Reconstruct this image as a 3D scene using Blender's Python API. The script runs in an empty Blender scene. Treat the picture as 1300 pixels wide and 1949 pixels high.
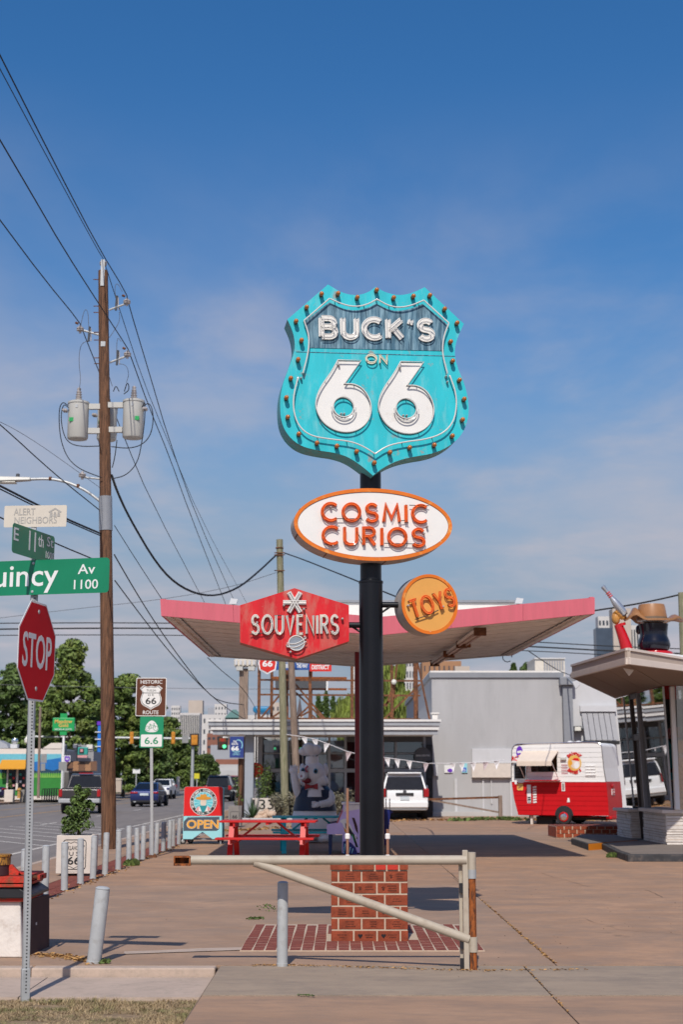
import bpy, math, random
from mathutils import Vector as V, Matrix
random.seed(7)
SC = bpy.context.scene
COL = SC.collection
R = math.radians

# ---------------------------------------------------------------- camera
EYE = 1.55; FPX = 2700.0; TILT = math.atan(507.5 / 2700)
cam = bpy.data.objects.new('camera', bpy.data.cameras.new('camera')); COL.objects.link(cam)
cam.location = (0, 0, EYE); cam.rotation_euler = (R(90) + TILT, 0, 0)
cam.data.sensor_fit = 'VERTICAL'; cam.data.sensor_height = 36; cam.data.lens = 36 * FPX / 1949
cam.data.clip_start = .1; cam.data.clip_end = 6000
cam.data.dof.use_dof = True; cam.data.dof.focus_distance = 14.2; cam.data.dof.aperture_fstop = 3.2
SC.camera = cam

# ---------------------------------------------------------------- world, sun, exposure
SUN_EL, SUN_AZ = 45.3, 6.0
w = bpy.data.worlds.new('World'); SC.world = w; w.use_nodes = True
nt = w.node_tree; nt.nodes.clear(); L = nt.links.new
def N(tree, t, **k):
    n = tree.nodes.new(t)
    for a, b in k.items(): setattr(n, a, b)
    return n
sky = N(nt, 'ShaderNodeTexSky', sky_type='NISHITA', sun_disc=False, sun_elevation=R(SUN_EL), sun_rotation=R(180 + SUN_AZ),
        air_density=1.25, dust_density=0.9, ozone_density=2.2, altitude=200)
bg = N(nt, 'ShaderNodeBackground'); bg.inputs[1].default_value = .088
hs = N(nt, 'ShaderNodeHueSaturation'); hs.inputs['Saturation'].default_value = 1.40; tn = N(nt, 'ShaderNodeMix', data_type='RGBA', blend_type='MULTIPLY'); tn.inputs[0].default_value = 1; tn.inputs[7].default_value = (1.02, .97, 1.08, 1)
L(sky.outputs[0], hs.inputs['Color']); L(hs.outputs[0], tn.inputs[6]); L(tn.outputs[2], bg.inputs[0])
# thin cloud sheets, projected on a flat layer overhead
tc = N(nt, 'ShaderNodeTexCoord'); sep = N(nt, 'ShaderNodeSeparateXYZ'); L(tc.outputs['Generated'], sep.inputs[0])
def mth(op, a, b=None, clamp=False):
    n = N(nt, 'ShaderNodeMath', operation=op, use_clamp=clamp)
    for i, x in enumerate((a, b)):
        if x is None: continue
        if isinstance(x, (int, float)): n.inputs[i].default_value = x
        else: L(x, n.inputs[i])
    return n.outputs[0]
zz = mth('ADD', mth('MAXIMUM', sep.outputs[2], 0.0), .06)
cx = mth('DIVIDE', sep.outputs[0], zz); cy = mth('DIVIDE', sep.outputs[1], zz)
cmb = N(nt, 'ShaderNodeCombineXYZ'); L(cx, cmb.inputs[0]); L(cy, cmb.inputs[1])
def cloud(scale, sx, sy, lo, hi, detail, off):
    mp = N(nt, 'ShaderNodeMapping'); mp.inputs['Scale'].default_value = (sx, sy, 1); mp.inputs['Location'].default_value = off
    L(cmb.outputs[0], mp.inputs[0])
    nz = N(nt, 'ShaderNodeTexNoise'); nz.inputs['Scale'].default_value = scale; nz.inputs['Detail'].default_value = detail
    nz.inputs['Roughness'].default_value = .55; nz.inputs['Distortion'].default_value = .25
    L(mp.outputs[0], nz.inputs['Vector'])
    mr = N(nt, 'ShaderNodeMapRange', interpolation_type='SMOOTHSTEP'); L(nz.outputs['Fac'], mr.inputs[0])
    mr.inputs[1].default_value = lo; mr.inputs[2].default_value = hi
    return mr.outputs[0]
c1 = cloud(.42, 1.1, .8, .40, .64, 7, (1.3, 2.0, 0)); c2 = cloud(1.5, 1.1, .8, .44, .72, 10, (4, 7, 0))
cm = mth('ADD', mth('MULTIPLY', c1, .85), mth('MULTIPLY', c2, .48), True)
low = N(nt, 'ShaderNodeMapRange', interpolation_type='SMOOTHSTEP'); L(sep.outputs[2], low.inputs[0])
low.inputs[1].default_value = .47; low.inputs[2].default_value = .22; low.inputs[3].default_value = .0; low.inputs[4].default_value = 1
cm = mth('MULTIPLY', cm, low.outputs[0])
hz = N(nt, 'ShaderNodeMapRange', interpolation_type='SMOOTHSTEP'); L(sep.outputs[2], hz.inputs[0])
hz.inputs[1].default_value = .36; hz.inputs[2].default_value = .06; hz.inputs[3].default_value = 0; hz.inputs[4].default_value = .93
hbg = N(nt, 'ShaderNodeBackground'); hbg.inputs[0].default_value = (.225, .295, .39, 1); hbg.inputs[1].default_value = 1
m0 = N(nt, 'ShaderNodeMixShader'); L(hz.outputs[0], m0.inputs[0]); L(bg.outputs[0], m0.inputs[1]); L(hbg.outputs[0], m0.inputs[2])
cbg = N(nt, 'ShaderNodeBackground'); cbg.inputs[0].default_value = (.44, .425, .475, 1); cbg.inputs[1].default_value = 1
mx = N(nt, 'ShaderNodeMixShader'); L(cm, mx.inputs[0]); L(m0.outputs[0], mx.inputs[1]); L(cbg.outputs[0], mx.inputs[2])
out = N(nt, 'ShaderNodeOutputWorld'); L(mx.outputs[0], out.inputs[0])
sun = bpy.data.objects.new('sun', bpy.data.lights.new('sun', 'SUN')); COL.objects.link(sun)
sun.data.energy = 3.3; sun.data.angle = R(.53); sun.data.color = (1, .94, .85)
sun.rotation_euler = (R(90 - SUN_EL), 0, R(-SUN_AZ)); sun.location = (-5, -10, 30)
SC.view_settings.view_transform = 'Standard'; SC.view_settings.look = 'None'
SC.view_settings.gamma = 1; SC.view_settings.use_curve_mapping = False; SC.view_settings.exposure = .2

# ---------------------------------------------------------------- measuring helpers (photo pixel -> place at a known distance)
def ray(px, py):
    cx = (px - 650) / FPX; cy = (974.5 - py) / FPX
    return V((cx, math.cos(TILT) - cy * math.sin(TILT), math.sin(TILT) + cy * math.cos(TILT)))
def P(px, py, D):
    d = ray(px, py); return V((0, 0, EYE)) + d * (D / d.y)
def G(px, py, z=0.0):
    d = ray(px, py); return V((0, 0, EYE)) + d * ((z - EYE) / d.z)
def rect(x0, y0, x1, y1, D):
    m = (y0 + y1) / 2; n = (x0 + x1) / 2
    return P(x0, m, D).x, P(x1, m, D).x, P(n, y1, D).z, P(n, y0, D).z

# ---------------------------------------------------------------- materials
MATS = {}
def mat(name, col, rough=.6, metal=0.0, var=.10, scale=6, col2=None, mixlo=.45, mixhi=.62, bump=0.0, bscale=60, spec=.4, stretch=(1, 1, 1), coat=0.0, island=0.0, detail=5, emit=0, rust=0, rcol=(.16,.06,.025), rscale=9, nr=.6):
    if name in MATS: return MATS[name]
    m = bpy.data.materials.new(name); m.use_nodes = True; t = m.node_tree; l = t.links.new
    b = t.nodes['Principled BSDF']
    b.inputs['Roughness'].default_value = rough; b.inputs['Metallic'].default_value = metal
    b.inputs['Specular IOR Level'].default_value = spec; b.inputs['Coat Weight'].default_value = coat
    c = N(t, 'ShaderNodeTexCoord'); mp = N(t, 'ShaderNodeMapping'); mp.inputs['Scale'].default_value = stretch
    l(c.outputs['Object'], mp.inputs[0])
    nz = N(t, 'ShaderNodeTexNoise'); nz.inputs['Scale'].default_value = scale; nz.inputs['Detail'].default_value = detail
    nz.inputs['Roughness'].default_value = nr; l(mp.outputs[0], nz.inputs['Vector'])
    rp = N(t, 'ShaderNodeValToRGB'); e = rp.color_ramp.elements
    e[0].position = .3; e[1].position = .7
    e[0].color = tuple(max(0, x * (1 - var)) for x in col) + (1,); e[1].color = tuple(x * (1 + var) for x in col) + (1,)
    l(nz.outputs['Fac'], rp.inputs[0]); o = rp.outputs[0]
    if col2:
        n2 = N(t, 'ShaderNodeTexNoise'); n2.inputs['Scale'].default_value = scale * 1.7; n2.inputs['Detail'].default_value = 8; n2.inputs['Roughness'].default_value = nr + .05
        mp2 = N(t, 'ShaderNodeMapping'); mp2.inputs['Scale'].default_value = stretch; mp2.inputs['Location'].default_value = (3.1, 7.7, 1.9)
        l(c.outputs['Object'], mp2.inputs[0]); l(mp2.outputs[0], n2.inputs['Vector'])
        mr = N(t, 'ShaderNodeMapRange'); mr.inputs[1].default_value = mixlo; mr.inputs[2].default_value = mixhi; l(n2.outputs['Fac'], mr.inputs[0])
        mi = N(t, 'ShaderNodeMix', data_type='RGBA'); l(mr.outputs[0], mi.inputs[0]); l(o, mi.inputs[6]); mi.inputs[7].default_value = tuple(col2) + (1,)
        o = mi.outputs[2]
    if rust:
        n3 = N(t, 'ShaderNodeTexNoise'); n3.inputs['Scale'].default_value = rscale; n3.inputs['Detail'].default_value = 9; n3.inputs['Roughness'].default_value = .7
        mp3 = N(t, 'ShaderNodeMapping'); mp3.inputs['Location'].default_value = (9.3, 2.2, 5.1); l(c.outputs['Object'], mp3.inputs[0]); l(mp3.outputs[0], n3.inputs['Vector'])
        m3 = N(t, 'ShaderNodeMapRange'); m3.inputs[1].default_value = rust; m3.inputs[2].default_value = rust + .06; l(n3.outputs['Fac'], m3.inputs[0])
        i3 = N(t, 'ShaderNodeMix', data_type='RGBA'); l(m3.outputs[0], i3.inputs[0]); l(o, i3.inputs[6]); i3.inputs[7].default_value = tuple(rcol) + (1,)
        o = i3.outputs[2]
    if island:
        g = N(t, 'ShaderNodeNewGeometry'); h = N(t, 'ShaderNodeHueSaturation')
        mr = N(t, 'ShaderNodeMapRange'); mr.inputs[3].default_value = 1 - island; mr.inputs[4].default_value = 1 + island
        l(g.outputs['Random Per Island'], mr.inputs[0]); l(mr.outputs[0], h.inputs['Value'])
        l(o, h.inputs['Color']); o = h.outputs[0]
    l(o, b.inputs['Base Color'])
    if emit: b.inputs['Emission Strength'].default_value = emit; b.inputs['Emission Color'].default_value = tuple(col) + (1,)
    if bump:
        nb = N(t, 'ShaderNodeTexNoise'); nb.inputs['Scale'].default_value = bscale; nb.inputs['Detail'].default_value = 6
        l(mp.outputs[0], nb.inputs['Vector'])
        bp = N(t, 'ShaderNodeBump'); bp.inputs['Strength'].default_value = bump; bp.inputs['Distance'].default_value = .02
        l(nb.outputs['Fac'], bp.inputs['Height']); l(bp.outputs[0], b.inputs['Normal'])
    MATS[name] = m; return m
def glass(name, tint=(.8, .85, .85), refl=.14):
    m = bpy.data.materials.new(name); m.use_nodes = True; t = m.node_tree; t.nodes.clear(); l = t.links.new
    a = N(t, 'ShaderNodeBsdfTransparent'); a.inputs[0].default_value = tuple(tint) + (1,)
    g = N(t, 'ShaderNodeBsdfGlossy'); g.inputs['Roughness'].default_value = .02
    f = N(t, 'ShaderNodeFresnel'); f.inputs[0].default_value = 1.5
    ad = N(t, 'ShaderNodeMath', operation='MULTIPLY_ADD', use_clamp=True); ad.inputs[1].default_value = 1.7; ad.inputs[2].default_value = refl - .06
    l(f.outputs[0], ad.inputs[0])
    x = N(t, 'ShaderNodeMixShader'); l(ad.outputs[0], x.inputs[0]); l(a.outputs[0], x.inputs[1]); l(g.outputs[0], x.inputs[2])
    o = N(t, 'ShaderNodeOutputMaterial'); l(x.outputs[0], o.inputs[0]); MATS[name] = m; return m

# ---------------------------------------------------------------- mesh building
ORG = {}
class MB:
    def __init__(s): s.v = []; s.f = []
    def add(s, vs, fs):
        o = len(s.v); s.v += [V(x) for x in vs]; s.f += [tuple(i + o for i in f) for f in fs]; return s
    def box(s, x0, x1, y0, y1, z0, z1, rz=0, c=None):
        vs = [V((x, y, z)) for z in (z0, z1) for y in (y0, y1) for x in (x0, x1)]
        if rz:
            c = V(c) if c else V(((x0 + x1) / 2, (y0 + y1) / 2, 0)); m = Matrix.Rotation(rz, 3, 'Z')
            vs = [m @ (p - c) + c for p in vs]
        return s.add(vs, [(0, 2, 3, 1), (4, 5, 7, 6), (0, 1, 5, 4), (2, 6, 7, 3), (0, 4, 6, 2), (1, 3, 7, 5)])
    def beam(s, a, b, w, h=None, up=(0, 0, 1)):
        a = V(a); b = V(b); h = h or w; d = (b - a).normalized(); u = V(up)
        if abs(d.dot(u)) > .99: u = V((0, 1, 0))
        x = d.cross(u).normalized() * (w / 2); y = x.cross(d).normalized() * (h / 2)
        vs = [p + x * i + y * j for p in (a, b) for (i, j) in ((-1, -1), (1, -1), (1, 1), (-1, 1))]
        return s.add(vs, [(3, 2, 1, 0), (4, 5, 6, 7), (0, 1, 5, 4), (1, 2, 6, 5), (2, 3, 7, 6), (3, 0, 4, 7)])
    def tube(s, pts, r, n=8, caps=True, closed=False):
        pts = [V(p) for p in pts]; m = len(pts); rs = r if isinstance(r, (list, tuple)) else [r] * m
        if len(rs) != m:
            k = (len(rs) - 1) / (m - 1); rs = [rs[min(int(i * k), len(rs) - 2)] * (1 - (i * k - min(int(i * k), len(rs) - 2))) + rs[min(int(i * k), len(rs) - 2) + 1] * (i * k - min(int(i * k), len(rs) - 2)) for i in range(m)]
        t0 = (pts[1] - pts[0]).normalized(); u = V((0, 0, 1)) if abs(t0.z) < .9 else V((1, 0, 0))
        a = t0.cross(u).normalized(); vs = []
        for i, p in enumerate(pts):
            if closed: t = (pts[(i + 1) % m] - pts[i - 1])
            else: t = (pts[min(i + 1, m - 1)] - pts[max(i - 1, 0)])
            t = t.normalized() if t.length > 1e-9 else t0
            a = (a - t * a.dot(t)); a = a.normalized() if a.length > 1e-6 else t.orthogonal().normalized()
            b = t.cross(a)
            vs += [p + (a * math.cos(2 * math.pi * k / n) + b * math.sin(2 * math.pi * k / n)) * rs[i] for k in range(n)]
        fs = []
        for i in range(m if closed else m - 1):
            j = (i + 1) % m
            fs += [(i * n + k, i * n + (k + 1) % n, j * n + (k + 1) % n, j * n + k) for k in range(n)]
        if caps and not closed: fs += [tuple(range(n - 1, -1, -1)), tuple((m - 1) * n + k for k in range(n))]
        return s.add(vs, fs)
    def cyl(s, a, b, r0, r1=None, n=16): return s.tube([a, b], [r0, r0 if r1 is None else r1], n)
    def lathe(s, c, prof, n=20, axis=None):
        c = V(c); pts = []; rs = []
        ax = V(axis).normalized() if axis else V((0, 0, 1)); a = ax.orthogonal().normalized(); b = ax.cross(a); vs = []
        for r, z in prof: vs += [c + ax * z + (a * math.cos(2 * math.pi * k / n) + b * math.sin(2 * math.pi * k / n)) * r for k in range(n)]
        m = len(prof)
        fs = [(i * n + k, i * n + (k + 1) % n, (i + 1) * n + (k + 1) % n, (i + 1) * n + k) for i in range(m - 1) for k in range(n)]
        return s.add(vs, fs + [tuple(range(n - 1, -1, -1)), tuple((m - 1) * n + k for k in range(n))])
    def ball(s, c, r, n=12, m=8):
        c = V(c); r = V((r, r, r)) if isinstance(r, (int, float)) else V(r); vs = []; fs = []
        for i in range(m + 1):
            th = math.pi * (i / m) ; q = max(.02, math.sin(th))
            vs += [c + V((r.x * q * math.cos(2 * math.pi * k / n), r.y * q * math.sin(2 * math.pi * k / n), -r.z * math.cos(th))) for k in range(n)]
        fs = [(i * n + k, i * n + (k + 1) % n, (i + 1) * n + (k + 1) % n, (i + 1) * n + k) for i in range(m) for k in range(n)]
        return s.add(vs, fs + [tuple(range(n - 1, -1, -1)), tuple(m * n + k for k in range(n))])
    def prism(s, poly, ext):
        poly = [V(p) for p in poly]; e = V(ext); n = len(poly)
        return s.add(poly + [p + e for p in poly], [tuple(range(n)), tuple(range(2 * n - 1, n - 1, -1))] + [(i, i + n, (i + 1) % n + n, (i + 1) % n) for i in range(n)])
    def loft(s, a, b):
        n = len(a)
        return s.add(list(a) + list(b), [tuple(range(n)), tuple(range(2 * n - 1, n - 1, -1))] + [(i, i + n, (i + 1) % n + n, (i + 1) % n) for i in range(n)])
    def quad(s, *p): return s.add(p, [tuple(range(len(p)))])
    def build(s, name, m, parent=None, smooth=35, bevel=0, origin=None, label=None, kind=None):
        o = ORG.get(parent.name, V((0, 0, 0))) if parent else (V(origin) if origin is not None else V((0, 0, 0)))
        me = bpy.data.meshes.new(name); me.from_pydata([tuple(p - o) for p in s.v], [], s.f)
        me.validate(); me.update()
        return link(name, me, m, parent, smooth, bevel, o, label, kind)
def fixnormals(me):
    import bmesh
    b = bmesh.new(); b.from_mesh(me); bmesh.ops.recalc_face_normals(b, faces=b.faces); b.to_mesh(me); b.free()
def link(name, me, m, parent=None, smooth=35, bevel=0, o=None, label=None, kind=None):
    if len(me.polygons) < 60000: fixnormals(me)
    me.materials.append(MATS[m] if isinstance(m, str) else m)
    if smooth:
        me.polygons.foreach_set('use_smooth', [True] * len(me.polygons))
        me.set_sharp_from_angle(angle=R(smooth))
    ob = bpy.data.objects.new(name, me); COL.objects.link(ob)
    if parent: ob.parent = parent
    elif o is not None: ob.location = o
    ORG[ob.name] = o if o is not None else V((0, 0, 0))
    if bevel:
        bv = ob.modifiers.new('bevel', 'BEVEL'); bv.width = bevel; bv.segments = 2; bv.limit_method = 'ANGLE'; bv.angle_limit = R(40); bv.harden_normals = False
    if label: ob['label'] = label
    if kind: ob['kind'] = kind
    return ob
def tag(o, label, cat, group=None):
    o['label'] = label; o['category'] = cat
    if group: o['group'] = group
    return o
def T(name, label, cat, loc=(0, 0, 0), group=None):
    o = bpy.data.objects.new(name, None); COL.objects.link(o); o.location = loc; o.empty_display_size = .1
    ORG[o.name] = V(loc); return tag(o, label, cat, group)
def dup(root, loc, rz=None, label=None, parent=None):
    c = root.copy(); COL.objects.link(c)
    if parent: c.parent = parent
    if loc is not None: c.location = loc
    if rz is not None: c.rotation_euler = (0, 0, rz)
    if label: c['label'] = label
    for ch in list(root.children): dup(ch, None, None, None, c)
    return c

# ---------------------------------------------------------------- flat work on a plane: frame, filled shapes, text, strokes
class Fr:
    def __init__(s, o, u, v=(0, 0, 1)):
        s.o = V(o); s.u = V(u).normalized(); s.v = V(v).normalized(); s.n = s.u.cross(s.v).normalized()
    def pt(s, a, b, c=0.0): return s.o + s.u * a + s.v * b + s.n * c
    def px(s, px, py):
        d = ray(px, py); e = V((0, 0, EYE)); t = (s.o - e).dot(s.n) / d.dot(s.n); q = e + d * t - s.o
        return q.dot(s.u), q.dot(s.v)
def yawfr(px, py, D, yaw):   # upright plane facing the viewer, its right edge turned away by yaw
    return Fr(P(px, py, D), (math.cos(R(yaw)), math.sin(R(yaw)), 0))
def curve_mesh(cu):
    ob = bpy.data.objects.new('tmp', cu); COL.objects.link(ob)
    dg = bpy.context.evaluated_depsgraph_get(); dg.update()
    me = bpy.data.meshes.new_from_object(ob.evaluated_get(dg))
    vs = [v.co.copy() for v in me.vertices]; fs = [tuple(p.vertices) for p in me.polygons]
    bpy.data.objects.remove(ob); bpy.data.meshes.remove(me); bpy.data.curves.remove(cu)
    return vs, fs
def fill(loops, c0, c1, fr, mb=None):
    mb = mb or MB(); cu = bpy.data.curves.new('tmp', 'CURVE'); cu.dimensions = '2D'; cu.fill_mode = 'BOTH'; cu.extrude = abs(c1 - c0) / 2
    for lp in loops:
        sp = cu.splines.new('POLY'); sp.points.add(len(lp) - 1); sp.use_cyclic_u = True
        for i, p in enumerate(lp): sp.points[i].co = (p[0], p[1], 0, 1)
    vs, fs = curve_mesh(cu); m = (c0 + c1) / 2
    return mb.add([fr.pt(p.x, p.y, p.z + m) for p in vs], fs)
def text(body, fr, a, b, w=None, h=None, c0=0.0, c1=.004, bold=0.0, mb=None, rot=0, space=1.0, align='C', res=3):
    mb = mb or MB(); cu = bpy.data.curves.new('tmp', 'FONT'); cu.body = body; cu.size = 1; cu.offset = bold; cu.extrude = .5; cu.resolution_u = res; cu.space_character = space
    cu.space_line = .8; cu.align_x = 'CENTER'
    vs, fs = curve_mesh(cu)
    if not vs: return mb
    x0 = min(p.x for p in vs); x1 = max(p.x for p in vs); y0 = min(p.y for p in vs); y1 = max(p.y for p in vs)
    sx = w / (x1 - x0) if w else None; sy = h / (y1 - y0) if h else None
    sx = sx or sy; sy = sy or sx
    mx = (x0 + x1) / 2 if align == 'C' else x0; my = (y0 + y1) / 2; ca = math.cos(rot); sa = math.sin(rot)
    res_ = []
    for p in vs:
        x = (p.x - mx) * sx; y = (p.y - my) * sy
        res_.append(fr.pt(a + x * ca - y * sa, b + x * sa + y * ca, c0 if p.z < 0 else c1))
    return mb.add(res_, fs)
def arc(cx, cy, rx, ry, a0, a1, n=12):
    return [(cx + rx * math.cos(R(a0 + (a1 - a0) * i / n)), cy + ry * math.sin(R(a0 + (a1 - a0) * i / n))) for i in range(n + 1)]
GL = {
 'B': (.6, [[(0, 0), (0, 1)], [(0, 1), (.3, 1)] + arc(.3, .77, .25, .23, 90, -90, 8) + [(0, .54)], [(.25, .54)] + arc(.33, .27, .27, .27, 90, -90, 8) + [(0, 0)]]),
 'U': (.6, [[(0, 1), (0, .3)] + arc(.3, .3, .3, .3, 180, 360, 10) + [(.6, 1)]]),
 'C': (.72, [arc(.43, .5, .43, .5, 48, 312, 18)]),
 'K': (.6, [[(0, 0), (0, 1)], [(.58, 1), (.06, .45)], [(.2, .58), (.6, 0)]]),
 'S': (.55, [arc(.28, .75, .26, .25, 25, 270, 12) + arc(.28, .25, .28, .25, 90, -155, 12)[1:]]),
 'O': (.86, [arc(.43, .5, .43, .5, 0, 360, 24)]),
 'N': (.6, [[(0, 0), (0, 1), (.6, 0), (.6, 1)]]), 'M': (.82, [[(0, 0), (.12, 1), (.41, .2), (.7, 1), (.82, 0)]]),
 'I': (.0, [[(0, 0), (0, 1)]]),
 'R': (.56, [[(0, 0), (0, 1), (.28, 1)] + arc(.28, .75, .25, .25, 90, -90, 8) + [(0, .5)], [(.24, .5), (.56, 0)]]),
 'V': (.6, [[(0, 1), (.3, 0), (.6, 1)]]), 'E': (.46, [[(.46, 1), (0, 1), (0, 0), (.46, 0)], [(0, .52), (.38, .52)]]),
 'T': (.58, [[(.29, 0), (.29, 1)], [(0, 1), (.58, 1)]]), 'Y': (.6, [[(.3, 0), (.3, .48)], [(0, 1), (.3, .48), (.6, 1)]]),
 "'": (.12, [[(.09, 1), (.03, .78)]]), 'o': (.5, [arc(.25, .5, .25, .5, 0, 360, 20)])}
def word(s, h, width, gap=.28):
    x = 0; res = []
    for ch in s:
        wd, st = GL[ch]; res.append((x, wd, st)); x += wd + gap
    tot = x - gap; k = width / (tot * h)
    return [[[((px + x0) * h * k, py * h) for px, py in q] for q in st] for x0, wd, st in res], [(x0 * h * k, (x0 + wd) * h * k) for x0, wd, st in res]
def offs(pts, d):
    res = []; n = len(pts); cl = (V(pts[0]) - V(pts[-1])).length < 1e-6
    for i in range(n):
        p0 = V(pts[i - 1] if i > 0 else (pts[-2] if cl else pts[0])); p1 = V(pts[i]); p2 = V(pts[i + 1] if i < n - 1 else (pts[1] if cl else pts[-1]))
        a = (p1 - p0); b = (p2 - p1)
        if a.length < 1e-9: a = b
        if b.length < 1e-9: b = a
        na = V((-a.y, a.x)).normalized(); nb = V((-b.y, b.x)).normalized(); m = na + nb
        m = m.normalized() if m.length > .3 else na
        res.append(p1 + m * (d / max(.5, m.dot(na))))
    return res
def ribbon(mb, pts, wd, fr, c0, c1):
    a = offs(pts, wd / 2); b = offs(pts, -wd / 2); n = len(pts)
    vs = [fr.pt(p.x, p.y, c) for c in (c0, c1) for q in (a, b) for p in q]
    A0, B0, A1, B1 = 0, n, 2 * n, 3 * n; fs = []
    for i in range(n - 1):
        fs += [(A1 + i, A1 + i + 1, B1 + i + 1, B1 + i), (A0 + i, A0 + i + 1, A1 + i + 1, A1 + i), (B0 + i + 1, B0 + i, B1 + i, B1 + i + 1)]
    fs += [(A0, A1, B1, B0), (A0 + n - 1, B0 + n - 1, B1 + n - 1, A1 + n - 1)]
    mb.add(vs, fs)
def smooth_path(pts, it=2, closed=False):
    pts = [V(p) for p in pts]
    for _ in range(it):
        q = [] if closed else [pts[0]]
        for i in range(len(pts) if closed else len(pts) - 1):
            a = pts[i]; b = pts[(i + 1) % len(pts)]; q += [a * .75 + b * .25, a * .25 + b * .75]
        if not closed: q.append(pts[-1])
        pts = q
    return pts
# ================================================================ materials
mat('lot_concrete', (.390, .230, .138), .9, var=.26, scale=1.1, col2=(.285, .190, .133), mixlo=.42, mixhi=.66, bump=.25, bscale=26, stretch=(.75, 1, 1), detail=10, rust=.635, rcol=(.26, .165, .105), rscale=1.5, nr=.74)
mat('lot_slab_grey', (.370, .232, .150), .9, var=.24, scale=1.0, col2=(.28, .195, .142), mixlo=.42, mixhi=.66, bump=.2, bscale=30, stretch=(.75, 1, 1), detail=10, rust=.63, rcol=(.26, .175, .125), rscale=1.4, nr=.74)
mat('walk_concrete', (.47, .36, .285), .9, var=.10, scale=3, col2=(.33, .265, .21), mixlo=.5, mixhi=.75, bump=.2, bscale=45, detail=9, rust=.70, rcol=(.22, .17, .13), rscale=3, nr=.74)
mat('apron_grey', (.335, .252, .18), .9, var=.10, scale=2, col2=(.21, .165, .13), mixlo=.45, mixhi=.75, bump=.22, bscale=45, stretch=(.5, 1, 1), detail=9, rust=.68, rcol=(.32, .25, .19), rscale=4, nr=.74)
mat('gutter_brown', (.375, .228, .142), .9, var=.15, scale=2, col2=(.24, .165, .12), mixlo=.42, mixhi=.7, bump=.22, bscale=40, stretch=(.4, 1, 1), detail=9, nr=.74)
mat('joint_dirt', (.17, .12, .085), 1, var=.3, scale=20)
mat('dry_weed', (.36, .20, .075), 1, var=.3, scale=10, island=.4)
mat('asphalt', (.215, .185, .165), .85, var=.10, scale=1.2, col2=(.17, .147, .135), mixlo=.45, mixhi=.7, bump=.15, bscale=50, stretch=(1, .15, 1), detail=9)
mat('road_paint', (.62, .57, .50), .8, var=.1, scale=5, col2=(.3, .26, .23), mixlo=.55, mixhi=.7)
mat('yellow_paint', (.52, .28, .06), .8, var=.15, scale=4, col2=(.25, .18, .12), mixlo=.5, mixhi=.7)
mat('soil', (.26, .18, .105), 1, var=.3, scale=12)
mat('grass_blade', (.40, .29, .16), .9, var=.25, scale=2.5, col2=(.20, .19, .075), mixlo=.48, mixhi=.6, island=.45)
mat('green_weed', (.09, .13, .03), .8, var=.3, scale=10, island=.4)
mat('black_paint', (.007, .0075, .010), .30, var=.2, scale=3, spec=.32)
mat('cyan_paint', (.020, .50, .57), .48, var=.10, scale=2.2, col2=(.17, .56, .60), mixlo=.52, mixhi=.78, stretch=(3.2, 3.2, .8), rust=.60, rcol=(.27, .33, .31), rscale=6)
mat('cyan_side', (.07, .36, .39), .55, var=.18, scale=3, col2=(.15, .26, .26), mixlo=.45, mixhi=.7, stretch=(3, 3, .6), rust=.63, rcol=(.12, .065, .035), rscale=4)
mat('navy_panel', (.040, .115, .175), .55, var=.4, scale=3, col2=(.26, .43, .52), mixlo=.43, mixhi=.70, stretch=(7, 7, .7))
mat('white_enamel', (.80, .78, .74), .4, var=.04, scale=3, col2=(.60, .54, .48), mixlo=.60, mixhi=.8, rust=.69, rcol=(.35, .24, .16), rscale=6)
mat('white_plain', (.78, .77, .75), .45, var=.03, scale=3)
mat('neon_clear', (.66, .64, .60), .15, var=.05, scale=5, spec=.6)
mat('neon_dark', (.03, .03, .032), .5)
mat('cream_letter', (.74, .66, .50), .45, var=.08, scale=6, rust=.66, rcol=(.25, .14, .08), rscale=10)
mat('bulb_amber', (.46, .145, .025), .18, var=.1, scale=6, spec=.6)
mat('bulb_socket', (.09, .045, .02), .5)
mat('orange_rim', (.72, .17, .012), .4, var=.08, scale=5, col2=(.80, .42, .12), mixlo=.55, mixhi=.72, rust=.66, rcol=(.7, .62, .5), rscale=8)
mat('sign_side_metal', (.42, .37, .33), .55, var=.12, scale=4, col2=(.30, .20, .14), mixlo=.5, mixhi=.75, rust=.66, rcol=(.18, .09, .05))
mat('letter_orange', (.72, .08, .010), .4, var=.12, scale=8, col2=(.78, .22, .03), mixlo=.5, mixhi=.7)
mat('neon_orange', (.80, .13, .02), .15, var=.1, scale=8, spec=.6)
mat('red_weathered', (.60, .010, .016), .45, var=.14, scale=2, col2=(.52, .15, .115), mixlo=.47, mixhi=.72, stretch=(2.5, 2.5, .9), rust=.62, rcol=(.42, .24, .19), rscale=4)
mat('red_side', (.42, .10, .07), .55, var=.2, scale=4, col2=(.40, .22, .16), mixlo=.5, mixhi=.7)
mat('amber_face', (.74, .36, .085), .4, var=.06, scale=3)
mat('chrome', (.75, .74, .72), .22, 1, var=.04)
mat('brick_red', (.27, .055, .022), .85, var=.32, scale=12, bump=.3, bscale=80, island=.2)
mat('brick_bright', (.48, .03, .015), .7, var=.1)
mat('engraving', (.075, .022, .014), .9)
mat('engraving_black', (.012, .011, .014), .8)
mat('mortar', (.50, .39, .29), .95, var=.1, scale=20)
mat('paver_red', (.20, .052, .034), .9, var=.22, scale=9, island=.22, bump=.2)
mat('gate_paint', (.43, .37, .29), .55, var=.07, scale=5, col2=(.34, .27, .2), mixlo=.52, mixhi=.75, rust=.665, rcol=(.20, .09, .035), rscale=9)
mat('rust', (.30, .085, .018), .85, var=.35, scale=7, col2=(.085, .030, .013), mixlo=.46, mixhi=.6, stretch=(3, 3, 1), bump=.3)
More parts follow.
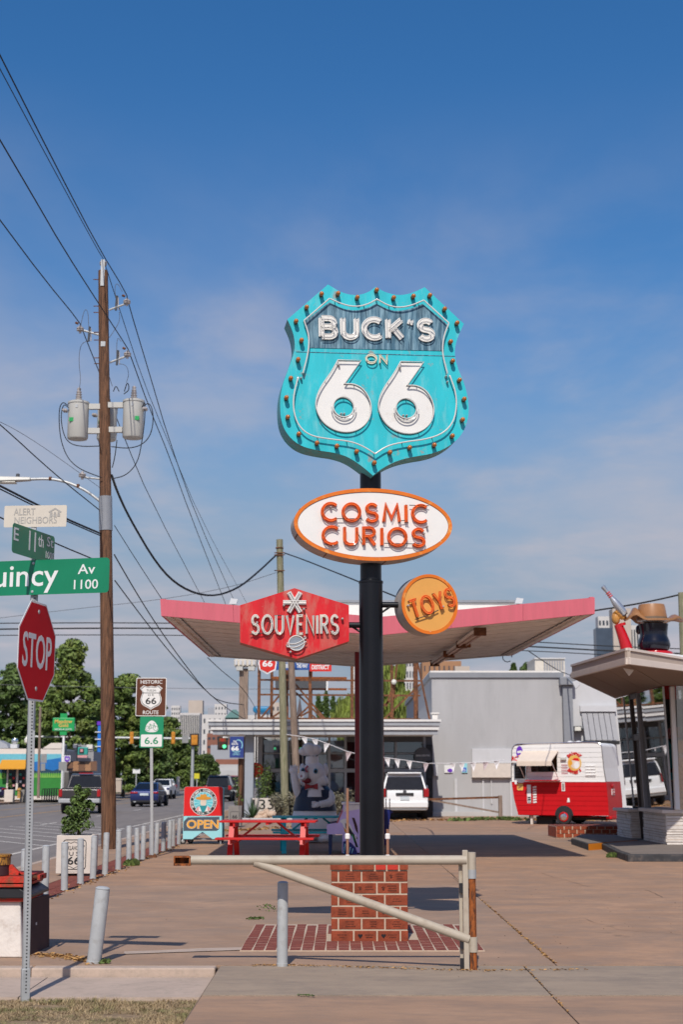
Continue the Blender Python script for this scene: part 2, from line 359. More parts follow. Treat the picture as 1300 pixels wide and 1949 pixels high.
mat('rust_dark', (.12, .048, .022), .85, var=.3, scale=5, col2=(.24, .09, .035), mixlo=.5, mixhi=.65, bump=.2)
mat('galvanised', (.42, .43, .43), .5, .3, var=.10, scale=8)
mat('bollard_grey', (.40, .41, .41), .5, var=.08, scale=5, col2=(.27, .255, .235), mixlo=.5, mixhi=.74, rust=.655, rcol=(.22, .19, .16), rscale=6)
mat('wood_pole', (.175, .085, .045), .9, var=.5, scale=6, col2=(.06, .032, .02), mixlo=.48, mixhi=.58, stretch=(7, 7, .16), bump=.5, bscale=14)
mat('wood_grey_green', (.25, .23, .15), .9, var=.3, scale=4, col2=(.17, .17, .09), mixlo=.46, mixhi=.62, stretch=(4, 4, .4), bump=.4, bscale=12)
mat('wood_grey', (.27, .20, .155), .9, var=.3, scale=4, col2=(.18, .13, .10), mixlo=.46, mixhi=.62, stretch=(4, 4, .3), bump=.4, bscale=12)
mat('pink_paint', (.585, .120, .155), .55, var=.07, scale=2.5, col2=(.50, .12, .14), mixlo=.52, mixhi=.75, stretch=(2.5, 2.5, .35), rust=.70, rcol=(.36, .12, .10), rscale=3)
mat('soffit_white', (.76, .72, .68), .6, var=.06, scale=2, col2=(.50, .45, .40), mixlo=.5, mixhi=.75)
mat('roof_white', (.72, .69, .64), .7, var=.08, scale=2)
mat('copper_tube', (.42, .22, .14), .35, .5, var=.15)
mat('maroon', (.16, .012, .022), .4, var=.1)
mat('stop_red', (.60, .006, .014), .6, var=.06, scale=2, spec=.12)
mat('sign_white', (.76, .76, .74), .4, var=.03)
mat('street_green', (.005, .20, .095), .35, var=.08, scale=3, spec=.5)
mat('sign_back', (.30, .30, .29), .5, .4, var=.08)
mat('faded_sign', (.62, .56, .47), .6, var=.06, scale=5)
mat('faded_letter', (.38, .36, .33), .7)
mat('brown_sign', (.105, .032, .012), .45, var=.05)
mat('bike_green', (.012, .26, .12), .4, var=.05)
mat('ink_black', (.02, .02, .022), .6)
mat('transformer_grey', (.50, .49, .45), .4, var=.04, scale=3)
mat('porcelain', (.42, .38, .36), .25, var=.1)
mat('cable_black', (.012, .012, .014), .7)
mat('cable_grey', (.10, .10, .11), .6)
mat('planter_white', (.62, .55, .48), .9, var=.08, scale=5, bump=.2, rust=.68, rcol=(.3, .24, .18), rscale=5)
mat('planter_grey', (.24, .22, .20), .9, var=.1, scale=5)
mat('leaf_dark', (.085, .135, .028), .55, var=.3, scale=4, island=.55)
mat('leaf_tree', (.105, .155, .030), .6, var=.25, scale=.35, col2=(.15, .185, .034), mixlo=.5, mixhi=.62, island=.5)
mat('leaf_tree_deep', (.078, .125, .028), .6, var=.3, scale=.35, col2=(.105, .145, .032), mixlo=.5, mixhi=.65, island=.5)
mat('leaf_willow', (.16, .20, .035), .6, var=.25, scale=.5, island=.45)
mat('leaf_agave', (.06, .11, .045), .5, var=.2, scale=6, island=.3)
mat('leaf_scrub', (.18, .165, .11), .8, var=.3, scale=6, island=.45)
mat('bark', (.10, .075, .05), .95, var=.3, scale=5, stretch=(4, 4, .5), bump=.5)
mat('rock', (.50, .36, .26), .95, var=.25, scale=4, bump=.5, bscale=12)
mat('table_red', (.52, .018, .016), .42, var=.08, scale=6)
mat('table_teal', (.018, .40, .44), .42, var=.1, scale=6)
mat('sign_red_gloss', (.66, .010, .010), .35, var=.03)
mat('sky_blue_paint', (.30, .63, .68), .4, var=.03)
mat('slate_blue', (.055, .075, .105), .5)
mat('orange_letter', (.74, .34, .03), .45)
mat('cyan_flat', (.10, .50, .58), .45)
mat('skin_print', (.68, .56, .46), .5)
mat('hat_print', (.62, .27, .02), .5)
mat('teal_print', (.01, .25, .28), .5)
mat('rubber', (.018, .018, .02), .8)
mat('lavender', (.56, .46, .76), .5, var=.08, scale=3)
mat('royal_blue', (.010, .018, .15), .4, var=.3, scale=5)
mat('navy_flat', (.012, .03, .09), .5)
mat('wall_paint', (.55, .55, .56), .8, var=.04, scale=.8, col2=(.48, .48, .48), mixlo=.5, mixhi=.8)
mat('concrete_wall', (.45, .44, .43), .85, var=.06, scale=1.5)
mat('trim_grey', (.24, .25, .27), .5, var=.06)
mat('trim_dark', (.075, .078, .085), .5, var=.1)
mat('frame_grey', (.33, .36, .40), .45, var=.06)
mat('eave_white', (.70, .68, .65), .6, var=.06, scale=1)
mat('eave_grey', (.33, .345, .37), .6, var=.06)
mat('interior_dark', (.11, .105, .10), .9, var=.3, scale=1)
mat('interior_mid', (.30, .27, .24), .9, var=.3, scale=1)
mat('stone_white', (.66, .60, .55), .95, var=.12, scale=6, bump=.6, bscale=14, island=.12)
mat('beige_fascia', (.44, .36, .30), .6, var=.05, scale=2)
mat('cream_trim', (.66, .57, .50), .6, var=.06, scale=2)
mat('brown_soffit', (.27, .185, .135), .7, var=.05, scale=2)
mat('dark_frame', (.065, .052, .046), .5, var=.1)
mat('hat_tan', (.33, .155, .062), .4, var=.15, scale=3, coat=.15)
mat('hat_band', (.17, .12, .08), .4)
mat('gloss_navy', (.006, .006, .012), .12, var=.2, scale=3, coat=.25)
mat('gloss_red', (.50, .008, .012), .15, coat=.6, var=.05)
mat('glove_tan', (.50, .23, .055), .3, coat=.3, var=.1)
mat('silver', (.55, .55, .56), .25, .7, var=.08, scale=5)
mat('trailer_white', (.78, .76, .73), .5, var=.03, scale=3)
mat('trailer_red', (.52, .006, .010), .5, var=.06, scale=3, spec=.2)
mat('awning_cream', (.70, .58, .47), .7, var=.05)
mat('wood_inside', (.34, .19, .09), .7, var=.2)
mat('kerb_black', (.045, .045, .048), .85, var=.3, scale=5, col2=(.12, .10, .09), mixlo=.5, mixhi=.7)
mat('kerb_top', (.20, .165, .14), .9, var=.15, scale=3)
mat('orange_kerb', (.62, .20, .01), .7, var=.1, scale=6)
mat('car_grey', (.055, .050, .050), .3, .3, var=.05, coat=.5)
mat('car_blue', (.018, .030, .12), .25, .3, var=.05, coat=.6)
mat('car_white', (.78, .78, .77), .3, var=.02, coat=.5)
mat('car_black', (.015, .016, .022), .25, .2, var=.05, coat=.6)
mat('car_purple', (.035, .03, .10), .25, .3, coat=.6)
mat('car_glass', (.010, .012, .015), .05, spec=.3, var=.2)
mat('tail_red', (.35, .008, .010), .2, spec=.6)
mat('bumper_grey', (.28, .28, .28), .4, .3)
mat('plate', (.55, .60, .62), .5)
mat('billboard_blue', (.012, .07, .27), .5, var=.1)
mat('billboard_red', (.60, .02, .012), .5, var=.06)
mat('banner_blue', (.02, .045, .21), .55, var=.1)
mat('signal_amber', (.55, .22, .02), .5, var=.1)
mat('lens_red', (.30, .03, .015), .4)
mat('lens_dark', (.05, .02, .012), .5)
mat('lens_green', (.10, .85, .35), .4, emit=.9)
mat('meadow_green', (.012, .33, .085), .45)
mat('meadow_gold', (.72, .42, .10), .5)
mat('mural_cyan', (.14, .46, .56), .7); mat('mural_blue', (.012, .15, .44), .7); mat('mural_green', (.03, .22, .035), .7)
mat('mural_lime', (.20, .42, .07), .7); mat('mural_navy', (.012, .05, .09), .7)
mat('awning_orange', (.62, .28, .02), .7, var=.05); mat('awning_brown', (.30, .155, .075), .7, var=.1); mat('awning_rib', (.15, .075, .04), .7)
mat('stucco_pale', (.70, .63, .56), .9, var=.05); mat('stucco_grey', (.32, .315, .32), .9, var=.06)
mat('tv_teal', (.03, .30, .25), .5); mat('tv_pink', (.62, .30, .30), .5)
mat('neon_blue_sign', (.015, .16, .55), .4)
mat('tower_beige', (.50, .42, .35), .8, var=.06, scale=.2); mat('tower_pale', (.58, .55, .52), .8, var=.05, scale=.2)
mat('tower_brick', (.36, .19, .10), .85, var=.08, scale=.3); mat('tower_glass', (.06, .08, .11), .25, var=.15, scale=.3); mat('tower_window', (.05, .06, .075), .3, var=.2)
mat('tower_grey', (.33, .34, .37), .7, var=.06, scale=.2); mat('brick_far', (.26, .11, .075), .9, var=.1, scale=.5)
mat('copper_green', (.10, .19, .17), .6, var=.1); mat('spire_slate', (.11, .085, .085), .7); mat('tarp_blue', (.01, .18, .36), .5)
mat('inflatable', (.82, .80, .81), .5, var=.05, scale=2); mat('inflatable_navy', (.018, .024, .05), .45, var=.15); mat('pig_mouth', (.20, .012, .025), .5)
mat('pig_pink', (.42, .12, .15), .5); mat('eye_blue', (.04, .22, .38), .3); mat('bow_red', (.36, .03, .035), .5)
mat('box_green', (.52, .60, .54), .7); mat('cloth_blue', (.01, .10, .42), .8); mat('cloth_black', (.02, .02, .024), .9)
mat('khaki', (.36, .25, .16), .9); mat('skin', (.45, .25, .17), .6); mat('hair', (.03, .02, .015), .7)
mat('yellow_sign', (.62, .55, .03), .5); mat('lamp_glass', (.7, .68, .6), .4); mat('pennant', (.74, .72, .72), .7); mat('pennant_pink', (.55, .46, .47), .7)
mat('purple_print', (.14, .03, .45), .5); mat('handicap_blue', (.015, .09, .50), .5); mat('iron_black', (.012, .012, .013), .5)
mat('fence_dark', (.03, .035, .03), .7); mat('paper', (.7, .68, .66), .8)
mat('rusty_red', (.50, .028, .012), .7, var=.2, scale=8, col2=(.22, .055, .025), mixlo=.46, mixhi=.6, bump=.4, bscale=30, rust=.62, rcol=(.09, .03, .02), rscale=12)
mat('rusty_orange', (.42, .20, .03), .7, var=.3, scale=14, col2=(.07, .035, .02), mixlo=.48, mixhi=.58, stretch=(3, 3, 1))
mat('pier_white', (.68, .62, .56), .9, var=.08, scale=6, col2=(.5, .42, .36), mixlo=.55, mixhi=.75, bump=.3, bscale=25, rust=.70, rcol=(.2, .15, .12), rscale=14)
mat('dark_maroon', (.05, .018, .020), .7, var=.2); mat('black_steel', (.02, .02, .023), .45, var=.2, scale=5)
mat('hill_green', (.05, .075, .03), .9, var=.2, scale=.05); mat('far_ground', (.20, .17, .14), .95, var=.15, scale=.05)
glass('window_glass', (.70, .74, .74), .14); glass('shop_glass', (.74, .78, .78), .40)
# painted brick relief for the big wall
def brickwall(name, col, bw, bh, mort):
    m = mat(name, col, .8, var=.05, scale=1.2, col2=tuple(x * .86 for x in col), mixlo=.5, mixhi=.78, stretch=(1, 1, .22), rust=.715, rcol=(.33, .31, .29), rscale=1.6); t = m.node_tree; b = t.nodes['Principled BSDF']
    c = N(t, 'ShaderNodeTexCoord'); s = N(t, 'ShaderNodeSeparateXYZ'); x = N(t, 'ShaderNodeMath', operation='ADD'); k = N(t, 'ShaderNodeCombineXYZ')
    t.links.new(c.outputs['Object'], s.inputs[0]); t.links.new(s.outputs[0], x.inputs[0]); t.links.new(s.outputs[1], x.inputs[1])
    t.links.new(x.outputs[0], k.inputs[0]); t.links.new(s.outputs[2], k.inputs[1])
    bt = N(t, 'ShaderNodeTexBrick'); bt.inputs['Scale'].default_value = 1; bt.inputs['Brick Width'].default_value = bw; bt.inputs['Row Height'].default_value = bh
    bt.inputs['Mortar Size'].default_value = mort; bt.inputs['Mortar Smooth'].default_value = .4; bt.inputs['Color1'].default_value = (1, 1, 1, 1); bt.inputs['Color2'].default_value = (.8, .8, .8, 1); bt.inputs['Mortar'].default_value = (0, 0, 0, 1)
    t.links.new(k.outputs[0], bt.inputs['Vector']); bp = N(t, 'ShaderNodeBump'); bp.inputs['Strength'].default_value = .16; bp.inputs['Distance'].default_value = .010
    t.links.new(bt.outputs['Color'], bp.inputs['Height']); t.links.new(bp.outputs[0], b.inputs['Normal'])
brickwall('painted_brick', (.41, .405, .405), .42, .14, .014)
mat('scuff', (.42, .33, .27), .9, var=.2, scale=6, col2=(.32, .21, .15), mixlo=.48, mixhi=.55, detail=9)
mat('oil_stain', (.16, .115, .09), .85, var=.2, scale=3, col2=(.30, .19, .135), mixlo=.46, mixhi=.56, detail=9)
# ================================================================ ground and road
def structure(name, mb, m, parent=None, **k):
    return mb.build(name, m, parent, kind=None if parent else 'structure', smooth=0, **k)
structure('ground', MB().box(-3000, 3000, -200, 5000, -.5, -.30), 'far_ground')
structure('road', MB().box(-22.4, -5.80, -30, 900, -.29, -.14), 'asphalt')
lot = structure('parking_lot', MB().box(-4.4, 45, 12.47, 72, -.28, -.02), 'joint_dirt')
xs = [-3.86, 1.82, 7.6, 14, 26, 45]; ys = [12.50, 21.6, 30.5, 43, 57, 72]
for i in range(5):
    for j in range(5):
        g = .005
        structure('slab', MB().box(xs[i] + g, xs[i + 1] - g, ys[j] + g, ys[j + 1] - g, -.03, random.uniform(-.002, .002)), 'lot_concrete' if (i + j) % 3 else 'lot_slab_grey', lot)
walk = structure('street_sidewalk', MB().box(-5.66, -4.405, 12.47, 140, -.28, -.03), 'joint_dirt')
y = 12.5
while y < 138:
    structure('slab', MB().box(-5.655, -4.41, y + .008, y + 2.4 - .008, -.03, .003), 'lot_slab_grey', walk); y += 2.4
structure('kerb', MB().box(-5.80, -5.67, -30, 140, -.285, .002), 'walk_concrete')
strip = structure('brick_strip', MB().box(-4.40, -3.875, 12.5, 58, -.02, -.008), 'mortar')
mbs = MB(); k = 0
for r_ in range(220):
    yy = 17.2 + r_ * .115
    if yy > 40: break
    for c_ in range(2):
        x0 = -4.39 + c_ * .255 ; q = MB().box(x0, x0 + .245, yy, yy + .105, -.008, .002 + random.random() * .003)
        if k < 280: structure('brick', q, 'paver_red', strip); k += 1
        else: mbs.add(q.v, q.f)
mbs.build('brick_paving', 'paver_red', strip, smooth=0, kind='stuff')
# front sidewalk, apron, gutter, grass strip
fw = structure('front_sidewalk', MB().box(-9, -1.045, 11.18, 12.30, -.28, -.10), 'joint_dirt')
for a, b in ((-9, -5.2), (-5.19, -3.8), (-3.785, -2.445), (-2.435, -1.055)):
    structure('slab', MB().box(a, b, 11.19, 12.29, -.1, -.07), 'walk_concrete', fw)
kb = structure('lot_kerb', MB().box(-9, -1.05, 12.305, 12.46, -.28, -.01), 'joint_dirt')
for a, b in ((-9, -5.2), (-5.19, -2.60), (-2.585, -1.055)):
    structure('kerb_stone', MB().box(a, b, 12.30, 12.465, -.12, .002), 'walk_concrete', kb, bevel=.012)
ap = structure('driveway_apron', MB().box(-1.04, 45, 9.0, 12.49, -.28, -.025), 'joint_dirt')
for a, b in ((-1.02, 1.53), (1.542, 7.2), (7.21, 15), (15.02, 45)):
    structure('slab', MB().box(a, b, 10.83, 12.485, -.03, -.003), 'apron_grey', ap)
    structure('slab', MB().box(a, b, 6, 10.81, -.03, -.008), 'gutter_brown', ap)
structure('verge_soil', MB().box(-9, -1.05, 10.0, 11.17, -.28, -.095), 'soil')
structure('front_kerb', MB().box(-9, -1.05, 9.0, 9.99, -.28, -.08), 'walk_concrete', bevel=.01)
gm = MB(); rr = random.Random(3)
for i in range(26000):
    x = -3.6 + rr.random() * 2.58; y = 9.97 + rr.random() * 1.24; h = .014 + rr.random() * .034 * (.45 + .55 * math.sin(x * 3.1 + 1) * math.sin(y * 4.3 + x)); a = rr.random() * 6.28; l = .02 + rr.random() * .03
    if math.sin(x * 5.1) * math.sin(y * 9 + x) > .72: continue
    w_ = .0025; dx, dy = math.cos(a), math.sin(a); b0 = V((x, y, -.097)); t0 = b0 + V((dx * l, dy * l, h))
    gm.add([b0 + V((-dy * w_, dx * w_, 0)), b0 + V((dy * w_, -dx * w_, 0)), t0], [(0, 1, 2)])
o = gm.build('grass', 'grass_blade', smooth=0, origin=(-2.3, 10.3, -.1), kind='stuff'); o['label'] = 'dry tan verge grass in front of the pale sidewalk'
# road paint
def paint(name, pts, m='road_paint', z=-.136):
    structure(name, MB().add([(p[0], p[1], z) for p in pts], [tuple(range(len(pts)))]), m)
def stripe(x0, y0, x1, y1, w_=.12, m='road_paint', n='painted_line'):
    d = V((x1 - x0, y1 - y0)).normalized(); q = V((-d.y, d.x)) * (w_ / 2)
    paint(n, [(x0 + q.x, y0 + q.y), (x0 - q.x, y0 - q.y), (x1 - q.x, y1 - q.y), (x1 + q.x, y1 + q.y)], m)
stripe(-7.5, 22, -7.5, 36.6); stripe(-7.5, 52, -7.5, 92)
for k in range(7): stripe(-7.6, 37.2 + k * 2.1, -12.0 , 44 + k * 2.1 , .11)
stripe(-7.5, 36.6, -7.5, 50, .11)
for k in range(8): stripe(-7.5, 54 + k * 3.4, -5.95, 57.4 + k * 3.4, .11)
for k in range(9): stripe(-11.2, 30 + k * 12, -11.2, 33 + k * 12, .11)
stripe(-15.1, -5, -15.1, 240, .13, 'yellow_paint'); stripe(-18.6, -5, -18.6, 240, .13, 'yellow_paint')
structure('far_sidewalk', MB().box(-34, -22.4, -30, 260, -.29, -.01), 'lot_slab_grey')
# marks on the lot: pale seam line, weeds in the joints, stones
def sheet(name, pts, m, z=.006): structure(name, MB().add([(p.x, p.y, z) for p in pts], [tuple(range(len(pts)))]), m)
sheet('seam_patch', [G(235, 1817), G(462, 1809), G(462, 1804), G(380, 1806), G(300, 1810), G(236, 1812)], 'walk_concrete')
def crumbs(name, path, n, m, s=(.008, .03), spread=.05, lab=None, hgt=1.0):
    q = MB(); r = random.Random(len(name) + n)
    for i in range(n):
        t = r.random() * (len(path) - 1); k = int(t); p = path[k].lerp(path[min(k + 1, len(path) - 1)], t - k) + V((r.gauss(0, spread), r.gauss(0, spread), .003))
        z = s[0] + r.random() * (s[1] - s[0]); a = r.random() * 6.28; d = V((math.cos(a), math.sin(a), 0)) * z; e = V((-d.y, d.x, 0)) * .3
        q.add([p + d + V((0, 0, z * .4 * hgt)), p - d + V((0, 0, .002)), p + e + V((0, 0, z * .6 * hgt)), p - e], [(0, 2, 1), (0, 1, 3), (0, 3, 2), (1, 2, 3)])
    o = q.build(name, m, smooth=0, kind='stuff'); o['label'] = lab or name.replace('_', ' '); return o
crumbs('dry_weeds', [V((1.82, 12.6, 0)), V((1.82, 14, 0)), V((1.82, 15.5, 0)), V((1.82, 19, 0))], 260, 'dry_weed', (.006, .020), .009, 'dry straw coloured weeds in the lot joint right of the gate')
crumbs('dry_weeds', [G(75, 1818), G(130, 1822), G(180, 1832)], 380, 'dry_weed', (.008, .03), .06, 'dry straw litter along the kerb by the leaning bollard')
crumbs('dry_weeds', [G(480, 1838), G(560, 1838), G(700, 1842), G(900, 1848), G(1120, 1846)], 420, 'dry_weed', (.006, .018), .022, 'dry straw litter along the edge of the lot under the gate')
crumbs('dry_weeds', [V((1.536, 12.4, 0)), V((1.536, 11.2, 0)), V((1.536, 10, 0))], 90, 'dry_weed', (.005, .014), .006, 'dry straw in the apron joint at the bottom right')
crumbs('weed_patch', [G(190, 1832), G(200, 1834)], 60, 'green_weed', (.01, .03), .03, 'small green weed at the foot of the leaning bollard', 2)
crumbs('weed_patch', [G(480, 1750), G(492, 1748)], 110, 'green_weed', (.008, .024), .045, 'small green weed left of the brick pad', 1.5)
crumbs('weed_patch', [G(508, 1722), G(518, 1735)], 50, 'green_weed', (.008, .02), .05, 'two thin weeds in the lot behind the grey bollard', 1.5)
crumbs('weed_patch', [G(568, 1894), G(596, 1896)], 70, 'leaf_dark', (.006, .016), .012, 'flat dark weed on the apron edge', .8)
crumbs('weed_patch', [G(1160, 1632), G(1172, 1632)], 90, 'green_weed', (.02, .06), .03, 'green weed growing at the black kerb', 3)
crumbs('gravel', [G(460, 1760), G(700, 1700), G(1000, 1700), G(1250, 1720), G(1180, 1800), G(700, 1830)], 160, 'joint_dirt', (.004, .012), .7, 'small dark grit scattered over the lot')
crumbs('weed_patch', [G(246, 1648), G(256, 1646)], 120, 'green_weed', (.02, .07), .05, 'green weed at the foot of the bollards', 3)
crumbs('gravel', [G(390, 1585), G(500, 1578), G(760, 1562), G(975, 1560), G(1150, 1563)], 700, 'dry_weed', (.03, .09), .25, 'dry grass fringe along the far edge of the lot', 1.2)
crumbs('weed_patch', [G(860, 1563), G(960, 1560), G(985, 1562)], 260, 'green_weed', (.04, .12), .2, 'green grass tufts at the foot of the far gate post', 2)

# ================================================================ bollards
def bollard(p, h, r, label, lean=None, dark=False):
    o = T('bollard', label, 'bollard', p, 'grey steel bollards round the lot'); top = V(p) + V(lean or (0, 0, h)); d = (top - V(p)).normalized()
    m = MB().tube([V(p) - d * .03, V(p) + d * .02, V(p) + d * .022, top - d * .02, top - d * .005], [r * 1.06, r * 1.06, r, r, r * .93], 18)
    m.build('post', 'bollard_grey', o)
    MB().lathe(top - d * .006, [(r * 1.02, 0), (r * 1.0, .006), (r * .7, .016), (r * .05, .02)], 18, d).build('cap', 'bollard_grey', o)
    if dark: MB().tube([V(p) + V((0, 0, h * .35)), V(p) + V((0, 0, h * .97))], r * 1.1, 16).build('sleeve', 'trim_grey', o)
    return o
bollard(G(537, 1838), .68, .046, 'straight grey bollard between the kerb and the gate arm')
b0 = G(178, 1833); tp = P(195, 1690, b0.y - .02)
bollard(b0, .7, .062, 'thick grey bollard leaning to the right at the end of the kerb', tp - b0)
names = 'first second third fourth fifth sixth seventh eighth ninth tenth eleventh twelfth thirteenth fourteenth fifteenth sixteenth'.split()
for i, (py, ty) in enumerate(((1727, 1617), (1710, 1610), (1695, 1604), (1682, 1597), (1673, 1592), (1665, 1586), (1655, 1581), (1647, 1573), (1640, 1577), (1636, 1573), (1629, 1571), (1625, 1567), (1620, 1565), (1615, 1562), (1611, 1561), (1607, 1559))):
    y_ = G(650, py).y; p = V((-3.9 + random.uniform(-.025, .025), y_, 0)); t = P(650, ty, y_).z
    bollard(p, min(.74, max(.6, t)), .049, '%s grey bollard, counted from the near end, in the row along the brick strip' % names[i], (random.uniform(-.02, .02), random.uniform(-.02, .02), min(.74, max(.6, t))), i == 12)

# ================================================================ gate arm
D = 12.23; g = T('barrier_gate', 'cream painted pipe barrier gate with a rusty hinge post', 'gate', (1.06, D, 0))
gz = P(650, 1637, D).z; r = .039
MB().cyl(P(360, 1637, D), P(888, 1637, D), r, n=18).build('top_bar', 'gate_paint', g)
MB().cyl(P(484, 1641, D), P(893, 1788, D), r * .95, n=18).build('brace', 'gate_paint', g)
x0, x1, z0, z1 = rect(331, 1629, 363, 1646, D); q = MB()
th = .012
for a in ((x0, x1, D - .04, D - .04 + th, z0, z1), (x0, x1, D + .03, D + .03 + th, z0, z1)): q.box(*a)
q.box(x0, x1, D - .04, D + .042, z1, z1 + th); q.box(x0, x1, D - .04, D + .042, z0 - th, z0)
q = MB(); q.box(x0, x1, D + .03, D + .042, z0, z1); q.box(x0, x1, D - .045, D + .042, z1 - th, z1); q.box(x0, x1, D - .045, D + .042, z0 - .006, z0 + th); q.box(x1 - th, x1, D - .045, D + .03, z0 + th, z1 - th); q.box(x0, x0 + th, D - .045, D + .03, z0 + th, z1 - th)
q.build('latch_socket', 'rust', g)
xp = P(900, 1730, D).x; zt = P(900, 1622, D).z
MB().cyl((xp, D, -.05), (xp, D, P(900, 1660, D).z), .030, n=16).build('hinge_post', 'rust', g)
MB().cyl((xp, D, P(900, 1657, D).z), (xp, D, zt), .034, n=16).build('hinge_sleeve', 'gate_paint', g)
MB().cyl((xp, D, P(900, 1672, D).z), (xp, D, P(900, 1655, D).z), .036, n=16).build('collar', 'galvanised', g)
MB().cyl((xp, D, P(900, 1812, D).z), (xp, D, P(900, 1783, D).z), .037, n=16).build('collar', 'gate_paint', g)
xq = P(887, 1730, D).x
MB().box(xq - .022, xq + .022, D - .02, D + .03, -.04, P(887, 1618, D).z).build('upright', 'gate_paint', g, bevel=.004)
for py in (1690, 1797, 1833): MB().box(xq - .052, xq - .023, D - .012, D + .02, P(887, py + 9, D).z, P(887, py - 9, D).z).build('hinge_lug', 'black_steel', g)
xr = P(879, 1730, D).x; MB().box(xr - .016, xr + .012, D + .033, D + .06, -.04, P(880, 1630, D).z).build('stop_post', 'gate_paint', g, bevel=.003)

# ================================================================ brick pad and pedestal
pad = structure('brick_pad', MB().box(-.93, 1.31, 13.47, 15.82, -.02, .0085), 'mortar')
px0, px1, py0, py1 = -.10, .645, 14.22, 14.965
nc, nr = 20, 11; cw = 2.24 / nc; rh = 2.35 / nr
for c_ in range(nc):
    for r_ in range(nr):
        ax = -.93 + c_ * cw; ay = 13.47 + (r_ - (.5 if c_ % 2 else 0)) * rh; by = min(ay + rh, 15.82); ay = max(ay, 13.47)
        if ay > py0 - .02 and by < py1 + .02 and ax + cw > px0 and ax < px1: continue
        if by - ay < .05: continue
        jx = .007 + .004 * math.sin(ay * 3)
        structure('brick', MB().box(ax + jx, ax + cw - jx, ay + .010, by - .010, .002, .0092 + random.random() * .0016), 'paver_red', pad)
ped = T('brick_pedestal', 'square brick pedestal of engraved bricks under the tall sign pole', 'pedestal', (.27, 14.59, 0))
hb = .112; H6 = 6 * hb
MB().box(px0 + .005, px1 - .005, py0 + .005, py1 - .005, 0, H6 + .09).build('mortar_core', 'mortar', ped, smooth=0)
W = px1 - px0; rr = random.Random(5)
for fi, fr in enumerate((Fr((px0, py0, 0), (1, 0, 0)), Fr((px1, py0, 0), (0, 1, 0)), Fr((px0, py1, 0), (0, -1, 0)), Fr((px1, py1, 0), (-1, 0, 0)))):
    for k in range(6):
        z0 = k * hb + .008; z1 = z0 + hb - .016; full = .211; gp = .015
        st = []; x = 0.0
        if k % 2: st.append((0, .062)); x = .062 + gp
        while x < W - .03:
            e = min(x + full, W); st.append((x, e)); x = e + gp
        if fi % 2: st = [(a + (.016 if a == 0 else 0), b - (.016 if b == W else 0)) for a, b in st]
        for a, b in st:
            br = MB().loft([fr.pt(a, z0, -.05), fr.pt(b, z0, -.05), fr.pt(b, z1, -.05), fr.pt(a, z1, -.05)], [fr.pt(a, z0, c0 := rr.uniform(-.001, .002)), fr.pt(b, z0, c0), fr.pt(b, z1, c0), fr.pt(a, z1, c0)]).build('brick', 'brick_red', ped, smooth=0, bevel=.003)
            if fi == 0 and b - a > .15:
                e = MB(); mx = (a + b) / 2; heart = (k == 0 and a > .15) or (k == 2 and a > .4); paw = rr.random() < .35 and not heart
                lines = 3 if rr.random() < .6 else 2; off = .035 if (heart or paw) else 0
                for li in range(lines):
                    lw = rr.uniform(.025, .045); zc = (z0 + z1) / 2 + (li - (lines - 1) / 2) * -.022
                    x = mx + off - lw
                    while x < mx + off + lw:
                        ww = rr.uniform(.004, .012); e.box(0, 1, 0, 1, 0, 1); e.v[-8:] = [fr.pt(x + (p.x) * ww, zc + (p.z - .5) * .008, .0025 + .001 * p.y) for p in e.v[-8:]]; x += ww + .004
                if heart:
                    hp = [(mx - .05 + .022 * t[0], (z0 + z1) / 2 + .022 * t[1]) for t in [(0, -1)] + arc(.5, .35, .5, .5, -20, 180, 8) + arc(-.5, .35, .5, .5, 0, 200, 8)]
                    fill([hp], .0025, .004, fr).build('engraved_heart', 'engraving_black', br, smooth=0)
                if paw:
                    for (dx, dz, rr_) in ((0, -.008, .011), (-.014, .008, .005), (-.003, .013, .005), (.010, .009, .005)):
                        fill([arc(mx - .05 + dx, (z0 + z1) / 2 + dz, rr_, rr_, 0, 330, 8)], .0025, .004, fr, e)
                e.build('engraved_words', 'engraving', br, smooth=0)
# cap course of headers, two of them bright red
cz0, cz1 = H6 + .006, H6 + .105
q0x, q1x = px0 - .018, px1 + .012
cuts = [q0x, .092, .325, .440, .560, q1x]
for i in range(5):
    MB().box(cuts[i] + .008, cuts[i + 1] - .008, py0 - .018, py0 + .18, cz0, cz1).build('brick', 'brick_bright' if i in (2, 3) else 'brick_red', ped, smooth=0, bevel=.003)
for i in range(5):
    a = q0x + i * (q1x - q0x) / 5; MB().box(a + .008, a + (q1x - q0x) / 5 - .008, py0 + .20, py0 + .48, cz0, cz1).build('brick', 'brick_red', ped, smooth=0)
    MB().box(a + .008, a + (q1x - q0x) / 5 - .008, py0 + .50, py1 + .018, cz0, cz1).build('brick', 'brick_red', ped, smooth=0)
MB().box(px0 + .02, px1 - .02, py0 + .03, py1 - .03, H6 + .05, cz1 - .012).build('mortar_bed', 'mortar', ped, smooth=0)

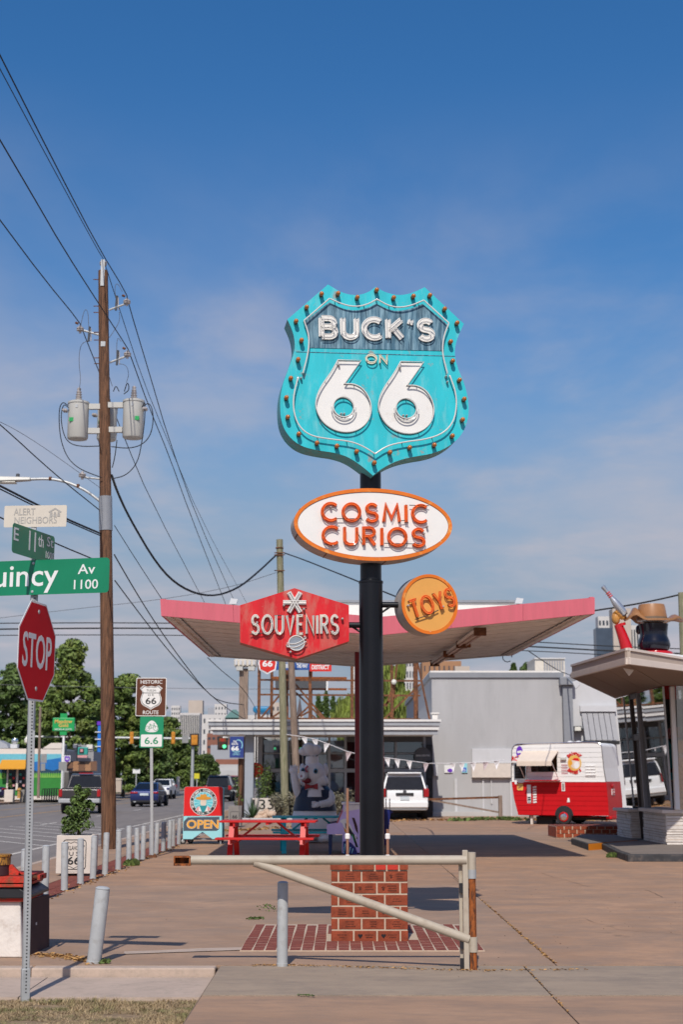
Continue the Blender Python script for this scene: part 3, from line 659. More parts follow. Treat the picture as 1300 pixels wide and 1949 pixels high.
# ================================================================ sign pole and its four neon signs
PD = 14.6; pc = V((P(707.5, 1500, PD).x, PD, 0)); zt = P(707, 1108, PD).z
pole = T('sign_pole', 'tall black steel pole standing on the brick pedestal and carrying the neon signs', 'sign pole', (pc.x, PD, cz1))
MB().cyl((pc.x, PD, cz1), (pc.x, PD, zt), .122, n=32).build('lower_tube', 'black_paint', pole)
MB().cyl((pc.x, PD, zt), (pc.x, PD, 5.6), .111, n=32).build('upper_tube', 'black_paint', pole)
MB().lathe((pc.x, PD, zt - .012), [(.128, 0), (.128, .02), (.112, .03)], 32).build('weld_ring', 'black_paint', pole)
MB().lathe((pc.x, PD, cz1), [(.20, 0), (.20, .02), (.125, .022)], 24).build('base_plate', 'black_paint', pole)
for px in (661.5, 738):   # conduits up the pole foot
    c = P(px, 1600, PD - .2); zt_ = P(px, 1500 if px < 700 else 1578, PD - .2).z
    MB().cyl((c.x, PD - .2, cz1), (c.x, PD - .2, zt_), .014, n=10).build('conduit', 'copper_tube', pole)
    MB().lathe((c.x, PD - .2, cz1), [(.04, 0), (.032, .02), (.016, .035)], 12).build('conduit_foot', 'white_enamel', pole)
    MB().lathe((c.x, PD - .2, P(px, 1598, PD - .2).z), [(.016, 0), (.026, .01), (.026, .05), (.016, .06)], 12).build('conduit_joint', 'white_enamel', pole)

def cr1(pts): return [(500 + x / 3.095, 520 + y / 3.095) for x, y in pts]
def cr2(pts): return [(440 + x / 2.826, 900 + y / 2.826) for x, y in pts]
def onfr(fr, pts): return [fr.px(*p) for p in pts]
def segs(fr, groups, it=2):
    res = []
    for gq in groups:
        p = smooth_path([V(x) for x in onfr(fr, gq)], it) if len(gq) > 2 else [V(x) for x in onfr(fr, gq)]
        res += [(q.x, q.y) for q in p]
    cl = [res[0]]
    for q in res[1:]:
        if (V(q) - V(cl[-1])).length > .002: cl.append(q)
    if (V(cl[0]) - V(cl[-1])).length < .002: cl.pop()
    return cl
# --- shield
fr = yawfr(707, 720, PD - .26, 8.5); c = pc.copy(); c.z = 4.7
sh = T('shield_sign', 'large cyan shield sign reading BUCKS ON 66 with amber bulbs atop the black pole', 'neon sign', fr.pt(0, 0, -.25))
out_ = segs(fr, [cr1([(665, 80), (625, 112), (555, 132), (470, 118), (385, 66)]), cr1([(385, 66), (145, 272)]), cr1([(145, 272), (178, 345), (190, 410), (188, 460), (150, 565), (113, 665), (100, 760), (108, 880), (150, 960), (225, 1020), (330, 1045), (430, 1058), (510, 1085), (590, 1140), (650, 1192)]),
  cr1([(650, 1192), (710, 1145), (790, 1105), (880, 1082), (1010, 1062), (1110, 1015), (1185, 940), (1216, 840), (1214, 750), (1190, 650), (1150, 560), (1130, 480), (1140, 400), (1186, 298)]), cr1([(1186, 298), (955, 82)]), cr1([(955, 82), (880, 118), (800, 132), (720, 112), (665, 80)])])
fill([out_], -.31, -.012, fr).build('cabinet', 'cyan_side', sh, bevel=0)
fill([out_], -.011, 0, fr).build('face_panel', 'cyan_paint', sh)
navy = segs(fr, [cr1([(245, 285), (392, 172)]), cr1([(392, 172), (480, 215), (555, 222), (620, 205), (668, 180)]), cr1([(668, 180), (740, 215), (800, 226), (880, 208), (942, 182)]), cr1([(942, 182), (1088, 302)]), cr1([(1088, 302), (1062, 380), (1054, 458)]), cr1([(1054, 458), (274, 440)]), cr1([(274, 440), (268, 380), (245, 285)])])
fill([navy], .0015, .006, fr).build('name_panel', 'navy_panel', sh)
q = MB(); a = onfr(fr, cr1([(195, 463), (1133, 489)])); ribbon(q, a, .006, fr, .0015, .004); q.build('panel_seam', 'navy_panel', sh)
for x, y in ((343, 135), (440, 132), (553, 155), (667, 112), (767, 157), (883, 148), (980, 143), (1067, 223), (1140, 305), (1102, 415), (1114, 528), (1154, 640), (1182, 752), (1172, 873), (1112, 968), (1006, 1022), (861, 1037), (745, 1065), (653, 1126), (549, 1060), (433, 1028), (316, 1010), (209, 957), (144, 858), (136, 744), (162, 630), (205, 520), (225, 407), (193, 295), (255, 213)):
    a, b = fr.px(*cr1([(x, y - 3)])[0]); base = fr.pt(a, b, .001)
    bo = MB().lathe(base, [(.021, 0), (.023, .012), (.023, .03), (.018, .034)], 14, fr.n).build('bulb_socket', 'bulb_socket', sh)
    MB().lathe(base, [(.016, .034), (.022, .045), (.0245, .06), (.021, .076), (.012, .085), (.002, .088)], 14, fr.n).build('bulb', 'bulb_amber', bo)
def tubes(fr, paths, c, r, name, m, parent, stand=True, it=0, every=.22):
    for p in paths:
        pts = smooth_path([V((a, b, 0)) for a, b in p], it) if it else [V((a, b, 0)) for a, b in p]
        cl = (pts[0] - pts[-1]).length < 1e-5
        w3 = [fr.pt(a.x, a.y, c) for a in pts]
        ends = [] if cl else None
        if not cl: w3 = [fr.pt(pts[0].x, pts[0].y, .01)] + w3 + [fr.pt(pts[-1].x, pts[-1].y, .01)]
        t = MB().tube(w3, r, 8).build(name, m, parent)
        if stand:
            s = MB(); acc = every * .5
            for i in range(1, len(pts)):
                acc += (pts[i] - pts[i - 1]).length
                if acc > every: acc = 0; s.tube([fr.pt(pts[i].x, pts[i].y, .002), fr.pt(pts[i].x, pts[i].y, c)], r * .55, 6)
            if s.v: s.build('tube_support', 'neon_dark', t)
bt = [cr1([(668, 162), (620, 190), (555, 207), (480, 198), (390, 158)]), cr1([(390, 158), (240, 288)]), cr1([(240, 288), (262, 350), (270, 400), (264, 480), (235, 592)])]
bt2 = [cr1([(668, 162), (735, 200), (800, 212), (870, 200), (944, 168)]), cr1([(944, 168), (1092, 302)]), cr1([(1092, 302), (1062, 380), (1054, 450), (1058, 500), (1082, 595)])]
bt3 = [cr1([(205, 622), (180, 715), (176, 810), (205, 905), (275, 965), (400, 985), (510, 996), (585, 1024), (658, 1070)]), cr1([(658, 1070), (730, 1022), (830, 1000), (960, 985), (1060, 950), (1122, 880), (1139, 780), (1130, 700), (1098, 612)])]
def path(fr, gs):
    r_ = segs(fr, gs); return r_
tubes(fr, [path(fr, bt), path(fr, bt2), path(fr, bt3)], .05, .0078, 'border_neon_tube', 'neon_clear', sh, every=.3)
for x, y in ((237, 592), (224, 622), (1078, 612), (1086, 645), (446, 545), (806, 560), (460, 832), (478, 832), (826, 842), (846, 842)):
    a, b = fr.px(*cr1([(x, y)])[0]); MB().lathe(fr.pt(a, b, .002), [(.012, 0), (.012, .03), (.008, .045), (.004, .05)], 10, fr.n).build('tube_cap', 'porcelain', sh)
def letters(fr, s, x0p, x1p, h, thick, c1, m, parent, tub=None, tm=None, tr=.006, gap=.28, spread=0.0, lean=0.0, tc=.035, jig=0.0, basem='neon_dark'):
    (ax, ay) = fr.px(*x0p); (bx_, by_) = fr.px(*x1p); d = V((bx_ - ax, by_ - ay)); wd = d.length; d.normalize(); e = V((-d.y, d.x))
    gl, ex = word(s, h, wd, gap); k = 0
    for gi, st in enumerate(gl):
        q = MB()
        for p in st:
            pp = [(ax + d.x * x + e.x * (y - h / 2), ay + d.y * x + e.y * (y - h / 2)) for x, y in p]
            k += 1; ribbon(q, pp, thick, fr, .007, c1 + .0011 * (k % 4))
        lo = q.build('letter', m, parent, smooth=30)
        if tub is not None:
            tq = MB()
            for p in st:
                pp = [(ax + d.x * x + e.x * (y - h / 2), ay + d.y * x + e.y * (y - h / 2)) for x, y in p]
                for of in tub:
                    o_ = offs(pp, of) if of else [V(t) for t in pp]
                    tq.tube([fr.pt(t.x, t.y, tc) for t in o_], tr, 7)
            tq.build('neon_tube', tm, lo)
            sq = MB()
            for p in st[:2]:
                for t in (p[0], p[-1]):
                    xx = ax + d.x * t[0] + e.x * (t[1] - h / 2); yy = ay + d.y * t[0] + e.y * (t[1] - h / 2)
                    sq.tube([fr.pt(xx, yy, .004), fr.pt(xx, yy, tc)], tr * .6, 6)
            sq.build('tube_support', basem, lo)
letters(fr, "BUCK'S", *cr1([(345, 322), (995, 338)]), .200, .062, .022, 'white_enamel', sh, (-.018, .018), 'neon_clear', .0055, .34, tc=.052)
letters(fr, 'ON', *cr1([(608, 508), (730, 512)]), .088, .014, .014, 'cream_letter', sh, (0,), 'cream_letter', .0065, .3, tc=.05)
for dx, dy in ((0, 0), (369, 9)):
    six = [[(440, 518), (576, 520)], [(576, 520), (478, 658)], [(478, 658), (540, 658), (600, 695), (640, 780), (628, 862), (580, 918), (505, 945), (420, 932), (345, 880), (308, 800), (312, 740), (340, 672), (400, 590), (440, 518)]]
    o6 = segs(fr, [cr1([(x + dx, y + dy) for x, y in g_]) for g_ in six], 3)
    hc = fr.px(*cr1([(473 + dx, 793 + dy)])[0]); he = fr.px(*cr1([(532 + dx, 793 + dy)])[0]); hr = he[0] - hc[0]
    dg = fill([o6, arc(hc[0], hc[1], hr, hr * 1.0, 0, 350, 35)], .0015, .008, fr).build('numeral', 'white_enamel', sh)
    q = MB().tube([fr.pt(a, b, .045) for a, b in o6 + o6[:1]], .0068, 7); q.build('neon_tube', 'neon_clear', dg)
    q = MB().tube([fr.pt(a, b, .045) for a, b in arc(hc[0], hc[1], hr * 1.02, hr * 1.02, 0, 360, 36)], .0068, 7); q.build('neon_tube', 'neon_clear', dg)
    q = MB()
    ribbon(q, o6 + o6[:1], .007, fr, .009, .010); ribbon(q, arc(hc[0], hc[1], hr, hr, 0, 360, 36), .007, fr, .009, .010)
    for i in range(0, len(o6), max(1, len(o6) // 9)): q.tube([fr.pt(*o6[i], .003), fr.pt(*o6[i], .045)], .004, 6)
    for t in (90, 210, 330): q.tube([fr.pt(hc[0] + hr * math.cos(R(t)), hc[1] + hr * math.sin(R(t)), z) for z in (.003, .045)], .004, 6)
    q.build('tube_support', 'neon_dark', dg)
    q = MB().tube([fr.pt(*p, .05) for p in arc(hc[0], hc[1] - .005, hr * 1.22, hr * 1.22, 180, 360, 16)], .006, 7); q.build('neon_loop', 'neon_clear', dg)
# --- oval
fr = yawfr(711, 998.5, PD - .24, 8.0); ov = T('oval_sign', 'white oval sign with an orange rim reading COSMIC CURIOS', 'neon sign', fr.pt(0, 0, -.22))
rx = fr.px(861.5, 1003)[0]; rx = (rx - fr.px(560, 990)[0]) / 2; rz = (fr.px(711, 929)[1] - fr.px(711, 1067)[1]) / 2
el = lambda k: [(rx * k[0] * math.cos(2 * math.pi * i / 80), rz * k[1] * math.sin(2 * math.pi * i / 80)) for i in range(80)]
fill([el((1, 1))], -.31, -.004, fr).build('cabinet', 'sign_side_metal', ov)
fill([el((1, 1)), el((.955, .90))], -.003, .012, fr).build('rim', 'orange_rim', ov)
fill([el((.95, .89))], -.003, .003, fr).build('face_panel', 'white_enamel', ov)
for k in (35, 44, 52, 62):
    a = el((1.002, 1.004))[k]; MB().beam(fr.pt(*a, -.30), fr.pt(*a, -.01), .012, .003, fr.pt(*a) - fr.o).build('cabinet_seam', 'rust_dark', ov)
letters(fr, 'COSMIC', *cr2([(488, 212), (1048, 224)]), .178, .030, .020, 'letter_orange', ov, (-.009, .009), 'neon_orange', .0055, .34, tc=.048)
letters(fr, 'CURIOS', *cr2([(492, 338), (1034, 352)]), .178, .030, .020, 'letter_orange', ov, (-.009, .009), 'neon_orange', .0055, .34, tc=.048)
for pts in ([(545, 250), (700, 250), (705, 262)], [(955, 178), (1060, 180)], [(905, 262), (940, 258), (950, 275)], [(555, 290), (580, 290)], [(668, 310), (690, 350), (712, 385)], [(820, 382), (1010, 386)], [(500, 385), (548, 390)]):
    MB().tube([fr.pt(*fr.px(*p), .04) for p in cr2(pts)], .0045, 6).build('blackout_tube', 'neon_dark', ov)
for x, y in ((533, 188), (1052, 292), (1035, 330), (545, 395)):
    a, b = fr.px(*cr2([(x, y)])[0]); MB().lathe(fr.pt(a, b, .004), [(.011, 0), (.011, .04), (.005, .05)], 10, fr.n).build('tube_cap', 'porcelain', ov)
# --- hexagon
fr = yawfr(560, 1187, PD - .12, 4.0); hx = T('hexagon_sign', 'weathered red six sided sign reading SOUVENIRS left of the pole', 'neon sign', fr.pt(0, 0, -.1))
hexa = onfr(fr, cr2([(340, 620), (633, 712), (634, 906), (352, 1000), (47, 912), (47, 712)]))
fill([hexa], -.26, -.004, fr).build('cabinet', 'red_side', hx)
fill([hexa], -.003, .004, fr).build('face_panel', 'red_weathered', hx)
letters(fr, 'SOUVENIRS', *cr2([(112, 818), (572, 818)]), .185, .026, .020, 'cream_letter', hx, (-.007, .007), 'neon_clear', .005, .34, tc=.05)
ctr = cr2([(340, 698)])[0]; a0, b0_ = fr.px(*ctr)
for t in (0, 60, 120):
    d = V((math.cos(R(t + 0)), math.sin(R(t)))); L_ = .118
    p = [(a0 - d.x * L_, b0_ - d.y * L_), (a0 + d.x * L_, b0_ + d.y * L_)]
    q = MB(); ribbon(q, p, .046, fr, .006, .022 + t * .0001); s_ = q.build('starburst_ray', 'white_enamel', hx)
    q = MB(); loop = [offs(p, .012)[0], offs(p, .012)[1], offs(p, -.012)[1], offs(p, -.012)[0]]
    q.tube([fr.pt(t_.x, t_.y, .05) for t_ in loop], .006, 7, closed=True); q.build('neon_tube', 'neon_clear', s_)
a1, b1 = fr.px(*cr2([(350, 918)])[0])
fill([arc(a1, b1, .078, .072, 0, 350, 35)], .005, .024, fr).build('planet_disc', 'chrome', hx)
q = MB().tube([fr.pt(a, b, .05) for a, b in arc(a1, b1, .080, .074, 0, 360, 36)], .0065, 7); q.build('planet_neon_tube', 'neon_clear', hx)
for s_ in (-.018, .018): MB().tube([fr.pt(a1 + x, b1 + s_ - .02 * math.cos(x * 20) + x * .28, .055) for x in [-.1 + i * .02 for i in range(11)]], .0055, 7).build('planet_ring_tube', 'neon_clear', hx)
for x, y in ((282, 715), (390, 735), (597, 787), (138, 808), (318, 965), (395, 885), (300, 930)):
    a, b = fr.px(*cr2([(x, y)])[0]); MB().lathe(fr.pt(a, b, .004), [(.013, 0), (.013, .04), (.006, .05)], 10, fr.n).build('tube_cap', 'porcelain', hx)
for p in ([(100, 870), (190, 862), (240, 840)], [(190, 850), (215, 780)], [(230, 770), (270, 768)], [(350, 800), (385, 850)], [(530, 850), (580, 860)]):
    MB().tube([fr.pt(*fr.px(*t), .038) for t in cr2(p)], .0045, 6).build('blackout_tube', 'neon_dark', hx)
# --- disc
fr = yawfr(818, 1150, PD - .02, 16); ds = T('disc_sign', 'round amber sign with an orange rim reading TOYS right of the pole', 'neon sign', fr.pt(0, 0, -.1))
ra = (fr.px(873.5, 1146)[0] - fr.px(766.5, 1150)[0]) / 2; rb = (fr.px(820, 1094)[1] - fr.px(816, 1208)[1]) / 2
ci = lambda k: [(ra * k * math.cos(2 * math.pi * i / 64), rb * k * math.sin(2 * math.pi * i / 64)) for i in range(64)]
fill([ci(1)], -.24, -.004, fr).build('cabinet', 'sign_side_metal', ds)
fill([ci(1), ci(.9)], -.003, .012, fr).build('rim', 'orange_rim', ds)
fill([ci(.895)], -.003, .003, fr).build('face_panel', 'amber_face', ds)
tl = [fr.px(*p) for p in cr2([(965, 740), (1010, 735), (1100, 700), (1180, 660)])]
(axx, ayy), (bxx, byy) = fr.px(*cr2([(955, 735)])[0]), fr.px(*cr2([(1190, 655)])[0])
letters(fr, 'TOYS', cr2([(965, 738)])[0], cr2([(1186, 668)])[0], .180, .008, .012, 'letter_orange', ds, (-.008, .008), 'neon_orange', .0065, .30, tc=.045)
for x, y in ((948, 716), (1135, 722)):
    a, b = fr.px(*cr2([(x, y)])[0]); MB().lathe(fr.pt(a, b, .004), [(.012, 0), (.012, .04), (.006, .05)], 10, fr.n).build('tube_cap', 'porcelain', ds)
MB().tube([fr.pt(*fr.px(*t), .03) for t in cr2([(985, 790), (1060, 765), (1110, 740)])], .006, 6).build('blackout_tube', 'bulb_socket', ds)
# arms of the pole
a = P(730, 1151, PD); b = P(775, 1150, PD - .06)
MB().cyl((pc.x, PD, a.z), (b.x, PD + .02, a.z), .03, n=14).build('sign_arm', 'black_paint', pole)
MB().cyl((pc.x, PD, P(730, 1180, PD).z), (P(748, 1155, PD).x, PD, a.z), .011, n=8).build('arm_brace', 'black_paint', pole)
a = P(684, 1190, PD)
MB().cyl((pc.x, PD, a.z), (P(655, 1190, PD).x, PD - .02, a.z), .03, n=14).build('sign_arm', 'black_paint', pole)
MB().cyl((pc.x, PD, P(684, 1216, PD).z), (P(666, 1196, PD).x, PD, a.z), .011, n=8).build('arm_brace', 'black_paint', pole)

# ================================================================ stop sign and street names on one post
SD = 11.13; ss = T('stop_sign', 'red stop sign turned sideways on a perforated steel post in the verge', 'stop sign', (G(48, 1903, -.09).x, SD + .05, -.09))
pb = V((P(47, 1903, SD + .05).x, SD + .05, -.15)); pt_ = P(66, 1064, SD + .05)
u_ = V((math.cos(R(22)), math.sin(R(22)), 0)); MB().beam(pb, pt_, .052, .052, V((-u_.y, u_.x, 0))).build('post', 'galvanised', ss, bevel=.004)
MB().beam(pb, pb + (pt_ - pb) * .085, .062, .062, V((-u_.y, u_.x, 0))).build('anchor_sleeve', 'galvanised', ss, bevel=.004)
dr = (pt_ - pb).normalized(); nrm = V((u_.y, -u_.x, 0)); hm = MB(); ll = (pt_ - pb).length; s = .12
while s < ll - .02:
    c_ = pb + dr * s + nrm * (.0268 if s > .28 else .0318); hm.lathe(c_ - nrm * .001, [(.0062, 0), (.0062, .0015)], 8, nrm); s += .0255
hm.build('punched_holes', 'ink_black', ss, smooth=0)
fr = yawfr(70, 1240, SD - .02, 80.5); fr.o = P(70, 1240, SD - .03); A = .385 / math.cos(R(22.5))
oc = lambda k: [(A * k * math.cos(R(22.5 + 45 * i)), A * k * math.sin(R(22.5 + 45 * i))) for i in range(8)]
fill([oc(1)], -.004, 0, fr).build('sign_plate', 'sign_white', ss, smooth=0)
fill([oc(.962)], .0005, .0015, fr).build('red_face', 'stop_red', ss, smooth=0)
text('STOP', fr, 0.0, 0.0, .60, .27, .002, .003, .012).build('lettering', 'sign_white', ss, smooth=0)
for z in (.31, -.29): MB().lathe(fr.pt(0, z, .0015), [(.018, 0), (.016, .004), (.004, .007)], 12, fr.n).build('bolt', 'galvanised', ss)
fr = yawfr(66, 1100, SD - .01, -13); bl = [fr.px(207, 1100)[0], fr.px(66, 1066)[1], fr.px(66, 1132)[1]]
def rrect(x0, y0, x1, y1, r): return [p for c_ in ((x1 - r, y1 - r, 0), (x0 + r, y1 - r, 90), (x0 + r, y0 + r, 180), (x1 - r, y0 + r, 270)) for p in arc(c_[0], c_[1], r, r, c_[2], c_[2] + 90, 5)]
st1 = T('street_sign', 'green street name blade reading Quincy Av 1100 above the stop sign', 'street sign', fr.o)
fill([rrect(-.85, bl[2], bl[0], bl[1], .03)], -.003, 0, fr).build('blade', 'street_green', st1, smooth=0)
q0 = fr.px(5, 1100); q1 = fr.px(110, 1100)
wq = (q1[0] - q0[0]) * 1.36 * 1.20
m_ = text('Quincy', fr, q1[0] - wq / 2, fr.px(66, 1101)[1], wq, .235, .001, .002, .008); m_.build('lettering', 'sign_white', st1, smooth=0)
a, b = fr.px(164, 1083); text('Av', fr, a, b, fr.px(181, 1083)[0] - fr.px(148, 1083)[0], .078, .001, .002, .006).build('lettering', 'sign_white', st1, smooth=0)
a, b = fr.px(163, 1112); text('1100', fr, a, b, fr.px(186, 1112)[0] - fr.px(140, 1112)[0], .075, .001, .002, .006).build('lettering', 'sign_white', st1, smooth=0)
for z in (bl[1] - .025, bl[2] + .025): MB().lathe(fr.pt(-.02, z, .0005), [(.012, 0), (.01, .004), (.002, .006)], 10, fr.n).build('bolt', 'galvanised', st1)
fr = yawfr(64, 1035, SD - .05, 74); w_ = .345; st2 = T('street_sign', 'green street name blade reading E 11th St turned edgeways over the other blade', 'street sign', fr.o)
zt_ = fr.px(64, 1008)[1]; zb = fr.px(64, 1064)[1]
fill([rrect(-w_, zb, w_, zt_, .03)], -.003, 0, fr).build('blade', 'street_green', st2, smooth=0)
text('E', fr, -.29, .03, .075, .10, .001, .002, .006).build('lettering', 'sign_white', st2, smooth=0)
text('11', fr, -.03, .015, .11, .155, .001, .002, .008).build('lettering', 'sign_white', st2, smooth=0)
text('th', fr, .11, .04, .09, .10, .001, .002, .006).build('lettering', 'sign_white', st2, smooth=0)
text('St', fr, .265, .055, .11, .08, .001, .002, .005).build('lettering', 'sign_white', st2, smooth=0)
text('1000', fr, .27, -.055, .14, .06, .001, .002, .005).build('lettering', 'sign_white', st2, smooth=0)
fr = yawfr(66, 982.5, SD - .0, -4); e0 = fr.px(7, 982); e1 = fr.px(126, 982); nb = T('notice_sign', 'faded pale sign reading ALERT NEIGHBORS at the top of the stop sign post', 'sign', fr.o)
zt_ = fr.px(66, 962)[1]; zb = fr.px(66, 1003)[1]
fill([rrect(e0[0], zb, e1[0], zt_, .012)], -.003, 0, fr).build('plate', 'faded_sign', nb, smooth=0)
a, b = fr.px(46, 974); text('ALERT', fr, a, b, .175, .055, .001, .002, .006).build('lettering', 'faded_letter', nb, smooth=0)
a, b = fr.px(67, 990); text('NEIGHBORS', fr, a, b, .345, .055, .001, .002, .006).build('lettering', 'faded_letter', nb, smooth=0)
a, b = fr.px(104, 975); q = MB()
ribbon(q, [(a - .05, b), (a, b + .03), (a + .05, b)], .012, fr, .001, .002)
for dx in (-.03, 0, .03): fill([arc(a + dx, b - .005, .010, .010, 0, 320, 8)], .001, .002, fr, q); q.add([fr.pt(a + dx + i, b - .015 - j, .002) for i, j in ((-.012, .02), (.012, .02), (.012, 0), (-.012, 0))], [(0, 1, 2, 3)])
q.build('house_emblem', 'faded_letter', nb, smooth=0)
MB().box(P(66, 1000, SD + .06).x - .02, P(66, 1000, SD + .06).x + .02, SD + .006, SD + .03, zb + fr.o.z - .35, zt_ + fr.o.z - .02).build('bracket', 'galvanised', nb)

rk = random.Random(9)
def crack(pts, w_, m='joint_dirt', z=.0035):
    p = [G(*q) for q in pts]; q = []
    for i in range(len(p) - 1):
        for k in range(6): t = p[i].lerp(p[i + 1], k / 6); q.append((t.x + rk.gauss(0, .018), t.y + rk.gauss(0, .03)))
    q.append((p[-1].x, p[-1].y)); mb = MB(); L_ = []; R_ = []
    for i, (x, y) in enumerate(q):
        d = V((q[min(i + 1, len(q) - 1)][0] - q[max(i - 1, 0)][0], q[min(i + 1, len(q) - 1)][1] - q[max(i - 1, 0)][1])).normalized(); h = w_ * rk.uniform(.3, 1); L_.append(V((x - d.y * h, y + d.x * h, z))); R_.append(V((x + d.y * h, y - d.x * h, z)))
    n = len(q); mb.add(L_ + R_, [(i, i + 1, n + i + 1, n + i) for i in range(n - 1)]); structure('crack', mb, m)
for pts, w_ in (([(842, 1652), (862, 1664), (876, 1680)], .006), ([(1030, 1662), (1120, 1688), (1180, 1692), (1300, 1690)], .005), ([(860, 1684), (1000, 1683), (1160, 1681), (1300, 1680)], .005), ([(1230, 1694), (1262, 1708)], .007), ([(90, 1795), (160, 1790), (240, 1798)], .005), ([(250, 1716), (340, 1722), (450, 1712)], .005), ([(330, 1660), (400, 1668), (520, 1664)], .005), ([(1100, 1745), (1180, 1770), (1300, 1780)], .004), ([(930, 1650), (1050, 1656), (1160, 1650)], .006)): crack(pts, w_)
crumbs('dry_weeds', [V((-3.86, 17 + k, 0)) for k in range(18)], 520, 'dry_weed', (.008, .03), .07, 'dry straw litter along the feet of the bollard row')
# ================================================================ utility pole and its gear
UD = G(207, 1615).y; ub = G(207, 1616); ut = P(195.5, 516, UD)
up = T('utility_pole', 'tall leaning brown wooden utility pole with three transformers beside the road', 'utility pole', ub)
def upt(py):   # point on the pole axis at photo row py
    a, b = ub.z, ut.z; z = P(200, py, UD).z; t = (z - a) / (b - a); return ub.lerp(ut, t)
pts = [ub + V((0, 0, -.2))] + [ub.lerp(ut, i / 12) for i in range(1, 13)]
MB().tube(pts, [.172 - .0045 * i for i in range(13)], 20).build('trunk', 'wood_pole', up)
MB().tube([upt(1012), upt(947)], .157, 18).build('riser_wrap', 'trim_grey', up)
for py in (659, 783, 818, 845, 878):
    c_ = upt(py); MB().box(c_.x - .055, c_.x + .055, UD - .17, UD - .13, c_.z - .05, c_.z + .07).build('bracket_plate', 'galvanised', up)
for py in (532, 583, 595, 633, 648, 682, 693): 
    c_ = upt(py); MB().beam(c_ + V((-.24, 0, 0)), c_ + V((-.1, 0, 0)), .018).build('pole_step', 'rust_dark', up)
c_ = upt(540); MB().box(c_.x - .045, c_.x + .045, UD - .15, UD - .11, c_.z - .1, P(196, 498, UD).z).build('top_bracket', 'galvanised', up)
def insulator(c, parent):
    o = MB().lathe(c - V((0, 0, .12)), [(.03, 0), (.03, .05), (.085, .06), (.09, .085), (.05, .09), (.09, .11), (.085, .135), (.035, .15), (.03, .19)], 14).build('insulator', 'porcelain', parent)
    return o
def cutout(c, parent):
    MB().tube([c + V((0, 0, -.17)), c + V((.02, 0, .2))], [.028, .028], 8).build('fuse_cutout', 'trim_dark', parent)
    MB().tube([c + V((.06, 0, -.16)), c + V((.05, 0, .16))], .013, 6).build('fuse_tube', 'porcelain', parent)
insulator(P(196, 500, UD), up)
ARM = [((207, 590), (242, 577), (241, 570), (220, 578)), ((190, 638), (151, 627), (152, 622), (168, 637)), ((208, 690), (243, 677), (242, 670), (222, 682))]
for a, b, i_, f_ in ARM:
    MB().cyl(P(*a, UD), P(*b, UD), .026, n=8).build('arm_bracket', 'galvanised', up)
    insulator(P(i_[0], i_[1] + 3, UD), up); cutout(P(*f_, UD), up)
    q = MB().tube([P(i_[0] - 4, i_[1] - 6, UD - .02), P(i_[0] - 9, i_[1] - 8, UD - .02)], .03, 8); q.build('line_clamp', 'rust_dark', up)
a = upt(914); MB().cyl(a, P(155, 908, UD), .024, n=8).build('arm_bracket', 'galvanised', up); insulator(P(156, 903, UD), up)
# transformers
def transformer(x0, x1, y0, y1, D, label):
    xa, xb, z0, z1 = rect(x0, y0, x1, y1, D); r = (xb - xa) / 2; c = V(((xa + xb) / 2, D, z0)); h = z1 - z0
    t = T('transformer', label, 'transformer', c, 'pole mounted transformers')
    MB().lathe(c, [(r * .9, 0), (r * .98, .03), (r * .98, h - .06), (r * 1.04, h - .06), (r * 1.04, h - .015), (r * .9, h), (r * .2, h + .05)], 28).build('tank', 'transformer_grey', t)
    MB().lathe(c + V((0, -.02, h + .02)), [(.06, 0), (.085, .04), (.055, .06), (.08, .10), (.05, .12), (.075, .16), (.045, .18), (.065, .22), (.04, .24), (.05, .30), (.02, .33)], 14).build('bushing', 'porcelain', t)
    s = -1 if c.x < upt(800).x else 1
    for k in (-.35, .0): MB().lathe(c + V((s * r * .96, -.08 + k * .3, h - .25)), [(.03, 0), (.045, .02), (.03, .05), (.045, .07), (.02, .11)], 10, (s, -.2, 0)).build('side_bushing', 'porcelain', t)
    for z in (h * .15, h * .8):
        MB().box(min(c.x - s * r, upt(800).x), max(c.x - s * r, upt(800).x), D - .05, D + .05, z0 + z, z0 + z + .13).build('hanger', 'transformer_grey', t)
    MB().box(c.x - s * -.12 - .05, c.x - s * -.12 + .05, D - r * .96, D - r * .80, z0 + h * .42, z0 + h * .52).build('sticker', 'meadow_green', t)
    MB().box(c.x - .03, c.x + .03, D - r * 1.02, D - r * .9, z0 + h - .2, z0 + h - .12).build('lifting_lug', 'galvanised', t)
    return t
transformer(128, 168, 765, 836, UD - .1, 'grey canister transformer on the side of the wooden pole nearest the stop sign')
transformer(233, 273.5, 762, 834, UD - .1, 'grey canister transformer hanging on the side of the wooden pole nearest the shield sign')
transformer(184, 222, 774, 838, UD + .5, 'grey canister transformer half hidden behind the wooden pole')
def jumper(pp, r=.012, D=UD - .3, m='cable_black'):
    w3 = [P(*p, D) for p in smooth_path([V((x, y, 0)) for x, y in pp], 2) for p in [(p.x, p.y)]]
    MB().tube(w3, r, 6).build('jumper_cable', m, up)
for pp in ([(129, 772), (118, 764), (111, 780), (113, 830), (123, 862), (135, 880), (155, 895), (193, 909)], [(130, 776), (120, 768), (115, 790), (118, 820), (128, 842), (150, 850), (190, 849)],
           [(272, 772), (285, 766), (292, 790), (288, 825), (272, 846), (245, 854), (211, 850)], [(270, 775), (276, 762), (275, 800), (270, 838), (262, 880), (240, 905), (214, 911)],
           [(222, 838), (218, 870), (213, 890)], [(187, 838), (190, 855)], [(215, 745), (220, 733), (226, 745)], [(236, 745), (242, 725), (246, 742), (235, 750)]): jumper(pp)
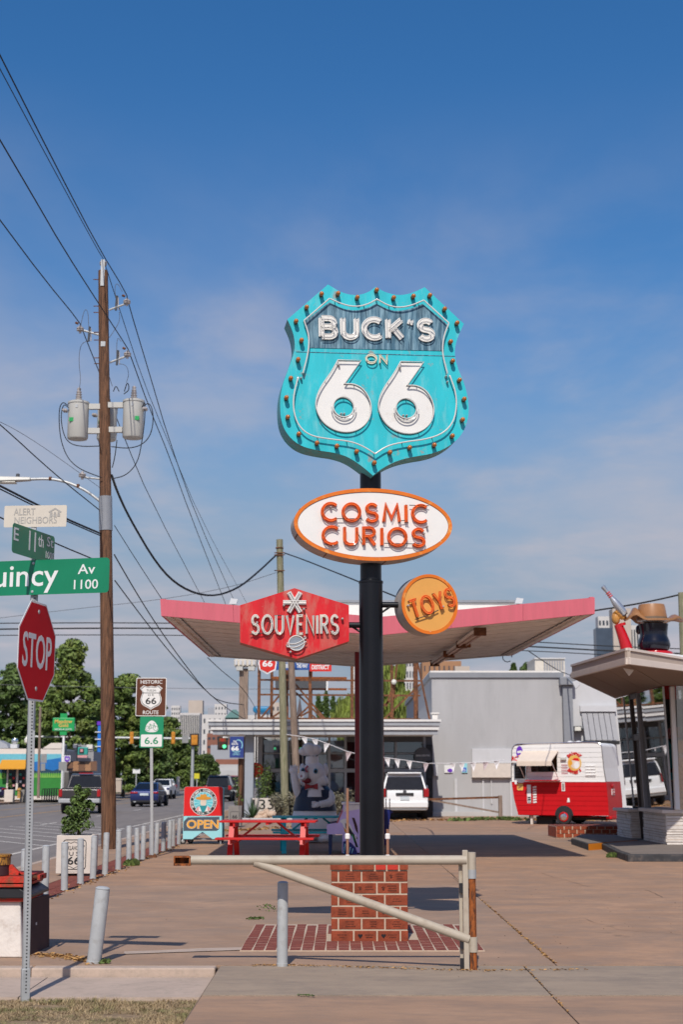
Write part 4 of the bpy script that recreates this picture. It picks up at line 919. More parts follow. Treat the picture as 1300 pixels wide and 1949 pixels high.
for pp in ([(168, 648), (152, 655), (149, 690), (153, 720), (150, 742)], [(153, 618), (160, 588), (167, 592), (168, 622)], [(221, 575), (217, 545), (223, 538), (232, 555)], [(221, 680), (222, 640), (230, 650)], [(226, 594), (228, 610), (215, 632), (207, 643)], [(226, 692), (240, 695), (245, 712), (240, 728)], [(207, 715), (213, 735)]): jumper(pp, .007, UD - .2, 'cable_grey')
# street lamp on the pole
sl = T('street_lamp', 'pale cobra head street lamp on a long curved arm off the wooden pole', 'street lamp', upt(950))
w3 = [P(x, y, UD - .05) for x, y in ((192, 956), (182, 948), (165, 935), (147, 926), (125, 917), (95, 911), (57, 912))]
MB().tube([V(p) for p in smooth_path(w3, 2)], .034, 10).build('arm', 'galvanised', sl)
for p in ((148, 925), (95, 911)): MB().lathe(P(*p, UD - .05) - V((.03, 0, 0)), [(.05, 0), (.05, .06)], 10, (1, 0, 0)).build('arm_collar', 'rust_dark', sl)
xa, xb, z0, z1 = rect(-6, 908, 58, 918, UD - .05); q = MB()
q.loft([V((xa, UD - .05 + s * .17, z)) for s, z in ((-1, z0), (1, z0), (.8, z1), (-.8, z1))], [V((xb, UD - .05 + s * .08, z)) for s, z in ((-1, z0 + .04), (1, z0 + .04), (.8, z1 - .01), (-.8, z1 - .01))])
h_ = q.build('lamp_head', 'transformer_grey', sl, bevel=.02)
MB().box(xa + .05, xb - .35, UD - .17, UD + .07, z0 - .02, z0 + .003).build('lamp_lens', 'lamp_glass', h_)
MB().lathe(P(33, 908, UD - .05), [(.045, -.02), (.045, .07), (.03, .08)], 12).build('photocell', 'trim_dark', h_)

# ================================================================ overhead wires
def onx(px, py, x):
    d = ray(px, py); t = x / d.x; return V((x, d.y * t, EYE + d.z * t))
WN = [0]
def wire(pts, r, label, m='cable_black'):
    o = MB().tube(pts, r, 6).build('overhead_wire', m, origin=pts[0]); tag(o, label, 'wire', 'overhead wires'); return o
def span(x, near, far, r, label):
    a = [onx(px, py, x) for px, py in near]; b = [onx(px, py, x) for px, py in far]
    e = a[0] + (a[0] - a[1]).normalized() * 6
    f = b[-1] + (b[-1] - b[-2]).normalized() * 12
    p = [e] + a + b + [f]; wire([V(q) for q in smooth_path(p, 1)], r, label)
span(P(241, 566, UD).x, [(0, 107), (100, 305), (186, 470), (240, 558)], [(243, 575), (282, 705), (320, 834), (372, 980), (437, 1125)], .013, 'topmost wire, on the upper insulator right of the brown pole')
span(P(196, 494, UD).x, [(0, 133), (100, 320), (182, 470), (196, 493)], [(197, 496), (225, 583), (270, 720), (316, 832), (380, 985), (455, 1122)], .010, 'thin wire on the very top pin of the wooden pole')
span(P(242, 667, UD).x, [(0, 268), (60, 370), (118, 470), (186, 576), (242, 662)], [(246, 672), (283, 775), (320, 864), (360, 975), (418, 1122)], .013, 'primary wire on the lower insulator that crosses in front of the pole')
span(P(152, 618, UD).x, [(0, 420), (80, 527), (151, 613)], [(156, 628), (190, 713), (237, 837), (284, 948), (380, 1130)], .013, 'primary wire on the insulator left of the wooden pole')
def lw(pp, D0, D1, r, label, m='cable_black', it=2):
    q = smooth_path([V((x, y, 0)) for x, y in pp], it); n = len(q)
    wire([P(p.x, p.y, D0 + (D1 - D0) * i / (n - 1)) for i, p in enumerate(q)], r, label, m)
lw([(-60, 896), (0, 925), (70, 961), (126, 988), (192, 1016)], 24, UD, .022, 'thick cable bundle meeting the pole from the street lamp side')
lw([(-60, 902), (0, 931), (70, 966), (126, 992), (194, 1021)], 24, UD, .014, 'thin cable running just under the thick bundle to the pole')
lw([(-60, 957), (0, 985), (106, 1035), (177, 1064), (198, 1075)], 24, UD, .014, 'cable reaching the pole behind the Quincy blade')
lw([(-60, 760), (0, 808), (100, 900), (190, 972)], 24, UD, .012, 'cable crossing over the street lamp arm to the pole wrap')
lw([(-60, 780), (0, 802), (60, 836), (130, 885), (192, 930)], 24, UD, .005, 'hair thin wire above the street lamp', 'cable_grey')
lw([(212, 905), (222, 935), (245, 985), (300, 1078), (345, 1120), (400, 1137), (450, 1122), (490, 1090), (526, 1056)], UD, 54, .034, 'thick black service drop sagging from the brown pole to the green pole')
lw([(540, 1052), (580, 1066), (640, 1090), (700, 1114), (790, 1150), (806, 1226)], 54, 36, .022, 'twisted service cable from the green pole to the pink canopy')
lw([(217, 1000), (260, 1068), (307, 1140), (330, 1172), (399, 1240)], UD, 36, .010, 'cable from the pole wrap down to the left tip of the canopy')
lw([(217, 1056), (255, 1122), (295, 1186), (340, 1250), (398, 1325), (430, 1338), (463, 1341)], UD, 62, .018, 'cable drooping from the brown pole to the grey sign post')
lw([(218, 1105), (265, 1168), (320, 1239), (380, 1305), (429, 1347), (470, 1372)], UD, 62, .016, 'lowest cable drooping from the brown pole over the office roof')
lw([(395, 1252), (425, 1280), (464, 1310), (500, 1372)], 36.2, 62, .012, 'thin cable under the canopy corner to the grey sign post')
for k, (ya, yb, yc, r_, lb) in enumerate(((1187, 1187, 1237, .03, 'upper of the three level wires crossing behind the stop sign'), (1199, 1197, 1246, .045, 'thick middle wire of the three level wires crossing behind the stop sign'), (1210, 1210, 1254, .026, 'lowest of the three level wires crossing behind the stop sign'))):
    lw([(-120, ya), (200, yb - 2), (420, yb), (760, (yb + yc) / 2 - 4), (1040, yc - 14), (1180, yc - 6), (1420, yc + 2)], 78, 78, r_, lb)
lw([(-60, 1184), (0, 1176), (150, 1158), (303, 1142), (440, 1118), (525, 1090)], 60, 54, .010, 'thin rising wire from the left edge to the green pole', 'cable_grey')
lw([(-100, 1300), (180, 1308), (470, 1312), (700, 1311)], 115, 115, .02, 'far thin wire crossing in front of the tree tops', 'cable_grey')
lw([(1120, 1164), (1200, 1152), (1260, 1140), (1310, 1128)], 46, 46, .03, 'black cable from behind the canopy to the pole at the right edge')
lw([(1005, 1238), (1040, 1262), (1070, 1280), (1110, 1292)], 40, 56, .014, 'black cable from the canopy corner to the grey downpipe')

# ================================================================ canopy
D1, D2 = 25.2, 36.04
cn = T('canopy', 'pink edged butterfly forecourt canopy on a maroon pylon behind the signs', 'canopy', (.6, 31, 0))
FL, FC, FR_, BL, BC, BR = P(306, 1172, D1), P(722, 1209, D1), P(1133, 1168, D1), P(397, 1250, D2), P(690, 1270, D2), P(975, 1248, D2)
TL, TC, TR = P(304, 1140, D1), P(722, 1174, D1), P(1133, 1137, D1)
hf = .31
def fascia(a, b, at, bt, n, nm='fascia', m='pink_paint', th=.07):
    n = V(n); MB().loft([a, b, bt, at], [p + n * th for p in (a, b, bt, at)]).build(nm, m, cn, smooth=0)
for a_, b_, at_, bt_ in ((FL, FC, TL, TC), (FC, FR_, TC, TR)):
    for k in range(3): u, v = k / 3 + .0006, (k + 1) / 3 - .0006; fascia(a_.lerp(b_, u), a_.lerp(b_, v), at_.lerp(bt_, u), at_.lerp(bt_, v), (0, 1, 0))
up_ = V((0, 0, hf))
fascia(FL + V((0, .07, 0)), BL, FL + up_ + V((0, .07, 0)), BL + up_, (1, 0, 0)); fascia(FR_ + V((0, .07, 0)), BR, FR_ + up_ + V((0, .07, 0)), BR + up_, (-1, 0, 0))
fascia(BL + V((.07, 0, 0)), BC, BL + up_ + V((.07, 0, 0)), BC + up_, (0, -1, 0), m='soffit_white'); fascia(BC, BR + V((-.07, 0, 0)), BC + up_, BR + up_ + V((-.07, 0, 0)), (0, -1, 0), m='soffit_white')
for (a, b, c_, d) in ((FL, FC, BL, BC), (FC, FR_, BC, BR)):
    n = 20
    for i in range(n):
        t0 = .012 + i * .976 / n; t1 = t0 + .976 / n - .0022
        l0, l1 = a.lerp(c_, t0), a.lerp(c_, t1); r0, r1 = b.lerp(d, t0), b.lerp(d, t1); dx = (b - a).normalized() * .10; up2 = V((0, 0, .035 + (i % 2) * .006))
        pl = [l0 + dx + up2, r0 - dx * .1 + up2, r1 - dx * .1 + up2, l1 + dx + up2]
        MB().loft(pl, [p + V((0, 0, .02)) for p in pl]).build('soffit_panel', 'soffit_white', cn, smooth=0)
    dk = [p + V((0, 0, .22)) for p in (a + V((.05, .05, 0)), b + V((0, .05, 0)), d + V((0, -.05, 0)), c_ + V((.05, -.05, 0)))]
    MB().loft(dk, [p + V((0, 0, .04)) for p in dk]).build('roof_deck', 'roof_white', cn, smooth=0)
for a, b, s in ((FL, BL, 1), (FR_, BR, -1)):   # edge angle and hanging light string
    MB().beam(a + V((s * .11, .05, .01)), b + V((s * .11, -.05, .01)), .10, .045).build('edge_trim', 'soffit_white', cn)
    q = MB(); n = 44
    pts = [a.lerp(b, i / n) + V((s * (.30 + .02 * (i % 2)), 0, .012 - .03 * (i % 2))) for i in range(1, n)]; q.tube(pts, .012, 5); q.build('light_string', 'trim_dark', cn)
def onsof(px, py, tri):
    a, b, c_ = tri; n = (b - a).cross(c_ - a); d = ray(px, py); e = V((0, 0, EYE)); return e + d * ((a - e).dot(n) / d.dot(n))
f0, f1 = onsof(828, 1256, (FC, FR_, BR)), onsof(914, 1194, (FC, FR_, BR))
for k, (ta, tb) in enumerate(((0, .36), (.34, .68), (.66, 1.0))):
    s = V((.05 if k == 1 else 0, 0, -.06)); a = f0.lerp(f1, ta) + s; b = f0.lerp(f1, tb) + s
    fx = MB().beam(a, b, .20, .05).build('light_fixture', 'soffit_white', cn)
    for o_ in (-.06, .06): MB().cyl(a + V((o_, 0, -.05)), b + V((o_, 0, -.05)), .020, n=8).build('copper_tube', 'copper_tube', fx)
    for p in (a, b): MB().box(p.x - .11, p.x + .11, p.y - .06, p.y + .06, p.z - .09, p.z + .05).build('end_box', 'rust_dark', fx)
za, zb = P(800, 1168, 31).z, P(860, 1147, 31).z
MB().box(P(640, 1150, 31).x, P(985, 1150, 31).x, 31, 31.15, 4.6, zb).build('roof_upstand', 'roof_white', cn, bevel=.01)
MB().box(P(640, 1150, 31).x, P(985, 1150, 31).x, 30.95, 31.2, zb, zb + .05).build('upstand_cap', 'trim_grey', cn)
for px, py in ((988, 1143), (443, 1144)):
    c_ = P(px, py, 29); MB().loft([c_ + V((x, 0, z)) for x, z in ((-.08, -.06), (.07, -.06), (.10, .04), (-.04, .06))], [c_ + V((x, .12, z)) for x, z in ((-.08, -.06), (.07, -.06), (.10, .04), (-.04, .06))]).build('floodlight', 'wall_paint', cn)
    MB().box(c_.x - .03, c_.x + .03, 29.1, 29.14, 4.7, c_.z).build('flood_bracket', 'trim_dark', cn)
cx_ = .60; MB().box(cx_ - .31, cx_ + .31, 30.8, 31.3, 0, 4.45).build('pylon', 'maroon', cn, bevel=.02)
MB().box(cx_ - .40, cx_ + .40, 30.7, 31.4, 0, .12).build('pylon_base', 'kerb_top', cn, bevel=.02)
a = BR + V((-.12, .0, -.02)); MB().tube([a + V((.12 * math.cos(t), 0, .12 * math.sin(t) - .02)) for t in [i * .6 for i in range(10)]], .012, 6).build('cable_loop', 'cable_black', cn)

# ================================================================ picnic tables
def picnic(name, label, m, c, yaw, L=1.85):
    t = T(name, label, 'picnic table', (0, 0, 0), 'picnic tables under the canopy')
    for i in range(5): MB().box(-L / 2, L / 2, -.36 + i * .146, -.36 + i * .146 + .138, .725, .763).build('table_plank', m, t, bevel=.006)
    for s in (-1, 1):
        for k in range(2): y0 = s * (.60 + k * .146) ; MB().box(-L / 2, L / 2, min(y0, y0 + s * .138), max(y0, y0 + s * .138), .425, .463).build('bench_plank', m, t, bevel=.006)
    for x in (-L / 2 + .24, L / 2 - .24):
        for s in (-1, 1): MB().beam((x, s * .62, 0), (x, s * .22, .725), .045, .10, (1, 0, 0)).build('leg', m, t)
        MB().box(x + .024, x + .066, -.74, .74, .345, .425).build('bench_bearer', m, t, bevel=.004)
        MB().box(x + .024, x + .066, -.34, .34, .645, .725).build('top_bearer', m, t, bevel=.004)
        sx = -1 if x > 0 else 1; MB().beam((x + sx * .06, 0, .37), (x + sx * .52, 0, .72), .04, .08, (0, 1, 0)).build('diagonal_brace', m, t)
    MB().box(-.03, .03, -.34, .34, .685, .725).build('cleat', m, t)
    t.location = c; t.rotation_euler = (0, 0, R(yaw)); return t
a = P(513, 1600, 28.3); picnic('picnic_table', 'red wooden picnic table with attached benches nearest the gate', 'table_red', (a.x, 28.0, 0), -3)
a = P(600, 1600, 31.4); picnic('picnic_table', 'teal wooden picnic table in front of the inflatable pig', 'table_teal', (a.x, 31.2, 0), 4)

# ================================================================ OPEN sign on wheels
AD = 35.0; fr = yawfr(386, 1550, AD, 3); af = T('sandwich_board', 'wheeled red and light blue sandwich board with a cowboy badge reading OPEN', 'sandwich board', V((fr.o.x, AD, 0)))
q = lambda *pp: [fr.px(*p) for p in pp]
hw = .47; zt_ = fr.px(386, 1497)[1]; zs = fr.px(386, 1553)[1]; zb = fr.px(386, 1597)[1]
board = rrect(-hw, zb, hw, zt_, .06); nb_ = fr.px(386, 1583)[1]
outl = [(-hw, zb), (-.24, zb), (0, nb_), (.24, zb), (hw, zb)] + arc(hw - .06, zt_ - .06, .06, .06, 0, 90, 6) + arc(-hw + .06, zt_ - .06, .06, .06, 90, 180, 6)
tilt = .13
frt = Fr(fr.o, fr.u, (0, .10, 1))
fill([outl], -.03, 0, frt).build('front_board', 'sky_blue_paint', af, bevel=.004)
frb = Fr(fr.o + V((0, .52, 0)), fr.u, (0, -.22, 1)); fill([outl], -.03, 0, frb).build('back_board', 'sky_blue_paint', af)
fill([[(-hw + .003, zs), (hw - .003, zs)] + arc(hw - .063, zt_ - .063, .06, .06, 0, 90, 6) + arc(-hw + .063, zt_ - .063, .06, .06, 90, 180, 6)], .001, .003, frt).build('red_panel', 'sign_red_gloss', af, smooth=0)
o1 = fr.px(386, 1562)[1]; o2 = fr.px(386, 1579)[1]
fill([[(-hw + .01, o1 - .02), (-.36, o1 + .08), (.40, o1 + .09), (.40, o2 + .02), (.34, o2 - .03), (-hw + .01, o2 - .03)]], .001, .003, frt).build('shadow_block', 'slate_blue', af, smooth=0)
zc = (o1 + o2) / 2 + .02
text('OPEN', frt, .0, zc, .80, .23, .0035, .0045, .055).build('lettering_outline', 'slate_blue', af, smooth=0)
text('OPEN', frt, .0, zc, .78, .215, .005, .006, .04).build('lettering', 'faded_sign', af, smooth=0)
text('OPEN', frt, .0, zc, .76, .195, .0065, .0075, .022).build('lettering', 'orange_letter', af, smooth=0)
bc = fr.px(386.5, 1526); br_ = .325
for k, (r0, m, c0) in enumerate(((1.0, 'sign_white', .0035), (.965, 'ink_black', .0045), (.74, 'sign_white', .0055), (.71, 'cyan_flat', .0065))): fill([arc(bc[0], bc[1], br_ * r0, br_ * r0, 0, 354, 59)], c0, c0 + .0008, frt).build('badge_ring', m, af, smooth=0)
q = MB()
for i in range(16):
    a0 = i * 22.5; q.add([frt.pt(bc[0], bc[1], .0078), frt.pt(bc[0] + br_ * .69 * math.cos(R(a0)), bc[1] + br_ * .69 * math.sin(R(a0)), .0078), frt.pt(bc[0] + br_ * .69 * math.cos(R(a0 + 9)), bc[1] + br_ * .69 * math.sin(R(a0 + 9)), .0078)], [(0, 1, 2)])
q.build('sun_rays', 'sky_blue_paint', af, smooth=0)
def bl(pts, m, c0, nm): fill([[(bc[0] + x * br_, bc[1] + y * br_) for x, y in pts]], c0, c0 + .0008, frt).build(nm, m, af, smooth=0)
bl([(-.6, -.62), (-.3, -.30), (.3, -.30), (.6, -.62), (.3, -.70), (-.3, -.70)], 'sign_white', .0088, 'shirt_print')
for s in (-1, 1):
    for k in range(2): bl([(s * (.34 + k * .13), -.66), (s * (.40 + k * .13), -.66), (s * (.36 + k * .08), -.38), (s * (.31 + k * .08), -.36)], 'sign_red_gloss', .0098, 'shirt_stripe')
bl(arc(0, -.04, .22, .32, 0, 350, 24), 'skin_print', .0108, 'face_print')
bl([(-.30, -.28), (.30, -.28), (.12, -.70), (0, -.80), (-.12, -.70)], 'teal_print', .0118, 'scarf_print')
bl(arc(0, .26, .58, .13, 0, 350, 24), 'hat_print', .0128, 'hat_brim_print'); bl([(-.27, .26), (-.22, .56), (-.06, .52), (.08, .58), (.22, .54), (.27, .26)], 'hat_print', .0138, 'hat_crown_print')
lq = MB(); word_t = "BUCK ATOM'S COSMIC CURIOS"
for i, ch in enumerate(word_t):
    if ch == ' ': continue
    a0 = R(205 - i * 230 / (len(word_t) - 1)); text(ch, frt, bc[0] + br_ * .85 * math.cos(a0), bc[1] + br_ * .85 * math.sin(a0), None, .055, .0056, .0062, .02, lq, a0 - math.pi / 2, res=1)
for i, ch in enumerate('TULSA, OK'):
    if ch == ' ': continue
    a0 = R(240 + i * 60 / 8); text(ch, frt, bc[0] + br_ * .85 * math.cos(a0), bc[1] + br_ * .85 * math.sin(a0), None, .05 if ch != ',' else .02, .0056, .0062, .02, lq, a0 + math.pi / 2, res=1)
lq.build('badge_lettering', 'sign_white', af, smooth=0)
for dx, dy in ((-hw + .02, .0), (-hw + .16, .38), (hw - .05, .38)):
    MB().lathe(fr.o + fr.u * dx + V((-.02, dy, 0)) + V((0, 0, .075 - fr.o.z)), [(.075, 0), (.075, .04)], 16, (0, 1, 0)).build('wheel', 'rubber', af)
    MB().lathe(fr.o + fr.u * dx + V((-.02, dy - .004, 0)) + V((0, 0, .075 - fr.o.z)), [(.045, 0), (.03, .01)], 12, (0, -1, 0)).build('hub', 'galvanised', af)
MB().box(fr.o.x - hw + .03, fr.o.x + hw - .03, AD + .1, AD + .4, .10, .13).build('base_tray', 'trim_grey', af)
for s in (-1, 1): MB().box(fr.o.x + s * (hw - .04) - .02, fr.o.x + s * (hw - .04) + .02, AD + .02, AD + .06, .0 + (.05 if s < 0 else 0), .2).build('foot', 'trim_grey', af)

# ================================================================ painted piano and blue board
D = 30.2; fr = Fr(P(667, 1590, D), (1, 0, 0)); pn = T('upright_piano', 'lavender painted upright piano with a bird mural seen end on beside the black pole', 'piano', V((fr.o.x, D, 0)))
pf = lambda pts: [fr.px(*p) for p in pts]; gz_ = -fr.o.z
side = pf([(622, 1588), (622, 1569), (641, 1566), (652, 1543), (653, 1532), (706, 1532)]) + [(fr.px(706, 1600)[0], gz_ + .04), (fr.px(651, 1600)[0], gz_ + .04)] + pf([(652, 1588)])
fill([side], -.035, 0, fr).build('side_panel', 'lavender', pn, bevel=.004)
fill([side], -1.42, -1.385, fr).build('side_panel', 'lavender', pn)
body = pf([(642, 1582), (642, 1568), (656, 1548), (656, 1534), (704, 1534)]) + [(fr.px(704, 1600)[0], gz_ + .08), (fr.px(656, 1600)[0], gz_ + .08)] + pf([(656, 1582)])
fill([body], -1.38, -.04, fr).build('case', 'royal_blue', pn)
fill([pf([(650, 1531), (650, 1528), (708, 1528), (708, 1531)])], -1.44, .02, fr).build('lid', 'white_plain', pn)
fill([pf([(654, 1545), (656, 1532), (684, 1532), (684, 1540)])], .001, .004, fr).build('music_print', 'paper', pn, smooth=0)
fill([pf([(640, 1566), (651, 1541), (653, 1543), (643, 1567)])], .001, .006, fr).build('edge_band', 'pig_pink', pn, smooth=0)
lg = pf([(625, 1588), (632, 1588)]); 
for c0 in (-.06, -1.38): fill([lg[::-1] + [(lg[0][0] + .01, gz_), (lg[1][0] - .01, gz_)]], c0 - .03, c0 + .03, fr).build('leg', 'navy_flat', pn)
fill([pf([(653, 1602), (660, 1600), (668, 1604), (676, 1612), (680, 1622), (680, 1626), (653, 1626)])], .001, .004, fr).build('blue_mural', 'royal_blue', pn, smooth=0)
for i in range(4): fill([pf([(656 + i * 5, 1606 + i * 3), (658 + i * 5, 1606 + i * 3), (655 + i * 5, 1624), (654 + i * 5, 1624)])], .0045, .0055, fr).build('blue_mural_streak', 'sky_blue_paint', pn, smooth=0)
fill([pf([(646, 1563), (652, 1559), (658, 1558), (663, 1563), (668, 1572), (672, 1582), (668, 1590), (660, 1586), (655, 1577), (652, 1568)])], .001, .003, fr).build('bird_body_print', 'sign_white', pn, smooth=0)
fill([pf([(654, 1574), (659, 1580), (667, 1588), (662, 1589), (656, 1583)])], .0035, .0045, fr).build('bird_breast_print', 'orange_letter', pn, smooth=0)
fill([pf([(657, 1566), (664, 1572), (671, 1584), (681, 1596), (676, 1597), (664, 1586), (658, 1576)])], .005, .006, fr).build('bird_wing_print', 'ink_black', pn, smooth=0)
for k in range(3): fill([pf([(669 + k * 3, 1588), (671 + k * 3, 1588), (682 - k, 1612), (678 - k, 1612)])], .0065, .0075, fr).build('bird_tail_print', ('meadow_green', 'ink_black', 'sign_white')[k], pn, smooth=0)
fill([pf([(670, 1556), (675, 1557), (680, 1572), (682, 1588), (677, 1580)])], .0065, .0075, fr).build('branch_print', 'dark_maroon', pn, smooth=0)
bb = T('blue_board', 'narrow dark blue painted board standing just right of the black pole', 'board', P(737, 1608, 31.5))
fb = Fr(P(737, 1575, 31.5), (1, 0, 0)); pf = lambda pts: [fb.px(*p) for p in pts]
fill([pf([(731, 1540), (744, 1541), (749, 1546), (743, 1550), (741, 1574), (738, 1608), (729, 1608), (728, 1570), (730, 1552)])], -.05, 0, fb).build('panel', 'royal_blue', bb, bevel=.004)
fill([[(-.07, fb.px(737, 1608)[1]), (.0, fb.px(737, 1608)[1]), (.0, -fb.o.z), (-.07, -fb.o.z)]], -.045, -.005, fb).build('stake', 'wood_grey', bb)
for dx in (-.02, .06): MB().cyl(fb.pt(dx, fb.px(737, 1548)[1], -.02), fb.pt(dx, fb.px(737, 1520)[1], -.02), .012, n=8).build('finial_rod', 'faded_sign', bb)

# ================================================================ planters along the walk, concrete pier
def leafball(mb, pts, n, rng, s, flat=.5):
    for i in range(n):
        c, rad = pts[rng.randrange(len(pts))]; d = V((rng.gauss(0, 1), rng.gauss(0, 1), rng.gauss(0, 1))).normalized()
        p = V(c) + V((d.x * rad[0], d.y * rad[1], d.z * rad[2])) * (rng.random() ** .35)
        nrm = (d * .8 + V((rng.uniform(-1, 1), rng.uniform(-1, 1), rng.uniform(-.2, 1.2))) * .7).normalized(); a = nrm.orthogonal().normalized(); a = (Matrix.Rotation(rng.random() * 6.28, 3, nrm) @ a); b = nrm.cross(a)
        l = s * rng.uniform(.6, 1.3); w_ = l * flat
        mb.add([p - a * l, p - b * w_ + nrm * l * .12, p + a * l, p + b * w_ + nrm * l * .12], [(0, 1, 2, 3)])
    return mb
def planterbox(x0, x1, y0, y1, D, label, m, depth=None, text_=True):
    xa, xb, z0, z1 = rect(x0, y0, x1, y1, D); z0 = 0; dp = depth or (xb - xa)
    t = T('planter', label, 'planter', ((xa + xb) / 2, D, 0), 'square concrete planters with a route shield')
    th = .05; b_ = MB()
    for bx_ in ((xa, xb, D, D + th, .04, z1), (xa, xb, D + dp - th, D + dp, .04, z1), (xa, xa + th, D + th, D + dp - th, .04, z1), (xb - th, xb, D + th, D + dp - th, .04, z1)): b_.box(*bx_)
    b_.build('box', m, t, bevel=.008)
    for sx in (xa + .06, xb - .12):
        for sy in (D + .04, D + dp - .1): MB().box(sx, sx + .07, sy, sy + .07, 0, .045).build('foot', 'trim_dark', t)
    MB().box(xa + th, xb - th, D + th, D + dp - th, z1 - .08, z1 - .05).build('soil', 'soil', t)
    return t, xa, xb, z1, dp
t, xa, xb, z1, dp = planterbox(106, 174, 1590, 1668, 23.6, 'whitewashed planter with an OKLAHOMA US 66 shield and a clipped bush by the pole', 'planter_white')
fr = Fr(((xa + xb) / 2, 23.6, z1 / 2 + .02), (1, 0, 0)); s = (xb - xa) / 2
q = MB(); ribbon(q, [(a, b) for a, b in rrect(-s * .62, -z1 * .36, s * .66, z1 * .36, .05)] + [rrect(-s * .62, -z1 * .36, s * .66, z1 * .36, .05)[0]], .012, fr, .001, .004); q.build('frame_print', 'ink_black', t, smooth=0)
shp = [(0, -.36), (-.10, -.31), (-.26, -.27), (-.30, -.1), (-.24, .1), (-.3, .22), (-.2, .32), (-.1, .29), (0, .33), (.1, .29), (.2, .32), (.3, .22), (.24, .1), (.30, -.1), (.26, -.27), (.10, -.31), (0, -.36)]
q = MB(); ribbon(q, [(a * s * 1.9, b * z1 * .95) for a, b in shp], .008, fr, .001, .003); q.build('shield_print', 'ink_black', t, smooth=0)
text('OKLAHOMA', fr, 0, z1 * .16, s * 1.0, .07, .001, .003, .01).build('lettering', 'ink_black', t, smooth=0)
text('U S', fr, 0, z1 * .02, s * .55, .065, .001, .003, .01).build('lettering', 'ink_black', t, smooth=0)
text('66', fr, 0, -z1 * .15, s * .72, .13, .001, .003, .02).build('lettering', 'ink_black', t, smooth=0)
text('ROUTE', fr, 0, -z1 * .42, s * .6, .03, .001, .002, .0).build('lettering', 'faded_letter', t, smooth=0)
c_ = V(((xa + xb) / 2, 23.6 + dp / 2, z1 - .08)); bu = T('clipped_bush', 'narrow cone shaped evergreen bush growing in the whitewashed planter', 'bush', c_)
MB().tube([c_, c_ + V((.02, 0, .4)), c_ + V((0, .01, .8))], [.022, .016, .008], 8).build('stem', 'bark', bu)
rg = random.Random(11); q = MB(); hb_ = P(148, 1497, 23.9).z - c_.z
cl = [(c_ + V((rg.gauss(0, .06 * (1 - k / 9) + .02), rg.gauss(0, .05), .17 + (hb_ - .22) * k / 9)), (.05 + .165 * (1 - (k / 9.5)) ** .8, .05 + .165 * (1 - k / 9.5) ** .8, .09)) for k in range(10)]
cl += [(p + V((rg.uniform(-.13, .13), rg.uniform(-.1, .1), rg.uniform(-.05, .05))), (.06, .06, .07)) for p, _ in cl[:9]] + [(p + V((rg.uniform(-.19, .19), rg.uniform(-.1, .1), rg.uniform(0, .08))), (.04, .04, .07)) for p, _ in cl[:6]]
leafball(q, cl, 4200, rg, .030, .5).build('crown', 'leaf_dark', bu, smooth=0)
pr = T('concrete_pier', 'whitewashed concrete pier capped with rusty red steel at the left edge', 'pier', (-3.1, 13.2, 0))
pd_ = 13.0; xe = P(42, 1790, pd_).x; xt = P(36, 1716, pd_).x; zt_ = P(30, 1716, pd_).z
MB().loft([V((-4.2, pd_, 0)), V((xe, pd_, 0)), V((xt, pd_ + .03, zt_)), V((-4.2, pd_ + .03, zt_))], [V((-4.2, pd_ + .9, 0)), V((xe + .06, pd_ + .9, 0)), V((xt + .09, pd_ + .85, zt_)), V((-4.2, pd_ + .85, zt_))]).build('block', 'pier_white', pr, bevel=.012)
MB().loft([V((xe + .004, pd_ + .05, 0)), V((xe + .055, pd_ + .85, 0)), V((xt + .085, pd_ + .82, zt_)), V((xt + .006, pd_ + .06, zt_))], [V((xe + .02, pd_ + .05, 0)), V((xe + .07, pd_ + .85, 0)), V((xt + .10, pd_ + .82, zt_)), V((xt + .022, pd_ + .06, zt_))]).build('side_board', 'dark_maroon', pr)
zz1 = P(30, 1689, pd_).z
MB().box(-4.2, xt + .05, pd_ - .01, pd_ + .8, zt_ + .002, zt_ + .03).build('red_band', 'rusty_red', pr)
MB().loft([V((-4.2, pd_ - .04, zt_ + .03)), V((xt + .10, pd_ - .04, zt_ + .03)), V((xt + .10, pd_ - .04, zt_ + .06)), V((xt - .0, pd_ - .04, zz1)), V((-4.2, pd_ - .04, zz1))], [V((-4.2, pd_ + .8, zt_ + .03)), V((xt + .10, pd_ + .8, zt_ + .03)), V((xt + .10, pd_ + .8, zt_ + .06)), V((xt - .0, pd_ + .8, zz1)), V((-4.2, pd_ + .8, zz1))]).build('saddle', 'black_steel', pr, bevel=.01)
for py0, py1, px_, m in ((1688, 1682, 46, 'rusty_red'), (1680, 1668, 47, 'rusty_red')): MB().box(-4.2, P(px_, 1680, pd_).x, pd_ - .06, pd_ + .8, P(30, py0, pd_).z, P(30, py1, pd_).z).build('steel_plate', m, pr, bevel=.004)
MB().box(P(61, 1673, pd_).x, P(66, 1673, pd_).x, pd_ + .2, pd_ + .5, P(60, 1678, pd_).z, P(60, 1668, pd_).z).build('bolt_end', 'rusty_red', pr)
MB().box(P(40, 1673, pd_).x, P(66, 1673, pd_).x, pd_ + .3, pd_ + .36, P(60, 1675, pd_).z, P(60, 1671, pd_).z).build('tie_bar', 'rust_dark', pr)
zc = P(30, 1668, pd_).z
pl = [(P(x, 1660, pd_).x, P(30, y, pd_).z) for x, y in ((-60, 1667), (36, 1667), (16, 1647), (-60, 1647))]
MB().prism([V((x, pd_ + .1, z)) for x, z in pl], (0, .05, 0)).build('gusset', 'rusty_red', pr)
MB().lathe(V((P(-14, 1640, pd_).x, pd_ + .12, P(0, 1667, pd_).z)), [(.125, 0), (.12, P(0, 1647, pd_).z - P(0, 1667, pd_).z)], 20).build('column_stub', 'dark_maroon', pr)
